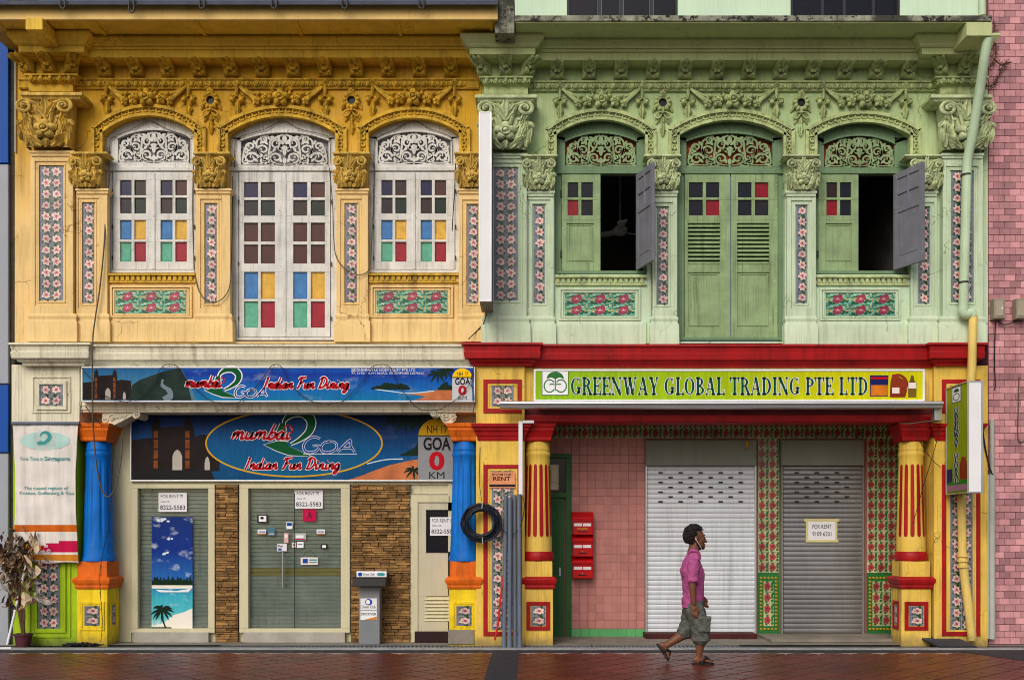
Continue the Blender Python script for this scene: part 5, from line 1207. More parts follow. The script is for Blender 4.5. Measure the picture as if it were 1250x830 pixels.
K = dict(dk=ink('dark_stone', srgb(34, 26, 26), .45, .4), tower=ink('tower_orange', srgb(126, 66, 28), .45, .5), pale=ink('pale_arch', srgb(176, 170, 160)), hill=ink('hill', srgb(30, 50, 44), .45, .5), road=ink('road', srgb(110, 130, 140)), red=ink('red', srgb(180, 10, 30)), wht=ink('white', srgb(236, 238, 240)),
         grn=ink('dark_green', srgb(0, 82, 44)), blu=ink('ink_blue', srgb(18, 62, 150)), sand=ink('sand', srgb(196, 116, 72), .45, .3), palm=ink('palm', srgb(16, 40, 26)), foam=ink('foam', srgb(196, 222, 232)), sea=ink('sea', srgb(20, 120, 170), .4, .3),
         gold=ink('gold', srgb(206, 160, 30)), stone2=ink('shaded_milestone_grey', srgb(140, 142, 146)), yel2=ink('shaded_milestone_yellow', srgb(196, 152, 16)), stone=ink('milestone_grey', srgb(196, 200, 204)), yel=ink('milestone_yellow', srgb(250, 200, 10)), blk=ink('black', (.012, .012, .013)), dteal=ink('dark_teal', srgb(0, 66, 52)), brown=ink('syrup_brown', srgb(140, 52, 26), .45, .3), lab=ink('label_white', srgb(232, 220, 214)), nav=ink('navy', srgb(20, 30, 90)), org=ink('snack_orange', srgb(214, 120, 30), .45, .4), teal=ink('faded_teal', srgb(60, 150, 150)), pteal=ink('pale_teal', srgb(176, 212, 206)), mag=ink('magenta', srgb(190, 12, 70)), dbl=ink('card_blue', srgb(20, 70, 160)), tan=ink('tan', srgb(206, 130, 40)))
def gate(S, x0, y0, x1, y1, y, tw):
    w, h = x1-x0, y1-y0; f = lambda u, v: (x0+u*w, y0+v*h); m = MB()
    m.pflat([f(0, 1), f(1, 1), f(1, .40), f(.80, .36), f(.72, .40), f(.70, .2), f(.32, .24), f(.28, .42), f(.2, .42), f(0, .46)], y); m.build('gateway_print', K['dk'], S)
    for u in tw:
        m = MB(); m.pflat([f(u-.045, 1), f(u+.045, 1), f(u+.045, .2), f(u+.04, .16), f(u+.04, .1), f(u+.015, .07), f(u, 0), f(u-.015, .07), f(u-.04, .1), f(u-.04, .16), f(u-.045, .2)], y-.001); m.build('tower_print', K['dk'], S)
        m = MB()
        for v0, v1 in ((.3, .42), (.45, .6), (.63, .78), (.81, .95)): m.pflat([f(u-.03, v1), f(u+.02, v1), f(u+.02, v0), f(u-.03, v0)], y-.0015)
        m.build('lit_masonry_print', K['tower'], S)
    for u, v, ww in ((.52, .66, .055), (.86, .78, .03)): m = MB(); m.pflat([f(u-ww, 1-.02), f(u+ww, 1-.02), f(u+ww, v+.08), f(u+ww*.6, v), f(u, v-.04), f(u-ww*.6, v), f(u-ww, v+.08)], y-.001); m.build('arch_print', K['pale'], S)
def two(S, x0, y0, x1, y1, y, g):
    w, h = x1-x0, y1-y0; f = lambda p: (X(x0+p[0]*w, y), Z(y1-p[1]*h, y)); un = h*U
    for mt, gg, yy in (('wht', g, y), ('grn', 0, y-.001)):
        m = MB(); pts = smoothpath([(.40, .66), (.44, .84), (.6, .98), (.82, 1.0), (.98, .82), (.94, .58), (.76, .4), (.56, .28)], 5); L = len(pts)
        ws = [(.03+.17*sin(pi*min(1, i/L*1.0))**1.5+gg*2)*un for i in range(L)]; m.ribbon([f(p) for p in pts], ws, yy)
        e = gg*.8; m.flat([f(p) for p in ((-e, .27), (.3, .36+e), (.52, .33+e), (.48, .26), (1+e*2, .0-e*.4), (.52, .03-e), (.26, .13-e))], yy-.0003)
        m.flat([f(p) for p in ((.26-e, .56), (.36, .50-e), (.46+e, .6), (.44+e, .78), (.34-e, .76))], yy-.0005); m.build('logo_numeral', K[mt], S)
    m = MB(); m.ribbon([f((.5+.1*cos(i*.7), .62+.1*sin(i*.7))) for i in range(10)], un*.03, y-.002); m.build('logo_ring', K['red'], S)
def milestone(S, x0, y0, x1, y1, y, sc):
    st, yl = ('stone', 'yel') if sc < 1 else ('stone2', 'yel2')  # inner sign's copy: shade it stands in is mixed into the inks
    cx = (x0+x1)/2; w = x1-x0; top = [(cx-w/2*cos(i*pi/12), y0+w*.48-w*.48*sin(i*pi/12)) for i in range(13)]
    MB().pflat([(x0, y1), (x1, y1)]+top[::-1], y).build('milestone_print', K[st], S)
    cut = y0+(y1-y0)*.27; MB().pflat([p for p in [(x0, cut)]+top+[(x1, cut)]], y-.001).build('milestone_cap_print', K[yl], S)
    h = y1-y0; m = MB(); text_into(m, 'NH 17', x0+w*.24, y0+h*.11, x1-w*.2, y0+h*.24, y-.002, 0, .006); m.build('lettering', K['blk'], S); m = MB(); text_into(m, 'GOA', x0+w*.15, y0+h*.31, x1-w*.12, y0+h*.51, y-.002, 0, .03); m.build('lettering', K['blk'], S); m = MB(); text_into(m, 'KM', x0+w*.3, y1-h*.13, x1-w*.28, y1-h*.02, y-.002, 0, 0); m.build('lettering', K['blk'], S)
    m = MB(); text_into(m, '0', cx-w*.17, y0+h*.55, cx+w*.19, y0+h*.83, y-.002, 0, .04); m.build('lettering', K['red'], S)
def frond(m, cx, cy, R, n, y, seed=1):
    r = random.Random(seed)
    for k in range(n):
        a = 2*pi*k/n+r.uniform(-.2, .2); pts = [(cx+R*t*cos(a), cy+R*t*sin(a)*.7+R*.35*t*t) for t in (0, .35, .7, 1)]
        m.ribbon([(X(p, y), Z(q, y)) for p, q in pts], [R*U*.05, R*U*.2, R*U*.16, .001], y-.0002*k)
def beach(S, pts_sand, foam, palms, isl, y):
    KP = K['palm']
    MB().pflat(pts_sand, y).build('sand_print', K['sand'], S); m = MB(); m.ribbon([(X(p, y), Z(q, y)) for p, q in smoothpath(foam, 4)], .014, y-.001); m.build('foam_print', K['foam'], S)
    for i, (cx, cy, R) in enumerate(palms): m = MB(); frond(m, cx, cy, R, 8, y-.002, i); m.build('palm_print', KP, S)
    r = random.Random(4)
    for (x0, x1, yb, hgt) in isl:
        k = int((x1-x0)/2.2); m = MB()
        for i in range(k):
            u = x0+(x1-x0)*i/k; hh = hgt*(.4+.6*sin(pi*i/k))*r.uniform(.7, 1.1); m.pflat([(u-2, yb), (u+2.5, yb), (u+2, yb-hh*.8), (u+.3, yb-hh), (u-1.6, yb-hh*.7)], y-.002-.0001*i)
        m.build('foliage_print', K['palm'], S)
def signbox(name, label, a, b, c, d, yf, yb, w, fm, cat='sign'):
    S = thing(name, label, cat, P((a+c)/2, d, yf)); m = MB(); m.frame(a, b, c, d, w, yf-.012, yb); m.build('frame', fm, S, bevel=.003); return S
# ---- street sign of the restaurant
yo = -.17; S = signbox('shop_sign', 'long blue picture sign with string lights above the shop beam', 99, 447.5, 580, 490.5, yo, -.02, 1.6, M['white_p'])
MB().pbox(100.6, 449.1, 578.4, 488.9, yo, -.025).build('panel', picture('seascape_print', [(0, srgb(0, 120, 170)), (.4, srgb(0, 104, 190)), (.75, srgb(0, 54, 160)), (1, srgb(0, 90, 190))], 99, 580, 447, 490, yo, 'z', .22, 1.6, .25), S)
MB().pflat([(101, 488.5), (240, 488.5), (232, 470), (222, 449.5), (101, 449.5)], yo-.0006).build('sky_print', picture('dawn_print', [(0, srgb(90, 120, 130)), (.5, srgb(60, 130, 170)), (1, srgb(16, 90, 150))], 99, 580, 447, 490, yo, 'z', .1), S)
gate(S, 101, 449.5, 160, 488, yo-.002, (.28, .66))
m = MB(); m.pflat([(158, 488.5), (161, 470), (170, 464), (186, 458), (204, 452), (220, 449.5), (227, 462), (234, 488.5)], yo-.0025); m.build('hill_print', K['hill'], S)
m = MB(); m.ribbon([(X(p, yo), Z(q, yo)) for p, q in smoothpath([(199, 463), (198, 470), (206, 476), (208, 483), (200, 488.3)], 4)], [.03]*4+[.05]*4+[.07]*4+[.09]*5, yo-.003); m.build('road_print', K['road'], S)
two(S, 250, 451, 292, 485.5, yo-.003, .04)
for mt, g, yy in (('wht', .06, yo-.006), ('red', 0, yo-.007)):
    m = MB(); script_into(m, 'mumbai', 226, 458, 270, 472.5, yy, .16, g); m.build('lettering', K[mt], S); m = MB(); script_into(m, 'Indian Fun Dining', 321, 460.5, 426, 474, yy, .17, g); m.build('lettering', K[mt], S)
for mt, g, yy in (('wht', .06, yo-.006), ('blu', 0, yo-.007)): m = MB(); script_into(m, 'GOA', 286, 471, 327, 484.5, yy, .11, g, .1); m.build('lettering', K[mt], S)
m = MB(); text_into(m, 'SIDDHIVINAYAK HOSPITALITY PTE LTD', 429, 450, 507, 453.2, yo-.004); m.build('lettering', K['wht'], S); m = MB(); text_into(m, '77, SYED ALWI ROAD, SINGAPORE (207656)', 429, 454.2, 517, 457.4, yo-.004); m.build('lettering', K['wht'], S)
beach(S, [(500, 481), (520, 479), (534, 476), (552, 475), (552, 488.5), (505, 488.5), (520, 484)], [(458, 475), (480, 478), (500, 480), (530, 477)], [(534, 455, 13), (545, 452, 12)], [(455, 500, 475, 9), (536, 552, 476, 10)], yo-.003)
milestone(S, 552, 449.6, 576.5, 488.5, yo-.008, .5)
# ---- inner sign; its picture colours are darkened to carry the beam's shade
yi = YL-.045; S = signbox('shop_sign', 'large shaded picture sign with a gold oval over the shopfront', 158.5, 492, 557, 587.5, yi, YL, 1.8, M['alu'])
MB().pbox(160.3, 494, 555.2, 585.7, yi, YL-.002).build('panel', picture('shaded_sea_print', [(0, srgb(0, 70, 116)), (.3, srgb(0, 82, 140)), (.7, srgb(0, 40, 96)), (1, srgb(0, 24, 70))], 158, 557, 492, 587, yi, 'z', .2, 1.4, .06), S)
gate(S, 160.5, 505, 268, 575, yi-.001, (.28, .64)); MB().pflat([(160.5, 585.5), (262, 585.5), (258, 574), (160.5, 574)], yi-.0012).build('quay_print', K['blk'], S)
m = MB(); el = [(X(359+107.5*cos(i*pi/32), yi), Z(541+40.5*sin(i*pi/32), yi)) for i in range(65)]; m.flat([(x, z) for x, z in el[:-1]], yi-.003); m.build('oval_print', picture('oval_blue_print', [(0, srgb(0, 98, 142)), (.5, srgb(0, 84, 140)), (1, srgb(0, 48, 106))], 158, 557, 500, 587, yi, 'z', .15, 1.5), S)
m = MB(); m.ribbon(el, .022, yi-.004); m.build('oval_ring', K['gold'], S)
two(S, 322, 504, 381, 557, yi-.005, .02)
for mt, g, yy in (('wht', .035, yi-.008), ('red', 0, yi-.009)): m = MB(); script_into(m, 'mumbai', 282, 517, 354, 536, yy, .15, g); m.build('lettering', K[mt], S); m = MB(); script_into(m, 'Indian Fun Dining', 298, 558.5, 415, 572.5, yy, .17, g+.01*(g > 0)); m.build('lettering', K[mt], S)
for mt, g, yy in (('wht', .03, yi-.008), ('blu', 0, yi-.009)): m = MB(); script_into(m, 'GOA', 369, 533, 434, 552, yy, .10, g, .1); m.build('lettering', K[mt], S)
MB().prect(370, 553.6, 436, 554.6, yi-.008).build('underline', K['stone'], S)
beach(S, [(452, 576), (474, 568), (500, 562), (530, 558), (555, 558), (555, 585.5), (425, 585.5), (440, 581)], [(448, 566), (470, 561), (492, 560)], [(495, 512, 18), (515, 508, 20), (478, 507, 16), (505, 573, 13)], [(490, 512, 556, 6), (498, 535, 556, 18)], yi-.002)
milestone(S, 510.5, 511, 555, 585.5, yi-.011, 1)
# ---- trading sign
yt = -.24; S = signbox('shop_sign', 'long lime green trading sign with serif letters above the awning', 651.5, 450.5, 1129, 490, yt, -.06, 2.4, M['white_p'])
MB().pbox(653.9, 452.9, 1126.6, 487.6, yt, -.065).build('panel', picture('lime_print', [(0, srgb(140, 190, 20)), (.5, srgb(166, 196, 10)), (.75, srgb(206, 206, 0)), (1, srgb(216, 212, 0))], 651, 1129, 450, 490, yt, 'x', .03, 1), S)
def fm_(a, c, b, d, s):
    tot = serif_layout(s)[1]; return lambda u, v, yy: P(a+u/tot*(c-a), d-v*(d-b), yy)
f_ = fm_(697, 1059, 461, 481.5, 'GREENWAY GLOBAL TRADING PTE LTD')
for g, yy, mt in ((.034, yt-.002, 'wht'), (0, yt-.004, 'dteal')): serif_into(m := MB(), 'GREENWAY GLOBAL TRADING PTE LTD', f_, yy, g); m.build('lettering', K[mt], S)
MB().prect(661.5, 453.2, 694, 482.5, yt-.001).build('logo_border', K['dteal'], S); MB().prect(662.2, 453.2, 693.3, 481.8, yt-.002).build('logo_card', K['wht'], S)
m = MB(); cx = 677.8; lay = yt-.003
m.pflat([(cx+10.5*cos(i*pi/14), 462.5-9*sin(i*pi/14)) for i in range(15)]+[(cx-5, 460.5), (cx, 462.8), (cx+5, 460.5)], lay)
m.ribbon([(X(cx, lay), Z(462, lay)), (X(cx, lay), Z(477, lay))], .014, lay)
for sg in (-1, 1):
    m.ribbon([(X(cx+sg*(7-6.6*cos(t)), lay), Z(471-7.6*sin(t), lay)) for t in [(.6+i*.32) for i in range(17)]], .016, lay-.0005); m.ribbon([(X(cx+sg*7, lay), Z(469, lay)), (X(cx+sg*1, lay), Z(469, lay))], .016, lay-.0006)
m.build('logo_print', mat('print_logo_green', srgb(30, 110, 40), .45, .05, bump=0), S)
# goods printed at the right end
MB().pflat([(1062, 484), (1084, 484), (1084.5, 458), (1062, 458)], yt-.001).build('packet_print', K['nav'], S); MB().prect(1063, 470, 1084, 483, yt-.002).build('packet_print', K['org'], S); MB().prect(1063, 460, 1084, 463, yt-.002).build('packet_print', K['red'], S)
m = MB(); m.pflat([(1086, 485), (1105, 485), (1107, 478), (1108, 470), (1104, 464), (1092, 457), (1089, 457), (1087, 466)], yt-.001); m.ribbon([(X(p, yt), Z(q, yt)) for p, q in smoothpath([(1091, 459), (1098, 458), (1105, 463), (1108, 472)], 4)], .04, yt-.0012); m.build('jug_print', K['brown'], S); MB().prect(1089, 473, 1098, 480, yt-.002).build('label_print', K['lab'], S)
MB().pflat([(1108.5, 485), (1118.5, 485), (1119, 468), (1116, 464), (1115, 458), (1112, 458), (1111, 464), (1108.5, 468)], yt-.001).build('bottle_print', mat('print_oil', srgb(110, 84, 20), .4, .3, bump=0), S); MB().prect(1109, 467, 1118.5, 474, yt-.002).build('label_print', K['lab'], S)
# ---- projecting sign with vertical lettering
yn, yf_ = -.86, -.17; xs0, xs1 = X(1181, yn), X(1200, yn); z1, z0 = Z(474, yf_), Z(604, yf_)
S = thing('projecting_sign', 'projecting lightbox sign with vertical lettering and white edge by the rainwater pipe', 'sign', (xs0, -.5, z0))
m = MB(); m.box(xs0+.012, xs1-.012, yn+.012, yf_, z0+.012, z1-.012); m.build('panel', picture('lime_side_print', [(0, srgb(90, 130, 20)), (.3, srgb(140, 160, 20)), (1, srgb(150, 168, 24))], 0, 1, 474, 604, yf_, 'z', .05), S)
MB().box(xs0+.02, xs1-.02, yn+.004, yn+.0115, z0+.02, z1-.02).build('edge_panel', M['white_p'], S)
m = MB()
for x in (xs0, xs1-.012):
    for (a, b, c, d) in ((yn, yn+.014, z0, z1), (yf_-.014, yf_, z0, z1), (yn+.014, yf_-.014, z0, z0+.014), (yn+.014, yf_-.014, z1-.014, z1)): m.box(x, x+.012, a, b, c, d)
m.box(xs0+.012, xs1-.012, yn, yn+.014, z0, z0+.02); m.box(xs0+.012, xs1-.012, yn, yn+.014, z1-.02, z1); m.build('frame', M['alu'], S)
WD = yf_-yn; HT = z1-z0
def side(u, v, l=0): return (xs0+.0115-l, yf_-u*WD, z0+v*HT)
def sflat(m, pts, l): b = m.V([side(u, v, l) for u, v in pts]); m.Fc(*range(b, b+len(pts)))
ch_h = .036*1.25
for i, ch in enumerate('GREENWAY GLOBAL'):
    if ch == ' ': continue
    vb = .755-i*.0465; w_ = SERIF[ch][0]; hgt = .041
    for g, l, mt in ((.09, .001, 'wht'), (.03, .002, 'dteal')):
        serif_into(m := MB(), ch, lambda u, v, ll, vb=vb, w_=w_: side(.46+(u-w_/2)*hgt*HT/WD*3.2, vb+v*hgt, ll), l, g); m.build('lettering', K[mt], S)
m = MB(); sflat(m, [(.27, .84), (.68, .84), (.68, .985), (.27, .985)], .001); m.build('logo_border', K['dteal'], S); m = MB(); sflat(m, [(.29, .846), (.66, .846), (.66, .978), (.29, .978)], .002); m.build('logo_card', K['wht'], S)
m = MB(); sflat(m, [(.475+.12*cos(i*pi/8), .935+.03*sin(i*pi/8)) for i in range(9)], .003)
for t in range(20):
    a, b = t*pi/10, (t+1)*pi/10; sflat(m, [(.475+.15*cos(a), .89+.035*sin(a)), (.475+.15*cos(b), .89+.035*sin(b)), (.475+.12*cos(b), .89+.027*sin(b)), (.475+.12*cos(a), .89+.027*sin(a))], .003)
m.build('logo_print', K['dteal'], S)
m = MB(); sflat(m, [(.02, .1), (.28, .12), (.28, .235), (.02, .235)], .001); m.build('packet_print', K['nav'], S); m = MB(); sflat(m, [(.62, .13), (.95, .13), (.95, .26), (.85, .33), (.7, .33), (.62, .26)], .001); m.build('jug_print', K['brown'], S)
m = MB(); sflat(m, [(.0+.02, .03), (.98, .03), (.98, .085), (.02, .085)], .001); m.build('address_strip', ink('mauve', srgb(150, 110, 130)), S)
m = MB(); sflat(m, [(.02, .085), (.98, .085), (.98, .12), (.7, .14), (.4, .11), (.02, .13)], .0008); m.build('grass_print', ink('grass', srgb(40, 120, 30)), S)
for zz in (.25, .75): MB().box(xs0+.02, xs1-.02, yf_, -.1, z0+zz*HT-.02, z0+zz*HT+.02).build('wall_arm', M['steel'], S)
# ---- white lightbox seen edge-on on the party wall
yn = -.86; x0, x1 = X(584.5, yn), X(600, yn); z1, z0 = Z(137, yn), Z(368, yn); S = thing('projecting_sign', 'tall white lightbox sign seen edge-on between the two houses', 'sign', (x0, -.5, z0))
MB().box(x0, x1, yn, yn+.02, z0, z1).build('edge_panel', M['white_p'], S, bevel=.004); MB().box(x0+.006, x1-.006, yn+.021, -.16, z0+.01, z1-.01).build('body', mat('grey_lightbox_side', srgb(120, 112, 108), .5, .2), S)
m = MB()
for (a, b, c, d) in ((x0, x0+.012, z0+.012, z1-.012), (x1-.012, x1, z0+.012, z1-.012), (x0, x1, z0, z0+.012), (x0, x1, z1-.012, z1)): m.box(a, b, yn-.006, yn-.0005, c, d)
m.build('frame', M['alu'], S)
for zz in (z0+.3, z1-.3): MB().box(x0+.05, x1-.05, -.159, -.02, zz-.03, zz+.03).build('wall_arm', M['steel'], S)
cable('feed_cable', [(594, 383, -.2), (590, 395, -.15), (582, 404, -.1), (572, 414, -.22)], .007, M['wireb'], S)
# ---- hanging banner
S = thing('banner', 'faded white cloth banner with teal print and magenta foot hung on the pier', 'banner', P(56, 685, -.2)); yb = -.14
def fold(u, v): return .012*sin(u*34+sin(v*5)*1.2)*(.3+.7*v)*.6+.014*v*sin(u*7)+.003*sin(v*23+u*9)
NX, NZ = 64, 60; c0, c1 = P(15.5, 518, yb), P(95.5, 518, yb); zb = Z(685, yb)
m = MB(); pts = []
for j in range(NZ+1):
    v = j/NZ
    for i in range(NX+1):
        u = i/NX; inset = .022*sin(pi*v)*(1 if u < .5 else -1)*abs(u-.5)*2; x = c0[0]+(c1[0]-c0[0])*u+inset*1.6; sag = -.03*u*(v > .98)+.014*sin(u*9)*(v == 1)
        pts.append((x, yb+fold(u, v), c0[2]+(zb-c0[2])*v+sag))
m.V(pts)
def band(v, u): return 0 if v < .735 else (1 if v < .79 else (0 if v < .83 else (2 if (v-.83) > .22*(1-u)**2*0.5+.02 and v < .94+.03*u*0 and u > .30+(.97-v)*1.2-.2 else 0)))
for j in range(NZ):
    for i in range(NX):
        m.m = band((j+.5)/NZ, (i+.5)/NX); 
        if (j+.5)/NZ > .94 and m.m == 0 and .955 < (j+.5)/NZ < .985: m.m = 3
        q = j*(NX+1)+i; m.Fc(q, q+1, q+NX+2, q+NX+1)
M['cloth'] = mat('weathered_white_cloth', srgb(226, 222, 216), .75, .12, 4, .6, srgb(150, 120, 90), bump=.15)
cl = m.build('cloth', [M['cloth'], ink('burnt_orange', srgb(200, 98, 24), .7, .2), K['mag'], K['tan']], S, 60)
sol = cl.modifiers.new('thickness', 'SOLIDIFY'); sol.thickness = .003
MB().tube([P(14.5, 516.5, yb-.011), P(97, 516.5, yb-.011)], .022, 8).build('rod', M['pipe_grey'], S)
def conform(me_mb):                                       # lay print on the folds of the cloth
    out = []
    for x, y, z in me_mb.v:
        u = (x-c0[0])/(c1[0]-c0[0]); v = (z-c0[2])/(zb-c0[2]); out.append((x, y+fold(u, v), z))
    me_mb.v = out; return me_mb
def fine(m, n=1): return m
m = MB(); n_ = 48
for i in range(n_):
    u0, u1 = -1+2*i/n_, -1+2*(i+1)/n_
    for j in range(6):
        w0, w1 = -1+j/3, -1+(j+1)/3; f = lambda u, w: (55+30.5*u, 538+11*w*math.sqrt(max(0, 1-u*u)))
        if abs(u0) < .45 and (i*7+j*3) % 5 < 2: continue
        m.pflat([f(u0, w1), f(u1, w1), f(u1, w0), f(u0, w0)], yb-.008)
conform(m).build('oval_print', K['pteal'], S)
m = MB(); pts = smoothpath([(49, 533), (52, 528.5), (58, 528), (61, 533), (58, 538), (52, 541.5), (46, 542)], 4); m.ribbon([(X(p, yb), Z(q, yb)) for p, q in pts], [.01+.035*sin(pi*i/len(pts)) for i in range(len(pts))], yb-.011)
pts = smoothpath([(45, 541), (51, 540), (57, 543.5)], 4); m.ribbon([(X(p, yb), Z(q, yb)) for p, q in pts], [.01, .02, .03, .04, .04, .03, .02, .01, .005], yb-.011); conform(m).build('logo_numeral', K['teal'], S)
m = MB(); script_into(m, 'GOA', 58, 537, 82, 543.5, yb-.010, .12); conform(m).build('lettering', K['pteal'], S)
m = MB(); text_into(m, 'First Time in', 25, 557.5, 52.5, 562, yb-.011); conform(m).build('lettering', K['teal'], S); m = MB(); text_into(m, 'Singapore', 54.5, 557, 85, 563.5, yb-.011, 0, .018); conform(m).build('lettering', K['teal'], S); m = MB(); text_into(m, 'The coastal regions of', 29, 593.5, 83, 598.5, yb-.011, 0, .006); conform(m).build('lettering', K['teal'], S); m = MB(); text_into(m, 'Konkan, Sindhudurg & Goa', 24, 599.5, 90, 604.5, yb-.011, 0, .006); conform(m).build('lettering', K['teal'], S)
m = MB(); text_into(m, 'on', 54, 665, 59, 668, yb-.012, 0, .01); conform(m).build('lettering', K['wht'], S); m = MB(); text_into(m, 'only @', 47, 670, 62, 675.5, yb-.012, 0, .012); conform(m).build('lettering', K['wht'], S)
m = MB(); m.at(P(40, 668, yb-.012), U); m.flat([((11 if i % 2 else 8.5)*cos(i*pi/14), (6.5 if i % 2 else 5)*sin(i*pi/14)) for i in range(28)], 0); m.at(); m.build('star_badge', K['yel'], S); m = MB(); text_into(m, 'OFFER', 32, 666, 48, 670.5, yb-.016, .2, .012); m.build('lettering', K['red'], S)
# ---- paper notices
def notice(a, b, c, d, y, label, lines, tape=False, group='for rent notices'):
    S = thing('paper_notice', label, 'notice', P((a+c)/2, d, y), group); MB().pbox(a, b, c, d, y-.002, y).build('sheet', M['paper'], S)
    for (s, x0, y0, x1, y1, bo) in lines: m = MB(); text_into(m, s, a+x0*(c-a), b+y0*(d-b), a+x1*(c-a), b+y1*(d-b), y-.003, 0, bo); m.build('lettering', M['ink'], S)
    if tape:
        m = MB(); m.pbox(a-4, b-2, c+4, b+1.3, y-.0035, y-.0031); m.pbox(a-2, d-1.2, c+3, d+1.6, y-.0035, y-.0031); m.build('tape', M['tape'], S); m = MB(); m.pbox(a-2, b+1.3, a+1, d-1.2, y-.0035, y-.0031); m.pbox(c-1, b+1.3, c+1.6, d-1.2, y-.0035, y-.0031); m.build('tape', M['tape'], S)
FR = [('FOR RENT !!!', .08, .1, .86, .28, 0.004), ('CALL HP:', .08, .42, .4, .52, 0), ('8322-5583', .06, .66, .94, .88, .012)]
notice(193.5, 601, 228, 624.5, YL+.036, 'for rent notice above the beach poster in the shop window', FR); notice(359.5, 597.5, 394, 620.5, YL+.036, 'for rent notice at the top of the glass door', FR); notice(525, 631, 553.5, 653.5, YL-.004, 'for rent notice on the dark window of the service door', [(s, x0, y0, x1+.1, y1, b) for s, x0, y0, x1, y1, b in FR])
notice(985.5, 635, 1020.5, 660, GL-.04, 'taped for rent notice on the grey steel shutter', [('FOR RENT', .18, .2, .84, .4, .01), ('9109 6201', .18, .56, .84, .76, .01)], True)
S = thing('paper_notice', 'small coloured room for rent notice on the yellow pier', 'notice', P(613, 595, -.13)); MB().pbox(597, 576, 629, 595.5, -.122, -.12).build('sheet', ink('peach', srgb(226, 150, 110), .6, .2), S); m = MB(); text_into(m, 'ROOM FOR', 601, 577.5, 624, 580.5, -.1235, 0, .01); text_into(m, 'RENT', 602, 581.8, 623, 586.5, -.1235, 0, .02); m.build('lettering', M['ink'], S); m = MB(); m.pbox(597.2, 591, 629, 594, -.1235, -.1225); m.build('phone_strip', M['ink'], S)
# beach poster in the shop window
yp = YL+.034; S = thing('poster', 'tall beach poster with palm and blue sky in the shop window', 'poster', P(210, 770, yp)); MB().pbox(185, 630.5, 235, 770, yp, yp+.005).build('sheet', picture('poster_sky_print', [(0, srgb(225, 240, 240)), (.12, srgb(90, 200, 210)), (.30, srgb(60, 180, 205)), (.42, srgb(40, 110, 190)), (.7, srgb(10, 50, 140)), (1, srgb(20, 50, 120))], 185, 235, 630, 770, yp, 'z', .03, 2.6, .75), S)
m = MB(); m.prect(185.2, 714, 234.8, 718, yp-.001)
m.pflat([(185.2, 770), (234.8, 770), (234.8, 742), (224, 747), (212, 750), (200, 760), (185.2, 764)], yp-.001); m.build('sand_print', ink('pale_sand', srgb(236, 232, 220)), S)
r = random.Random(2); m = MB()
for cx, cy, R in ((199, 634, 9), (207, 657, 5), (201, 675, 6)):
    for k in range(9): a_, b_ = cx+r.uniform(-R*.7, R*.7), cy+r.uniform(-R*.25, R*.25); rr = R*r.uniform(.12, .32); m.pflat([(min(234.6, max(185.3, a_+rr*cos(i*pi/5))), max(630.8, b_+rr*.6*sin(i*pi/5))) for i in range(10)], yp-.001-.0001*k)
m.build('cloud_print', ink('cloud', srgb(214, 222, 234)), S)
m = MB()
for i in range(26): u = 185.4+i*1.9; h = r.uniform(6, 12); m.pflat([(u, 714), (min(234.8, u+2.6), 714), (min(234.8, u+2.2), 714-h*.8), (u+1, 714-h), (u-.1, 714-h*.7)], yp-.0015-.0001*i)
frond(m, 198, 743, 15, 12, yp-.005, 3); m.ribbon([(X(p, yp), Z(q, yp)) for p, q in ((198, 743), (199, 757), (203, 768))], .02, yp-.005)
for i in range(6): m.pflat([(187+i*4+3*cos(t), 767+2.2*sin(t)) for t in [k*pi/4 for k in range(8)]], yp-.006-.0002*i)
m.build('foliage_print', K['palm'], S); m = MB(); m.pflat([(190, 719.5), (215, 721), (234, 718), (230, 722.5), (195, 722.5)], yp-.004); m.build('boat_print', K['wht'], S)
# stickers on the glass door
def sticker(a, b, c, d, base, label, marks=(), t=None):
    S = thing('sticker', label, 'sticker', P((a+c)/2, d, YL+.03), 'stickers on the glass door'); MB().pbox(a, b, c, d, YL+.034, YL+.037).build('sheet', base, S)
    for (x0, y0, x1, y1, mt) in marks: MB().prect(a+x0*(c-a), b+y0*(d-b), a+x1*(c-a), b+y1*(d-b), YL+.033).build('mark', mt, S)
    if t: m = MB(); text_into(m, t[0], a+t[1]*(c-a), b+t[2]*(d-b), a+t[3]*(c-a), b+t[4]*(d-b), YL+.032, t[6] if len(t) > 6 else 0, .02); m.build('lettering', t[5], S)
sticker(314, 628, 327, 638, M['black'], 'black bordered card sticker at the top left of the glass door', [(.15, .12, .85, .85, K['wht']), (.3, .25, .6, .55, K['dbl'])])
sticker(314.5, 646, 324.5, 652, K['wht'], 'white sticker with blue letters at the left edge of the glass door', [(0, .8, 1, 1, K['tan'])], ('VISA', .12, .25, .88, .7, K['dbl'], .2))
sticker(327, 643.5, 335.5, 653.5, mat('steel_blue_card', srgb(70, 116, 140), .5), 'steel blue square sticker on the glass door', [(.1, .7, .9, .9, K['pale'])])
sticker(349.5, 637, 357, 645.5, K['wht'], 'small blue and white sticker below the rent notice', [(.1, .1, .9, .55, K['dbl'])])
sticker(346.5, 650.5, 352, 662.5, mat('pale_pink_card', srgb(226, 180, 176), .6), 'narrow pale pink sticker above the door handle', [(.2, .15, .8, .45, K['wht'])])
sticker(358.5, 650.5, 373.5, 659, mat('clear_label', srgb(176, 184, 180), .4), 'wide translucent label with a white centre', [(.2, .3, .8, .7, K['wht']), (.1, .8, .9, .95, K['mag'])])
sticker(356.5, 662, 361, 668, K['lab'], 'tiny pale sticker with a red mark', [(.25, .3, .7, .6, K['red'])])
sticker(362.5, 661, 370.5, 668.5, K['wht'], 'small white card sticker with grey print', [(.15, .3, .85, .5, K['road'])])
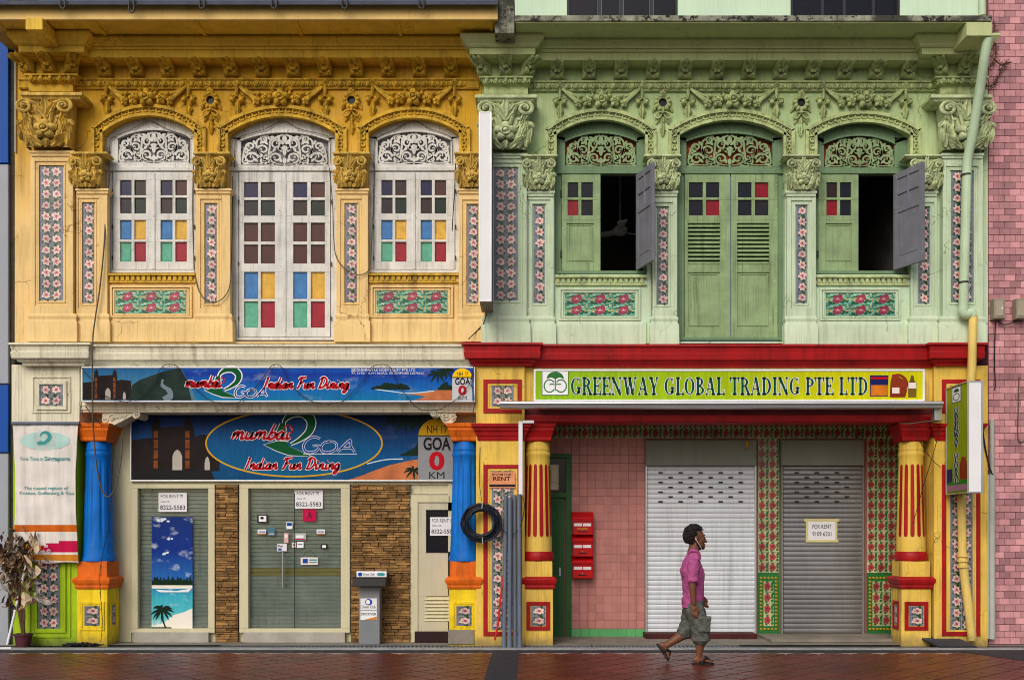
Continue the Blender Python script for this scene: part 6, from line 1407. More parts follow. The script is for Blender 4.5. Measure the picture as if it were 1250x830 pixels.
sticker(338.5, 663.5, 350, 672.5, M['paper'], 'push sign sticker by the long door handle', [(.1, .6, .45, .9, K['dbl'])], ('Push', .1, .12, .6, .45, M['ink']))
sticker(386.5, 646, 396.5, 652, K['wht'], 'white sticker with blue letters at the right edge of the glass door', [(0, .82, 1, 1, K['tan'])], ('VISA', .12, .22, .88, .7, K['dbl'], .2))
sticker(391.5, 664, 400, 669.5, M['black'], 'small black oval-logo sticker at the right', [(.2, .2, .75, .8, K['wht'])])
sticker(367, 680, 388, 689, K['lab'], 'hanging card sign with a blue square on the glass door', [(.12, .2, .42, .8, K['dbl']), (.5, .25, .95, .45, K['teal']), (.5, .6, .95, .75, K['road'])])
cable('sign_thread', [(369, 680, YL+.03), (377.5, 671, YL+.03), (386, 680, YL+.03)], .0025, M['wireb'], bpy.data.objects.get('sticker.011'))
sticker(369.5, 621.5, 386, 636, K['mag'], 'magenta square sticker under the rent notice', [(.3, .3, .34, .8, ink('pinkish', srgb(206, 90, 140)))], ('A', .3, .2, .7, .75, ink('plum', srgb(110, 20, 60))))
# ---- awning bar
S = thing('awning', 'thin grey folded awning bar under the lime trading sign', 'awning', P(880, 498, -.4)); m = MB(); m.mould([(489.5, -.42), (490.5, -.44), (492.5, -.445), (493.5, -.42), (497.5, -.41), (498.5, -.39)], 610, 1152, False, False, -.26); m.build('front_bar', M['alu'], S, 30)
for p in (640, 900, 1147): MB().box(X(p, -.2)-.02, X(p, -.2)+.02, -.259, -.101 if p != 900 else -.036, Z(496, -.2), Z(491, -.2)).build('arm', M['steel'], S)
MB().pbox(1141, 498.6, 1150, 513, -.33, -.2).build('crank_box', M['alu'], S, bevel=.004)
# ---------------------------------------------------------------- cables and string lights
def bulbs(S, pts, step, r):
    L = 0; out = MB(); k = 0; rr = random.Random(3)
    for p, q in zip(pts[:-1], pts[1:]):
        d = (Vector(q)-Vector(p)).length; L += d
        if L > step: L = 0; out.tube([q, (q[0]+rr.uniform(-.03, .03), q[1]-.012, q[2]-rr.uniform(.02, .045))], [r, r*.4], 5)
    return tag(out.build('bulbs', M['wireb'], S), kind='stuff')
def string(label, pts, r=.0045, name='string_lights'):
    S = thing(name, label, 'string lights', P(*pts[-1])); w = smoothpath([P(*p) for p in pts], 8); MB().tube(w, r, 5).build('wire', M['wireb'], S, 60); bulbs(S, w, .085, .0045)
ys = -.21
string('dark string lights swagged across the blue picture sign', [(98, 447, ys), (104, 455, ys), (112, 463, ys), (119, 478, ys), (150, 490, ys), (170, 484, ys), (186, 468, ys), (199, 447, ys), (216, 447, ys), (228, 464, ys), (243, 478, ys), (260, 490, ys), (285, 493, ys), (296, 487, ys), (316, 468, ys), (331, 447, ys),
        (343, 447, ys), (352, 464, ys), (366, 480, ys), (385, 491, ys), (412, 492, ys), (428, 481, ys), (443, 464, ys), (455, 447, ys), (475, 447, ys), (484, 466, ys), (497, 484, ys), (512, 499, ys), (535, 500, ys), (553, 490, ys), (566, 478, ys), (576, 462, ys), (578, 447, ys)])
string('string lights knotted beside the orange capital and trailing down the blue column', [(99, 488, -.12), (101, 505, -.12), (106, 515, -.14), (112, 508, -.13), (104, 495, -.13), (122, 517, -.2), (136, 518, -.24), (143, 522, -.2), (140, 530, -.2), (138, 560, -.2), (136, 600, -.19), (133, 640, -.19), (126, 672, -.2), (122, 700, -.22), (123, 730, -.2), (125, 760, -.2), (123, 783, -.2)])
string('string lights hanging at the right end of the blue picture sign', [(577, 452, -.21), (575, 466, -.21), (578, 480, -.21), (579, 495, -.16), (576, 510, -.16), (578, 516, -.16)])
tag(cable('loose_cable', [(131, 180, .05), (133, 215, -.02), (129, 262, -.04), (127, 300, -.1), (122, 350, -.12), (116, 390, -.14), (113, 420, -.34), (113, 500, -.34), (115, 540, -.33), (118, 570, -.32), (124, 597, -.3), (132, 606, -.3), (141, 594, -.28), (147, 565, -.24), (149, 535, -.2)], .010, M['wire']), 'long brown cable hanging down the yellow wall to the blue column', 'cable')
tag(cable('loose_cable', [(236, 200, .02), (235, 260, .02), (237, 320, -.04), (241, 350, -.09), (250, 365, -.1), (262, 369, -.1), (274, 362, -.1), (281, 345, -.08), (283, 300, .0), (284, 215, .03)], .007, M['wire']), 'thin cable looped round the pilaster left of the tall white window', 'cable')
tag(cable('loose_cable', [(402, 205, .02), (406, 250, -.03), (407, 285, -.06), (410, 312, -.09), (420, 327, -.1), (434, 335, -.1), (447, 333, -.09), (452, 322, -.06), (454, 290, .0), (456, 245, .05), (457, 200, .05)], .007, M['wire']), 'thin cable looped round the pilaster right of the tall white window', 'cable')
tag(cable('loose_cable', [(552, 282, -.03), (553, 262, -.03), (555, 230, .0), (556, 200, .03)], .007, M['wireb']), 'short dark cable beside the window next to the projecting signboard', 'cable')
tag(cable('loose_cable', [(1096, 516, -.12), (1108, 517, -.28), (1125, 515, -.3), (1140, 514, -.3), (1150, 513, -.2)], .008, M['wire']), 'cable slung along the red capital of the right column', 'cable')
tag(cable('loose_cable', [(1113, 520, -.3), (1125, 542, -.25), (1137, 560, -.2), (1148, 570, -.16)], .005, M['wireb']), 'dark wire running diagonally to the projecting sign', 'cable')
tag(cable('loose_cable', [(1148, 516, -.2), (1143, 540, -.2), (1136, 565, -.2), (1128, 590, -.2), (1122, 612, -.2), (1114, 640, -.2)], .005, M['wireb']), 'dark wire trailing down across the red fluted column', 'cable')
tag(cable('loose_cable', [(1199, 520, -.2), (1203, 548, -.12), (1208, 570, -.1), (1212, 580, -.08)], .011, M['wireb']), 'black cable entering the pale wall conduits', 'cable')
# ---------------------------------------------------------------- pipes
S = thing('rainwater_pipe', 'mint and cream rainwater pipe down the right edge of the green house', 'drainpipe', P(1187, 780, -.3))
def pipe(nm, pts, r, mt, k=5): return MB().tube(smoothpath([P(*p) for p in pts], k), r, 14).build(nm, mt, S, 50)
pipe('upper_pipe', [(1206, 47, -.76), (1202, 70, -.7), (1196, 110, -.55), (1187, 165, -.36), (1181, 196, -.27), (1180, 215, -.25), (1179, 260, -.25), (1177, 330, -.25), (1176, 378, -.25)], .062, M['pipe_mint'])
pipe('elbow', [(1176, 376, -.25), (1176, 381, -.25), (1180, 384, -.25), (1185, 382, -.25), (1188, 386, -.25)], .066, M['pipe_mint'], 4)
pipe('middle_pipe', [(1188, 386, -.25), (1187, 420, -.30), (1185, 470, -.26), (1176, 520, -.22), (1174, 600, -.2), (1175, 683, -.2)], .056, M['pipe_cream'])
pipe('lower_pipe', [(1175, 683, -.2), (1177, 700, -.2), (1182, 740, -.2), (1187, 781, -.2)], .058, M['pipe_cream'])
for py in (678, 684, 691): o = P(1175.2, py, -.2); MB().lathe([(.05, o[2]-.018), (.073, o[2]-.016), (.073, o[2]+.016), (.05, o[2]+.018)], (o[0], o[1]), 16).build('joint', M['pipe_cream'], S, 40)
for px, py in ((1179, 214), (1176, 345)): o = P(px, py, -.25); MB().lathe([(.06, o[2]-.01), (.069, o[2]-.01), (.069, o[2]+.01), (.06, o[2]+.01)], (o[0], o[1]), 16).build('clamp', M['iron'], S, 40)
tag(MB().tube([P(1199, -10, -.2), P(1199, 20, -.2)], .05, 12).build('upper_rainwater_pipe', M['pipe_mint'], None, 40), 'short mint pipe above the canopy slab at the pink building', 'drainpipe')
for a, t, r, lab in ((1204.5, 579, .036, 'pale wall conduit next to the yellow pier'), (1211, 512, .03, 'taller pale wall conduit next to the pink tiles')):
    S = thing('wall_conduit', lab, 'conduit', P(a, 779, -.05)); MB().tube([P(a, t, -.06), P(a, 779, -.06)], r, 12).build('tube', M['conduit'], S, 40)
    if t < 540: MB().tube([P(a, 580, -.06), P(a, 779.5, -.06)], .042, 12).build('sleeve', M['conduit'], S, 40)
    for py in (648, 740): o = P(a, py, -.06); MB().box(o[0]-.05, o[0]+.05, -.062+.0, .0, o[2]-.01, o[2]+.01).build('clip', M['iron'], S)
for a, lab in ((1213.5, 'grey meter box on the pink tiles nearest the pier'), (1241, 'grey meter box at the right edge of the pink tiles')):
    S = thing('meter_box', lab, 'meter box', P(a+7, 389, -.1)); MB().pcbox(a, 364, a+14, 389, -.12, .012, .012).build('case', mat('meter_case', srgb(150, 140, 120), .5, .15), S, bevel=.004); MB().pcbox(a+2, 367, a+12, 386, -.128, -.12, .006).build('cover', mat('meter_cover', srgb(166, 158, 140), .5, .12), S); MB().pbox(a+9, 375.6, a+11, 377, -.131, -.128).build('screw', M['white_p'], S); MB().pbox(a+9.6, 374.8, a+10.4, 377.8, -.132, -.128).build('screw', M['white_p'], S)
tag(cable('loose_cable', [(1216, 389, -.03), (1215, 400, -.03), (1214, 440, -.02), (1215, 470, -.02), (1213, 476, -.02)], .008, M['wireb']), 'dark cable below the nearer meter box', 'cable'); tag(cable('loose_cable', [(1217, 389, -.03), (1224, 396, -.04), (1236, 394, -.04), (1247, 389, -.03)], .008, M['wireb']), 'dark cable joining the two meter boxes', 'cable')
tag(cable('loose_cable', [(1244, 460, -.0), (1243, 500, -.0), (1243, 537, -.0), (1252, 537, -.0)], .007, M['wire']), 'thin brown cable running down the pink tiles at the far right', 'cable')
# dry creeper clinging to the pink wall
rr = random.Random(8); m = MB()
for st in ([(1206, 70), (1212, 55), (1209, 40)], [(1206, 85), (1216, 66), (1213, 50)], [(1204, 106), (1212, 104), (1219, 94), (1224, 80), (1231, 77)], [(1206, 66), (1214, 74), (1222, 80), (1230, 77)], [(1207, 50), (1213, 36), (1212, 26)]):
    pts = smoothpath([P(a+rr.uniform(-1, 1), b, -.03) for a, b in st], 6); m.tube(pts, .006, 5)
    for p in pts:
        for k in range(2): a = rr.uniform(0, 6.3); m.tube([p, (p[0]+.05*cos(a), p[1]-.02, p[2]+.05*sin(a))], [.006, .002], 4)
tag(m.build('dry_creeper', M['silt']), 'leafless dry creeper on the pink tiles by the rainwater pipe', 'creeper')
# white trunking, grey pipes, hose coil at the party pier
S = thing('cable_trunking', 'white cable trunking strip on the yellow pier above the grey pipes', 'trunking', P(636, 605, -.2)); MB().pcbox(633, 514, 638, 604, -.225, -.195, .004).build('channel', M['white_p'], S); MB().pcbox(638.2, 513, 652, 516.5, -.225, -.195, .004).build('elbow', M['white_p'], S)
for i, (a, b, t, yy, lab) in enumerate(((617.5, 615.5, 605, -.17, 'leftmost grey pipe of the bundle leaning on the pier'), (622.5, 622, 607, -.24, 'second grey pipe from the hose in the leaning bundle'), (628, 628.5, 604, -.18, 'third grey pipe from the hose in the leaning bundle'), (633.5, 634.5, 603, -.23, 'rightmost grey pipe of the bundle leaning on the pier'))):
    S = thing('leaning_pipe', lab, 'pipe', P(b, 785, yy-.12), 'grey pipes leaning on the pier'); z_ = [P(b, 787, yy-.12), P(b+(a-b)*.5, (787+t)/2, yy-.05), P(a, t, yy)]; z_[0] = (z_[0][0], z_[0][1], .002); MB().tube(z_, .029, 14).build('tube', M['pipe_grey'], S, 50)
    q = Vector(z_[0]); MB().tube([q+Vector((0, .0, .0)), q+Vector((0, .015, .12))], .034, 14).build('socket', M['pipe_grey'], S, 50)
S = thing('hose_coil', 'dark blue coiled hose hanging on the yellow pier', 'hose', P(587.5, 663, -.25))
c = P(587.5, 638, -.25); rr = random.Random(1)
for k in range(14):
    R = .168+.0185*(k % 6)+rr.uniform(-.006, .006); yy = -.02*(k//6); w = [(c[0]+R*1.02*cos(t*pi/18)+.004*sin(t+k), c[1]+yy+.012*sin(t*pi/9+k), c[2]+R*.98*sin(t*pi/18)+.003*cos(2*t+k)) for t in range(37)]
    MB().tube(w, .0115, 7).build('loop', M['hose'], S, 60)
for a in (1.5, 4.8): MB().tube([(c[0]+cos(a)*.19, c[1]-.09, c[2]+sin(a)*.19), (c[0]+cos(a)*.27, c[1]-.09, c[2]+sin(a)*.27), (c[0]+cos(a)*.27, c[1]+.06, c[2]+sin(a)*.27)], .007, 5).build('tie', M['conduit'], S)
tag(cable('hanging_cord', [(586, 545, -.12), (585, 585, -.13), (588, 612, -.3)], .004, M['wireb']), 'thin cord holding the hose coil', 'cord')
tag(cable('hanging_cord', [(638, 606, -.24), (640, 618, -.26), (636, 640, -.27), (626, 652, -.28), (612, 645, -.28), (604, 632, -.3)], .006, M['wireb']), 'dark wire curling over the tops of the grey pipes', 'cable')
tag(cable('red_strap', [(615, 700, -.2), (611, 730, -.22), (608, 760, -.25), (604, 781, -.28)], .014, mat('red_strap', srgb(196, 22, 30), .5)), 'red strap hanging beside the grey pipes', 'strap')
# ---------------------------------------------------------------- letter boxes
for i, (y0, lab) in enumerate(((627, 'top red letter box of three on the pink tiles'), (653.5, 'middle red letter box of three on the pink tiles'), (680, 'bottom red letter box of three on the pink tiles'))):
    S = thing('letter_box', lab, 'letter box', P(711, y0+26, GL-.15), 'red letter boxes'); yb_ = GL-.16
    MB().pcbox(699, y0+4, 724, y0+25.8, yb_, GL-.001, .006).build('body', M['letter_red'], S, bevel=.004); m = MB(); xa, xb = X(698, yb_), X(724.5, yb_); zt = Z(y0, yb_); zz = Z(y0+7, yb_)
    q = m.V([(xa, yb_-.02, zz), (xb, yb_-.02, zz), (xb, GL-.02, zt+.03), (xa, GL-.02, zt+.03), (xa, yb_-.02, zz-.012), (xb, yb_-.02, zz-.012), (xb, GL-.02, zt+.012), (xa, GL-.02, zt+.012)])
    for f in ((0,1,2,3),(7,6,5,4),(0,4,5,1),(1,5,6,2),(2,6,7,3),(3,7,4,0)): m.Fc(*[q+k for k in f])
    m.build('lid', M['letter_red'], S); MB().pbox(700.5, y0+11.5, 710.5, y0+15, yb_-.004, yb_-.0005).build('name_plate', M['paper'], S); MB().pbox(711.5, y0+11.5, 721.5, y0+15, yb_-.004, yb_-.0005).build('name_plate', M['paper'], S)
    m = MB()
    if i == 0: text_into(m, 'POS', 705, y0+17, 717, y0+19.5, yb_-.003, 0, .01); m.build('lettering', K['gold'], S)
    MB().pbox(706, y0+21, 716, y0+22.2, yb_-.003, yb_-.0005).build('slot', M['ink'], S); MB().tube([P(711, y0+19.5, yb_-.012), P(711, y0+19.5, yb_)], .008, 8).build('lock', M['steel'], S)
# menu kiosk -------------------------------------------------------------
S = thing('payment_stand', 'grey metal stand with card stickers before the stone cladding', 'stand', (X(451, 0), 0, 0)); yk = -.0
MB().box(X(438, yk), X(463.5, yk), yk, yk+.22, .004, Z(716, yk)).build('post', M['kiosk'], S, bevel=.008)
m = MB(); xa, xb = X(431.5, yk-.05), X(472, yk-.05); m.prism([(yk-.14, Z(715, yk)), (yk-.12, Z(705, yk)), (yk+.22, Z(700, yk)), (yk+.24, Z(710, yk))], xa, xb); m.v = [(y, x, z) for x, y, z in m.v]; m.build('desk_top', M['black'], S, bevel=.006)
MB().pcbox(435, 697, 472, 704.5, yk-.13, yk-.09, .01).build('head_plate', M['white_p'], S, bevel=.004)
m = MB(); m.at(P(439.5, 700.7, yk-.132), U); m.flat([(2.6*cos(i*pi/8), 2.4*sin(i*pi/8)) for i in range(16)], 0); m.at(); m.build('logo_print', K['dbl'], S); m = MB(); m.at(P(465, 700.7, yk-.132), U); m.flat([(5*cos(i*pi/8), 2*sin(i*pi/8)) for i in range(16)], 0); m.at(); m.build('logo_print', K['teal'], S)
m = MB(); text_into(m, 'Diners Club', 443, 699.2, 457, 702, yk-.132); m.build('lettering', M['ink'], S); m = MB(); text_into(m, 'Diners Club', 441.5, 738.5, 458.5, 742, yk-.008); m.build('lettering', M['ink'], S)
MB().pbox(440, 730, 460, 744.5, yk-.006, yk-.001).build('sticker', M['paper'], S); MB().pbox(440, 745.5, 460, 756.5, yk-.006, yk-.001).build('sticker', K['wht'], S); m = MB(); text_into(m, 'DISCOVER', 440.8, 747.5, 459, 750.5, yk-.008, 0, .02); m.build('lettering', M['ink'], S)
MB().pflat([(444, 756.3), (459.8, 756.3), (459.8, 752)], yk-.0075).build('sticker_stripe', K['tan'], S)
m = MB(); m.at(P(450, 734.5, yk-.008), U)
m.flat([(4.4*cos(i*pi/10), 3.9*sin(i*pi/10)) for i in range(20)], 0); m.at(); m.build('logo_print', K['dbl'], S); m = MB(); m.at(P(450, 734.5, yk-.009), U); m.flat([(-.8+2.6*cos(i*pi/10), 2.7*sin(i*pi/10)) for i in range(20)], 0); m.flat([(-.8+.3*cos(i*pi/10), 2.2*sin(i*pi/10)) for i in range(20)], -.01); m.at(); m.build('logo_ring', K['wht'], S)
# ramp grating, step, lamp, debris --------------------------------------
S = thing('ramp_plate', 'dark ribbed steel ramp plate leaning on the step by the right pier', 'ramp', P(1148, 787, -.2)); m = MB(); x0, x1 = X(1120, 0), X(1165, 0); z_hi = .10
def rp(u, v, h=0): return (x0+(x1-x0)*u+(.14*(1-v)), .02-.42*(1-v), .014+z_hi*v+h)
q = m.V([rp(0, 0), rp(1, 0), rp(1, 1), rp(0, 1), rp(0, 0, -.012), rp(1, 0, -.012), rp(1, 1, -.012), rp(0, 1, -.012)])
for f in ((0,1,2,3),(7,6,5,4),(0,4,5,1),(1,5,6,2),(2,6,7,3),(3,7,4,0)): m.Fc(*[q+k for k in f])
m.build('plate', M['iron'], S); m = MB()
for k in range(18): u = .02+k*.055; a, b = rp(u, .02, .006), rp(u, .98, .006); m.tube([a, b], .009, 4)
tag(m.build('ribs', mat('worn_steel', srgb(84, 88, 96), .4, .2, metal=.6), S), kind='stuff')
tag(MB().prism([(X(925, GL), .004), (X(1100, GL), .004), (X(1100, GL), .05), (X(925, GL), .05)], .25, 1.09).build('door_step', M['concrete'], None, bevel=.01), 'low concrete step under the grey steel shutter', 'step')
o = P(912, 543, GL-.15); S = thing('small_lamp', 'tiny brass lamp hanging before the white shutter housing', 'lamp', o); m = MB(); m.lathe([(.004, o[2]+.06), (.02, o[2]+.05), (.03, o[2]), (.012, o[2]-.03), (.022, o[2]-.05), (.001, o[2]-.08)], (o[0], o[1]), 10); m.build('body', T['gold'], S, 50); MB().tube([(o[0], o[1], o[2]+.06), (o[0], o[1], Z(500)-.001)], .004, 5).build('cord', M['wireb'], S)
rr = random.Random(6); m = MB()
for k in range(150):
    t = rr.gauss(0, .33); x = X(102+t*30, -.12); y = -.13+rr.uniform(-.12, .06); z = .008+abs(rr.gauss(0, .018))*(1-min(1, abs(t))); a = rr.uniform(0, 6.3); L = rr.uniform(.04, .12)
    m.tube([(x, y, z), (x+L*cos(a), y+L*.4*sin(a), z+rr.uniform(-.003, .02))], .007, 4)
tag(m.build('debris_heap', M['wireb']), 'low heap of dark cable scraps at the foot of the yellow pedestal', 'debris', kind='stuff')
# ---------------------------------------------------------------- dead plant in a pot
S = thing('potted_plant', 'withered plant with papery leaves in a plum pot at the left edge', 'potted plant', P(28, 784, -.2)); yq = -.26; o = P(28.5, 785, yq); zb_ = .004; zt_ = Z(773, yq)
MB().lathe([(.001, zb_), (.085, zb_), (.115, zt_-.02), (.125, zt_-.018), (.125, zt_), (.108, zt_), (.1, zt_-.03), (.001, zt_-.032)], (o[0], o[1]), 20).build('pot', mat('plum_pot', srgb(84, 42, 52), .5, .15), S, 40)
rr = random.Random(12); stems = []
for k in range(5):
    tip = (rr.uniform(6, 44), rr.uniform(660, 705)); w = smoothpath([(o[0]+rr.uniform(-.03, .03), o[1], zt_-.04), P(26+rr.uniform(-4, 4), 745, yq), P((26+tip[0])/2, 712, yq+rr.uniform(-.08, .08)), P(tip[0], tip[1], yq+rr.uniform(-.12, .1))], 5); stems.append(w); MB().tube(w, [.02*(1-.7*i/len(w)) for i in range(len(w))], 6).build('stem', M['silt'], S, 60)
LM = [mat('dry_leaf_'+n, c, .7, .3, 12) for n, c in (('tan', srgb(196, 176, 146)), ('brown', srgb(138, 108, 80)), ('dark', srgb(88, 70, 58)), ('russet', srgb(140, 72, 44)), ('ash', srgb(160, 152, 144)))]
def dry_leaf(k):
    r = random.Random(k); m = MB(); n = 6; L = 1; W_ = .2
    for i in range(n+1):
        t = i/n; w = W_*sin(pi*min(.97, t+.05))*(1+r.uniform(-.25, .25)); cu = .3*sin(t*3+k)*t; m.V([(t*L, -w, cu+.12*sin(t*7)), (t*L, 0, cu-.06), (t*L, w, cu+.10*cos(t*6+k))])
    for i in range(n): m.Fc(i*3, i*3+1, i*3+4, i*3+3); m.Fc(i*3+1, i*3+2, i*3+5, i*3+4)
    return m
LMESH = [dry_leaf(k).mesh('leaf', LM[(2, 1, 1, 2, 3, 1, 2, 4, 0, 1)[k]]) for k in range(10)]
for k in range(190):
    cx, cy = (rr.gauss(20, 12), rr.gauss(668, 13)) if k < 110 else (rr.gauss(22, 13), rr.gauss(700, 18))
    if not (-6 < cx < 54 and 640 < cy < 742): continue
    l = link('leaf', LMESH[(0, 1, 2, 3, 6)[k % 5] if k < 110 else k % 10], S, P(cx, cy, yq+rr.uniform(-.14, .12)), (rr.uniform(-.9, .9), rr.uniform(.2, 2.2), rr.uniform(0, 6.3)), (rr.uniform(.07, .18),)*3)
for k, (cx, cy, L) in enumerate(((36, 695, .34), (45, 690, .3), (30, 722, .32), (42, 728, .26), (28, 735, .3), (6, 700, .24), (10, 722, .2), (40, 705, .3), (46, 676, .28), (50, 712, .2))):
    link('paper_scrap', LMESH[8 if k % 3 else 7], S, P(cx, cy, yq-.14), (.3*k, 1.2+.5*k, 1.1*k), (L, L*.9, L))
tag(MB().tube([P(9, 786, -.3), P(21, 735, -.28), P(36, 672, -.24)], .018, 8).build('white_stick', M['white_p'], None, 50), 'thin white stick leaning against the withered plant', 'stick')
tag(MB().tube([(X(0, -.5), -.5, .012), (X(14, -.5), -.5, .014)], .012, 6).build('white_scrap', M['white_p']), 'small white scrap lying on the kerb at the left edge', 'litter')
# ---------------------------------------------------------------- walking man
YM = -2.03
def Q(px, py, dy=0.): return Vector(P(px, py, YM))+Vector((0, dy, 0))
man = thing('person', 'man in a pink shirt and grey cargo shorts walking past the white shutter', 'person', (Q(850, 810).x, YM, 0))
def capsule(m, a, b, ra, rb, n=12, sq=1.):
    m.tube([a, a.lerp(b, .5), b], [ra, (ra+rb)/2, rb], n); m.ell(a, ra, n, 8); m.ell(b, rb, n, 8)
def chain(m, pts, n=12):
    for (a, ra), (b, rb) in zip(pts[:-1], pts[1:]): capsule(m, a, b, ra, rb, n)
def remesh(o, vox, sm=4, fac=.5):
    r = o.modifiers.new('skin', 'REMESH'); r.mode = 'VOXEL'; r.voxel_size = vox; r.use_smooth_shade = True
    s = o.modifiers.new('smooth', 'SMOOTH'); s.factor = fac; s.iterations = sm
SKIN = mat('brown_skin', srgb(112, 70, 48), .5, .12, 8, bump=.06, bs=200, spec=.4)
SHIRT = mat('pink_shirt', srgb(168, 80, 132), .8, .16, 9, bump=.25, bs=30); HAIR = mat('black_hair', (.012, .010, .010), .6, .2, bump=.5, bs=90)
SHORT = mat('faded_grey_camo', srgb(96, 100, 94), .85, .6, 16, .6, srgb(62, 64, 58), bump=.4, bs=28, speck=.25); SANDAL = mat('dark_sandal', srgb(36, 28, 34), .6, .2)
u = .00952
m = MB()
# head: cranium, face, jaw, nose, lips, brow, ear; profile to the right
def hd(px, py, dy=0): return Q(px, py, dy)
m.ell(hd(848, 654), (.102, .078, .108), 20, 14); m.ell(hd(853.3, 659.5), (.066, .062, .086), 16, 12); m.ell(hd(854.5, 666), (.048, .050, .042), 12, 10); m.ell(hd(858.2, 669), (.020, .026, .018), 10, 8)
m.tube([hd(859, 654.5), hd(860.6, 658.5), hd(862, 661.4)], [.012, .015, .017], 10); m.ell(hd(862, 661.4), (.014, .018, .012), 10, 8)
for py, r in ((665.2, .009), (667., .0095)): m.ell(hd(860, py), (.013, .024, r*.9), 10, 8)
m.ell(hd(858.6, 652.5), (.014, .05, .016), 10, 8); m.ell(hd(857.5, 661), (.022, .05, .024), 10, 8)
for s in (-1, 1): m.ell(hd(848.5, 657.5, s*.080), (.022, .014, .034), 10, 8)
capsule(m, hd(848, 664), hd(845.5, 680), .062, .070)                      # neck
# upper body core, arms
chain(m, [(Q(845.5, 690), .07), (Q(846, 712), .09), (Q(847, 742), .095)])
AN = [(Q(844.5, 689, -.145), .038), (Q(842.5, 699, -.178), .036), (Q(841.8, 710, -.202), .042), (Q(842, 716, -.205), .041), (Q(843.5, 735, -.20), .028)]; chain(m, AN)
AF = [(Q(848, 689, .155), .044), (Q(853, 711, .20), .042), (Q(859.5, 727, .19), .028)]; chain(m, AF)
def hand(w, d, s):                                                        # wrist, direction, thumb side (x)
    d = d.normalized(); sx = Vector((1, 0, 0)); c = w+d*.055
    m.ell(c, (.034, .020, .046), 12, 10); 
    for i, (off, L) in enumerate(((-.027, .055), (-.009, .066), (.009, .07), (.026, .062))):
        b = c+sx*off+d*.035; k = b+d*L*.5+Vector((.006*s, -.006, 0)); t = k+d*L*.45+Vector((.016*s, .004, 0)); chain(m, [(b, .0105), (k, .0095), (t, .008)], 8)
    tb = w+d*.03+sx*.026*s; chain(m, [(tb, .012), (tb+sx*.020*s+d*.03, .011), (tb+sx*.024*s+d*.058, .009)], 8)
hand(Q(843.5, 735, -.20), Vector((.05, 0, -1)), 1); hand(Q(859.5, 727, .19), Vector((.28, 0, -1)), 1)
# legs: near leg planted ahead, far leg trailing with the heel up
LN = [(Q(848, 744, -.085), .10), (Q(855, 776, -.09), .062), (Q(853, 786, -.09), .055), (Q(851.5, 798, -.09), .037), (Q(850, 805, -.09), .034)]; chain(m, LN)
LF = [(Q(846, 744, .085), .10), (Q(841, 771, .085), .064), (Q(829, 779, .085), .056), (Q(814.5, 788.5, .085), .036), (Q(809, 788, .085), .036)]; chain(m, LF)
def foot(heel, toe, up, dy):                                              # heel and toe points on the sole, up vector
    f = (toe-heel); L = f.length; f.normalize(); up = (up-f*up.dot(f)).normalized(); sd_ = f.cross(up)
    chain(m, [(heel+f*.03+up*.036, .033), (heel+f*L*.4+up*.036, .034), (heel+f*L*.72+up*.026, .030)])
    for i, o in enumerate((-.032, -.014, .002, .018, .032)):
        b = heel+f*(L*.72)+sd_*o+up*.018; t = heel+f*(L*(.99-.03*i))+sd_*o*1.1+up*.012; chain(m, [(b, .015), (t, .0115)], 8)
    m.ell(heel+f*L*.62+up*.028, (.05, .045, .02), 10, 8)
fz = lambda v: Vector((v.x, v.y, max(v.z, .026)))
H1, T1 = Vector((Q(844, 810).x, YM-.09, .026)), Vector((Q(869, 810).x, YM-.09, .026)); foot(H1, T1, Vector((0, 0, 1)), 0)
H2, T2 = Q(805, 786.5, .085), Q(818, 805.5, .085); T2.z = max(T2.z, .03); foot(H2, T2, Vector((.82, 0, .55)), 0)
body = m.build('body', SKIN, man); remesh(body, .0075, 3)
# eyes, brows, lips, beard
def patch(nm, c, r, mt, rot=None): m = MB(); m.ell(c, r, 12, 8, rot); return m.build(nm, mt, man, 80)
for s in (-1, 1):
    patch('eye', hd(858.6, 656.2, s*.031), (.006, .011, .006), mat('eye_white', srgb(150, 140, 130), .3)); patch('iris', hd(859.4, 656.3, s*.032), (.005, .006, .006), M['ink']); patch('eyebrow', hd(859.4, 653.0, s*.034), (.010, .024, .005), HAIR)
m = MB(); m.ell(hd(854.3, 667), (.048, .053, .040), 14, 10); m.ell(hd(850.5, 664, 0), (.036, .066, .044), 14, 10); m.ell(hd(860.6, 663.7), (.010, .024, .006), 10, 8); b_ = m.build('beard', mat('short_beard', srgb(40, 26, 20), .7, .3, 30), man); remesh(b_, .006, 2)
# hair: curly cap
m = MB(); rr = random.Random(4); m.ell(hd(846.8, 653), (.112, .092, .116), 24, 16)
for k in range(420):
    a = rr.uniform(0, 2*pi); e = math.asin(rr.uniform(-.8, 1)); v = Vector((cos(a)*cos(e), sin(a)*cos(e), sin(e)))
    p = hd(846.8, 653)+Vector((v.x*.114, v.y*.095, v.z*.118))
    m.ell(p, rr.uniform(.012, .022), 7, 5)
hx = hd(851, 660); m.v = [p for p in m.v]; hair = m.build('hair', HAIR, man)
# carve the cap back from the face with a smaller cranium: keep only the part behind the hairline
me = hair.data; bm = bmesh.new(); bm.from_mesh(me); kill = []
for v in bm.verts:
    w = v.co+worldloc(hair); dx = (w.x-hd(846.8, 653).x); dz = w.z-hd(846.8, 653).z
    if (dx > .035 and dz < .055) or (dx > -.005 and dz < .0) or dz < -.105: kill.append(v)
bmesh.ops.delete(bm, geom=kill, context='VERTS'); bm.to_mesh(me); bm.free()
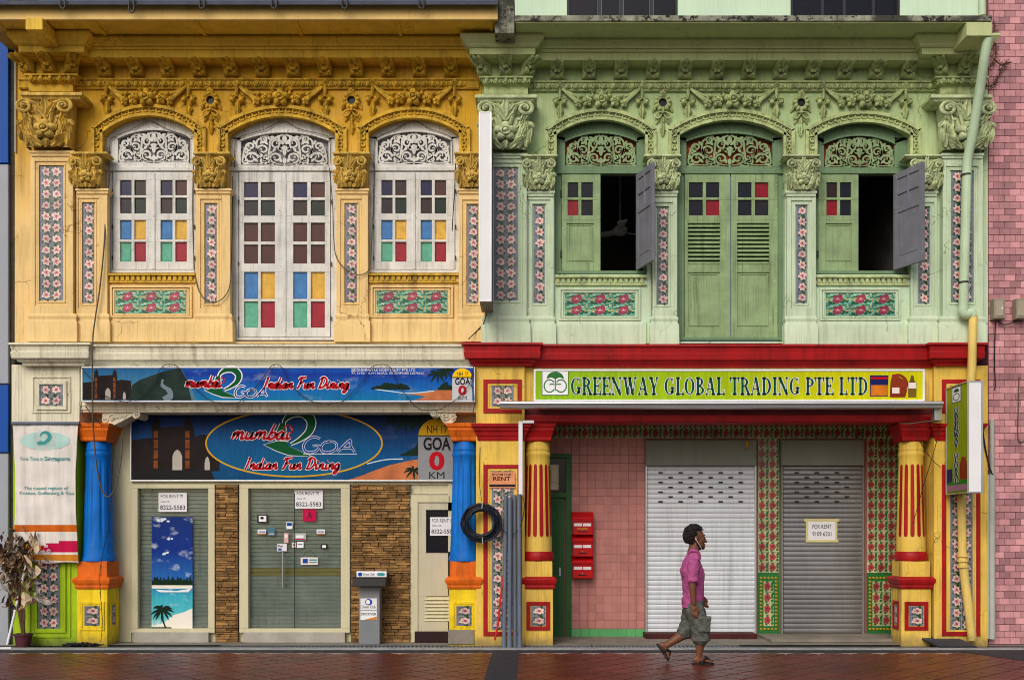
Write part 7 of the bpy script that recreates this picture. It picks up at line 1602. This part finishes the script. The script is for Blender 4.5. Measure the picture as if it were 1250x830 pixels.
# shirt: torso, rolled sleeves, collar, placket
m = MB(); SH = [(686, -2, .098, .160), (690, -1.5, .112, .175), (697, -.5, .124, .168), (706, 0, .126, .156), (716, 0, .121, .150), (726, -.2, .120, .150), (735, -.4, .124, .156), (741, -.5, .126, .158)]
def ring(cx, py, rx, ry, n=28): o = Q(cx, py); return [(o.x+rx*cos(2*pi*i/n), o.y+ry*sin(2*pi*i/n), o.z+.006*sin(2*pi*i/n*3+py)) for i in range(n)]
def loft(m, rings):
    n = len(rings[0]); b = len(m.v)
    for r in rings: m.V(r)
    for j in range(len(rings)-1):
        for i in range(n): i2 = (i+1) % n; m.Fc(b+j*n+i, b+j*n+i2, b+(j+1)*n+i2, b+(j+1)*n+i)
    m.Fc(*range(b, b+n)); m.Fc(*range(b+(len(rings)-1)*n+n-1, b+(len(rings)-1)*n-1, -1))
rs = [ring(847, 673, .070, .072), ring(846.4, 677, .078, .10), ring(845.6, 681.5, .094, .148)]+[ring(846+c_, py, rx, ry) for py, c_, rx, ry in SH]; loft(m, rs)
m.ell(Q(842, 698), (.11, .15, .12), 14, 10); m.ell(Q(851, 700), (.085, .12, .10), 14, 10)
chain(m, [(Q(844.5, 688, -.155), .068), (Q(842.5, 699, -.18), .064), (Q(842, 707.5, -.2), .056)]); chain(m, [(Q(848, 688, .165), .070), (Q(852, 706, .195), .060)])
m.tube([Q(842.2, 705.5, -.204), Q(842, 709, -.206)], .065, 16)
sh = m.build('shirt', SHIRT, man); remesh(sh, .009, 3)
tx = bpy.data.textures.new('folds', 'CLOUDS'); tx.noise_scale = .06; tx.noise_depth = 2; dm = sh.modifiers.new('folds', 'DISPLACE'); dm.texture = tx; dm.strength = .034; dm.mid_level = .5; dm.texture_coords = 'GLOBAL'
m = MB(); o = Q(847.5, 673.5)
for s in (-1, 1): m.tube([Q(840.5, 675, s*.03), Q(842.5, 671.5, s*.066), Q(848.5, 671.8, s*.072), Q(854.5, 678, s*.03)], [.016, .022, .022, .014], 8)
m.build('collar', SHIRT, man, 60); MB().tube([Q(853, 681, -.0), Q(857.8, 697, 0), Q(858.4, 715, 0), Q(858.4, 739, 0)], .008, 6).build('placket', SHIRT, man); m = MB()
for py, px in ((690, 856.2), (702, 858.8), (714, 859.1), (726, 859)): m.ell(Q(px, py), .006, 6, 5)
tag(m.build('buttons', M['white_p'], man), kind='stuff')
MB().tube([Q(855.2, 694, -.08), Q(855.4, 703, -.085)], [.03, .026], 8, .5).build('chest_pocket', SHIRT, man, 60)
# shorts
m = MB(); chain(m, [(Q(846.5, 738, -.05), .113), (Q(847, 746, -.06), .110)], 16); chain(m, [(Q(846.5, 738, .05), .113), (Q(846, 746, .06), .110)], 16)
chain(m, [(Q(848, 744, -.085), .106), (Q(852.5, 762, -.09), .108), (Q(853.5, 776, -.09), .106)], 16); chain(m, [(Q(845.5, 746, .085), .104), (Q(842, 762, .085), .098), (Q(836.5, 772, .085), .088)], 16)
st = m.build('shorts', SHORT, man); remesh(st, .010, 3)
cutz = Q(850, 779.5).z
tx2 = bpy.data.textures.new('creases', 'CLOUDS'); tx2.noise_scale = .05; tx2.noise_depth = 3; dm = st.modifiers.new('creases', 'DISPLACE'); dm.texture = tx2; dm.strength = .028; dm.mid_level = .5; dm.texture_coords = 'GLOBAL'
m = MB(); w_ = Q(856.5, 759, -.188); m.box(w_.x-.075, w_.x+.07, w_.y-.018, w_.y+.03, w_.z-.1, w_.z+.07); m.box(w_.x-.08, w_.x+.075, w_.y-.026, w_.y+.02, w_.z+.045, w_.z+.085); pk = m.build('cargo_pocket', SHORT, man); remesh(pk, .008, 4); dm = pk.modifiers.new('creases', 'DISPLACE'); dm.texture = tx2; dm.strength = .018; dm.texture_coords = 'GLOBAL'
for py, cx, dy, r in ((778, 853.5, -.09, .112), (774, 834, .085, .098)): 
    o = Q(cx, py, dy); MB().lathe([(r*.93, o.z-.018), (r*1.0, o.z-.02), (r*1.0, o.z+.012), (r*.93, o.z+.014)], (o.x, o.y), 24).build('hem', SHORT, man, 50) if dy < 0 else None
# sandals
def sandal(heel, toe, up):
    f = (toe-heel); L = f.length+.02; f.normalize(); up = (up-f*up.dot(f)).normalized(); s = f.cross(up); m = MB(); b = heel-f*.012-up*.002
    outl = [(0, .0), (.02, .028), (.1, .036), (.16, .032), (.22, .046), (.26, .038), (.285, .012), (.285, -.012), (.26, -.036), (.22, -.044), (.16, -.03), (.1, -.034), (.02, -.026)]
    k = L/.285; n = len(outl); q = m.V([b+f*(a*k)+s*w for a, w in outl]+[b+f*(a*k)+s*w-up*.024 for a, w in outl])
    m.Fc(*range(q, q+n)); m.Fc(*range(q+2*n-1, q+n-1, -1))
    for i in range(n): m.Fc(q+i, q+n+i, q+n+(i+1) % n, q+(i+1) % n)
    S_ = m.build('sandal', SANDAL, man); m = MB()
    for sg in (-1, 1): m.tube(smoothpath([b+f*L*.82+up*.02, b+f*L*.66+s*sg*.03+up*.062, b+f*L*.5+s*sg*.046+up*.04, b+f*L*.44+s*sg*.046-up*.006], 4), .013, 8)
    m.build('strap', SANDAL, S_, 60)
sandal(H1, T1, Vector((0, 0, 1))); sandal(H2, T2, Vector((.82, 0, .55)))
# white earphone
S = thing('earphone', 'white earphone with a wire in the walking man\'s ear', 'earphone', hd(849, 657, -.09)); m = MB(); m.ell(hd(847.8, 657.5, -.092), (.009, .009, .009), 8, 6); m.build('bud', M['white_p'], S, 60)
MB().tube(smoothpath([hd(848, 658, -.094), hd(850.5, 662, -.088), hd(854.5, 667.5, -.066), hd(856, 671, -.05)], 5), .003, 6).build('wire', M['white_p'], S, 60)
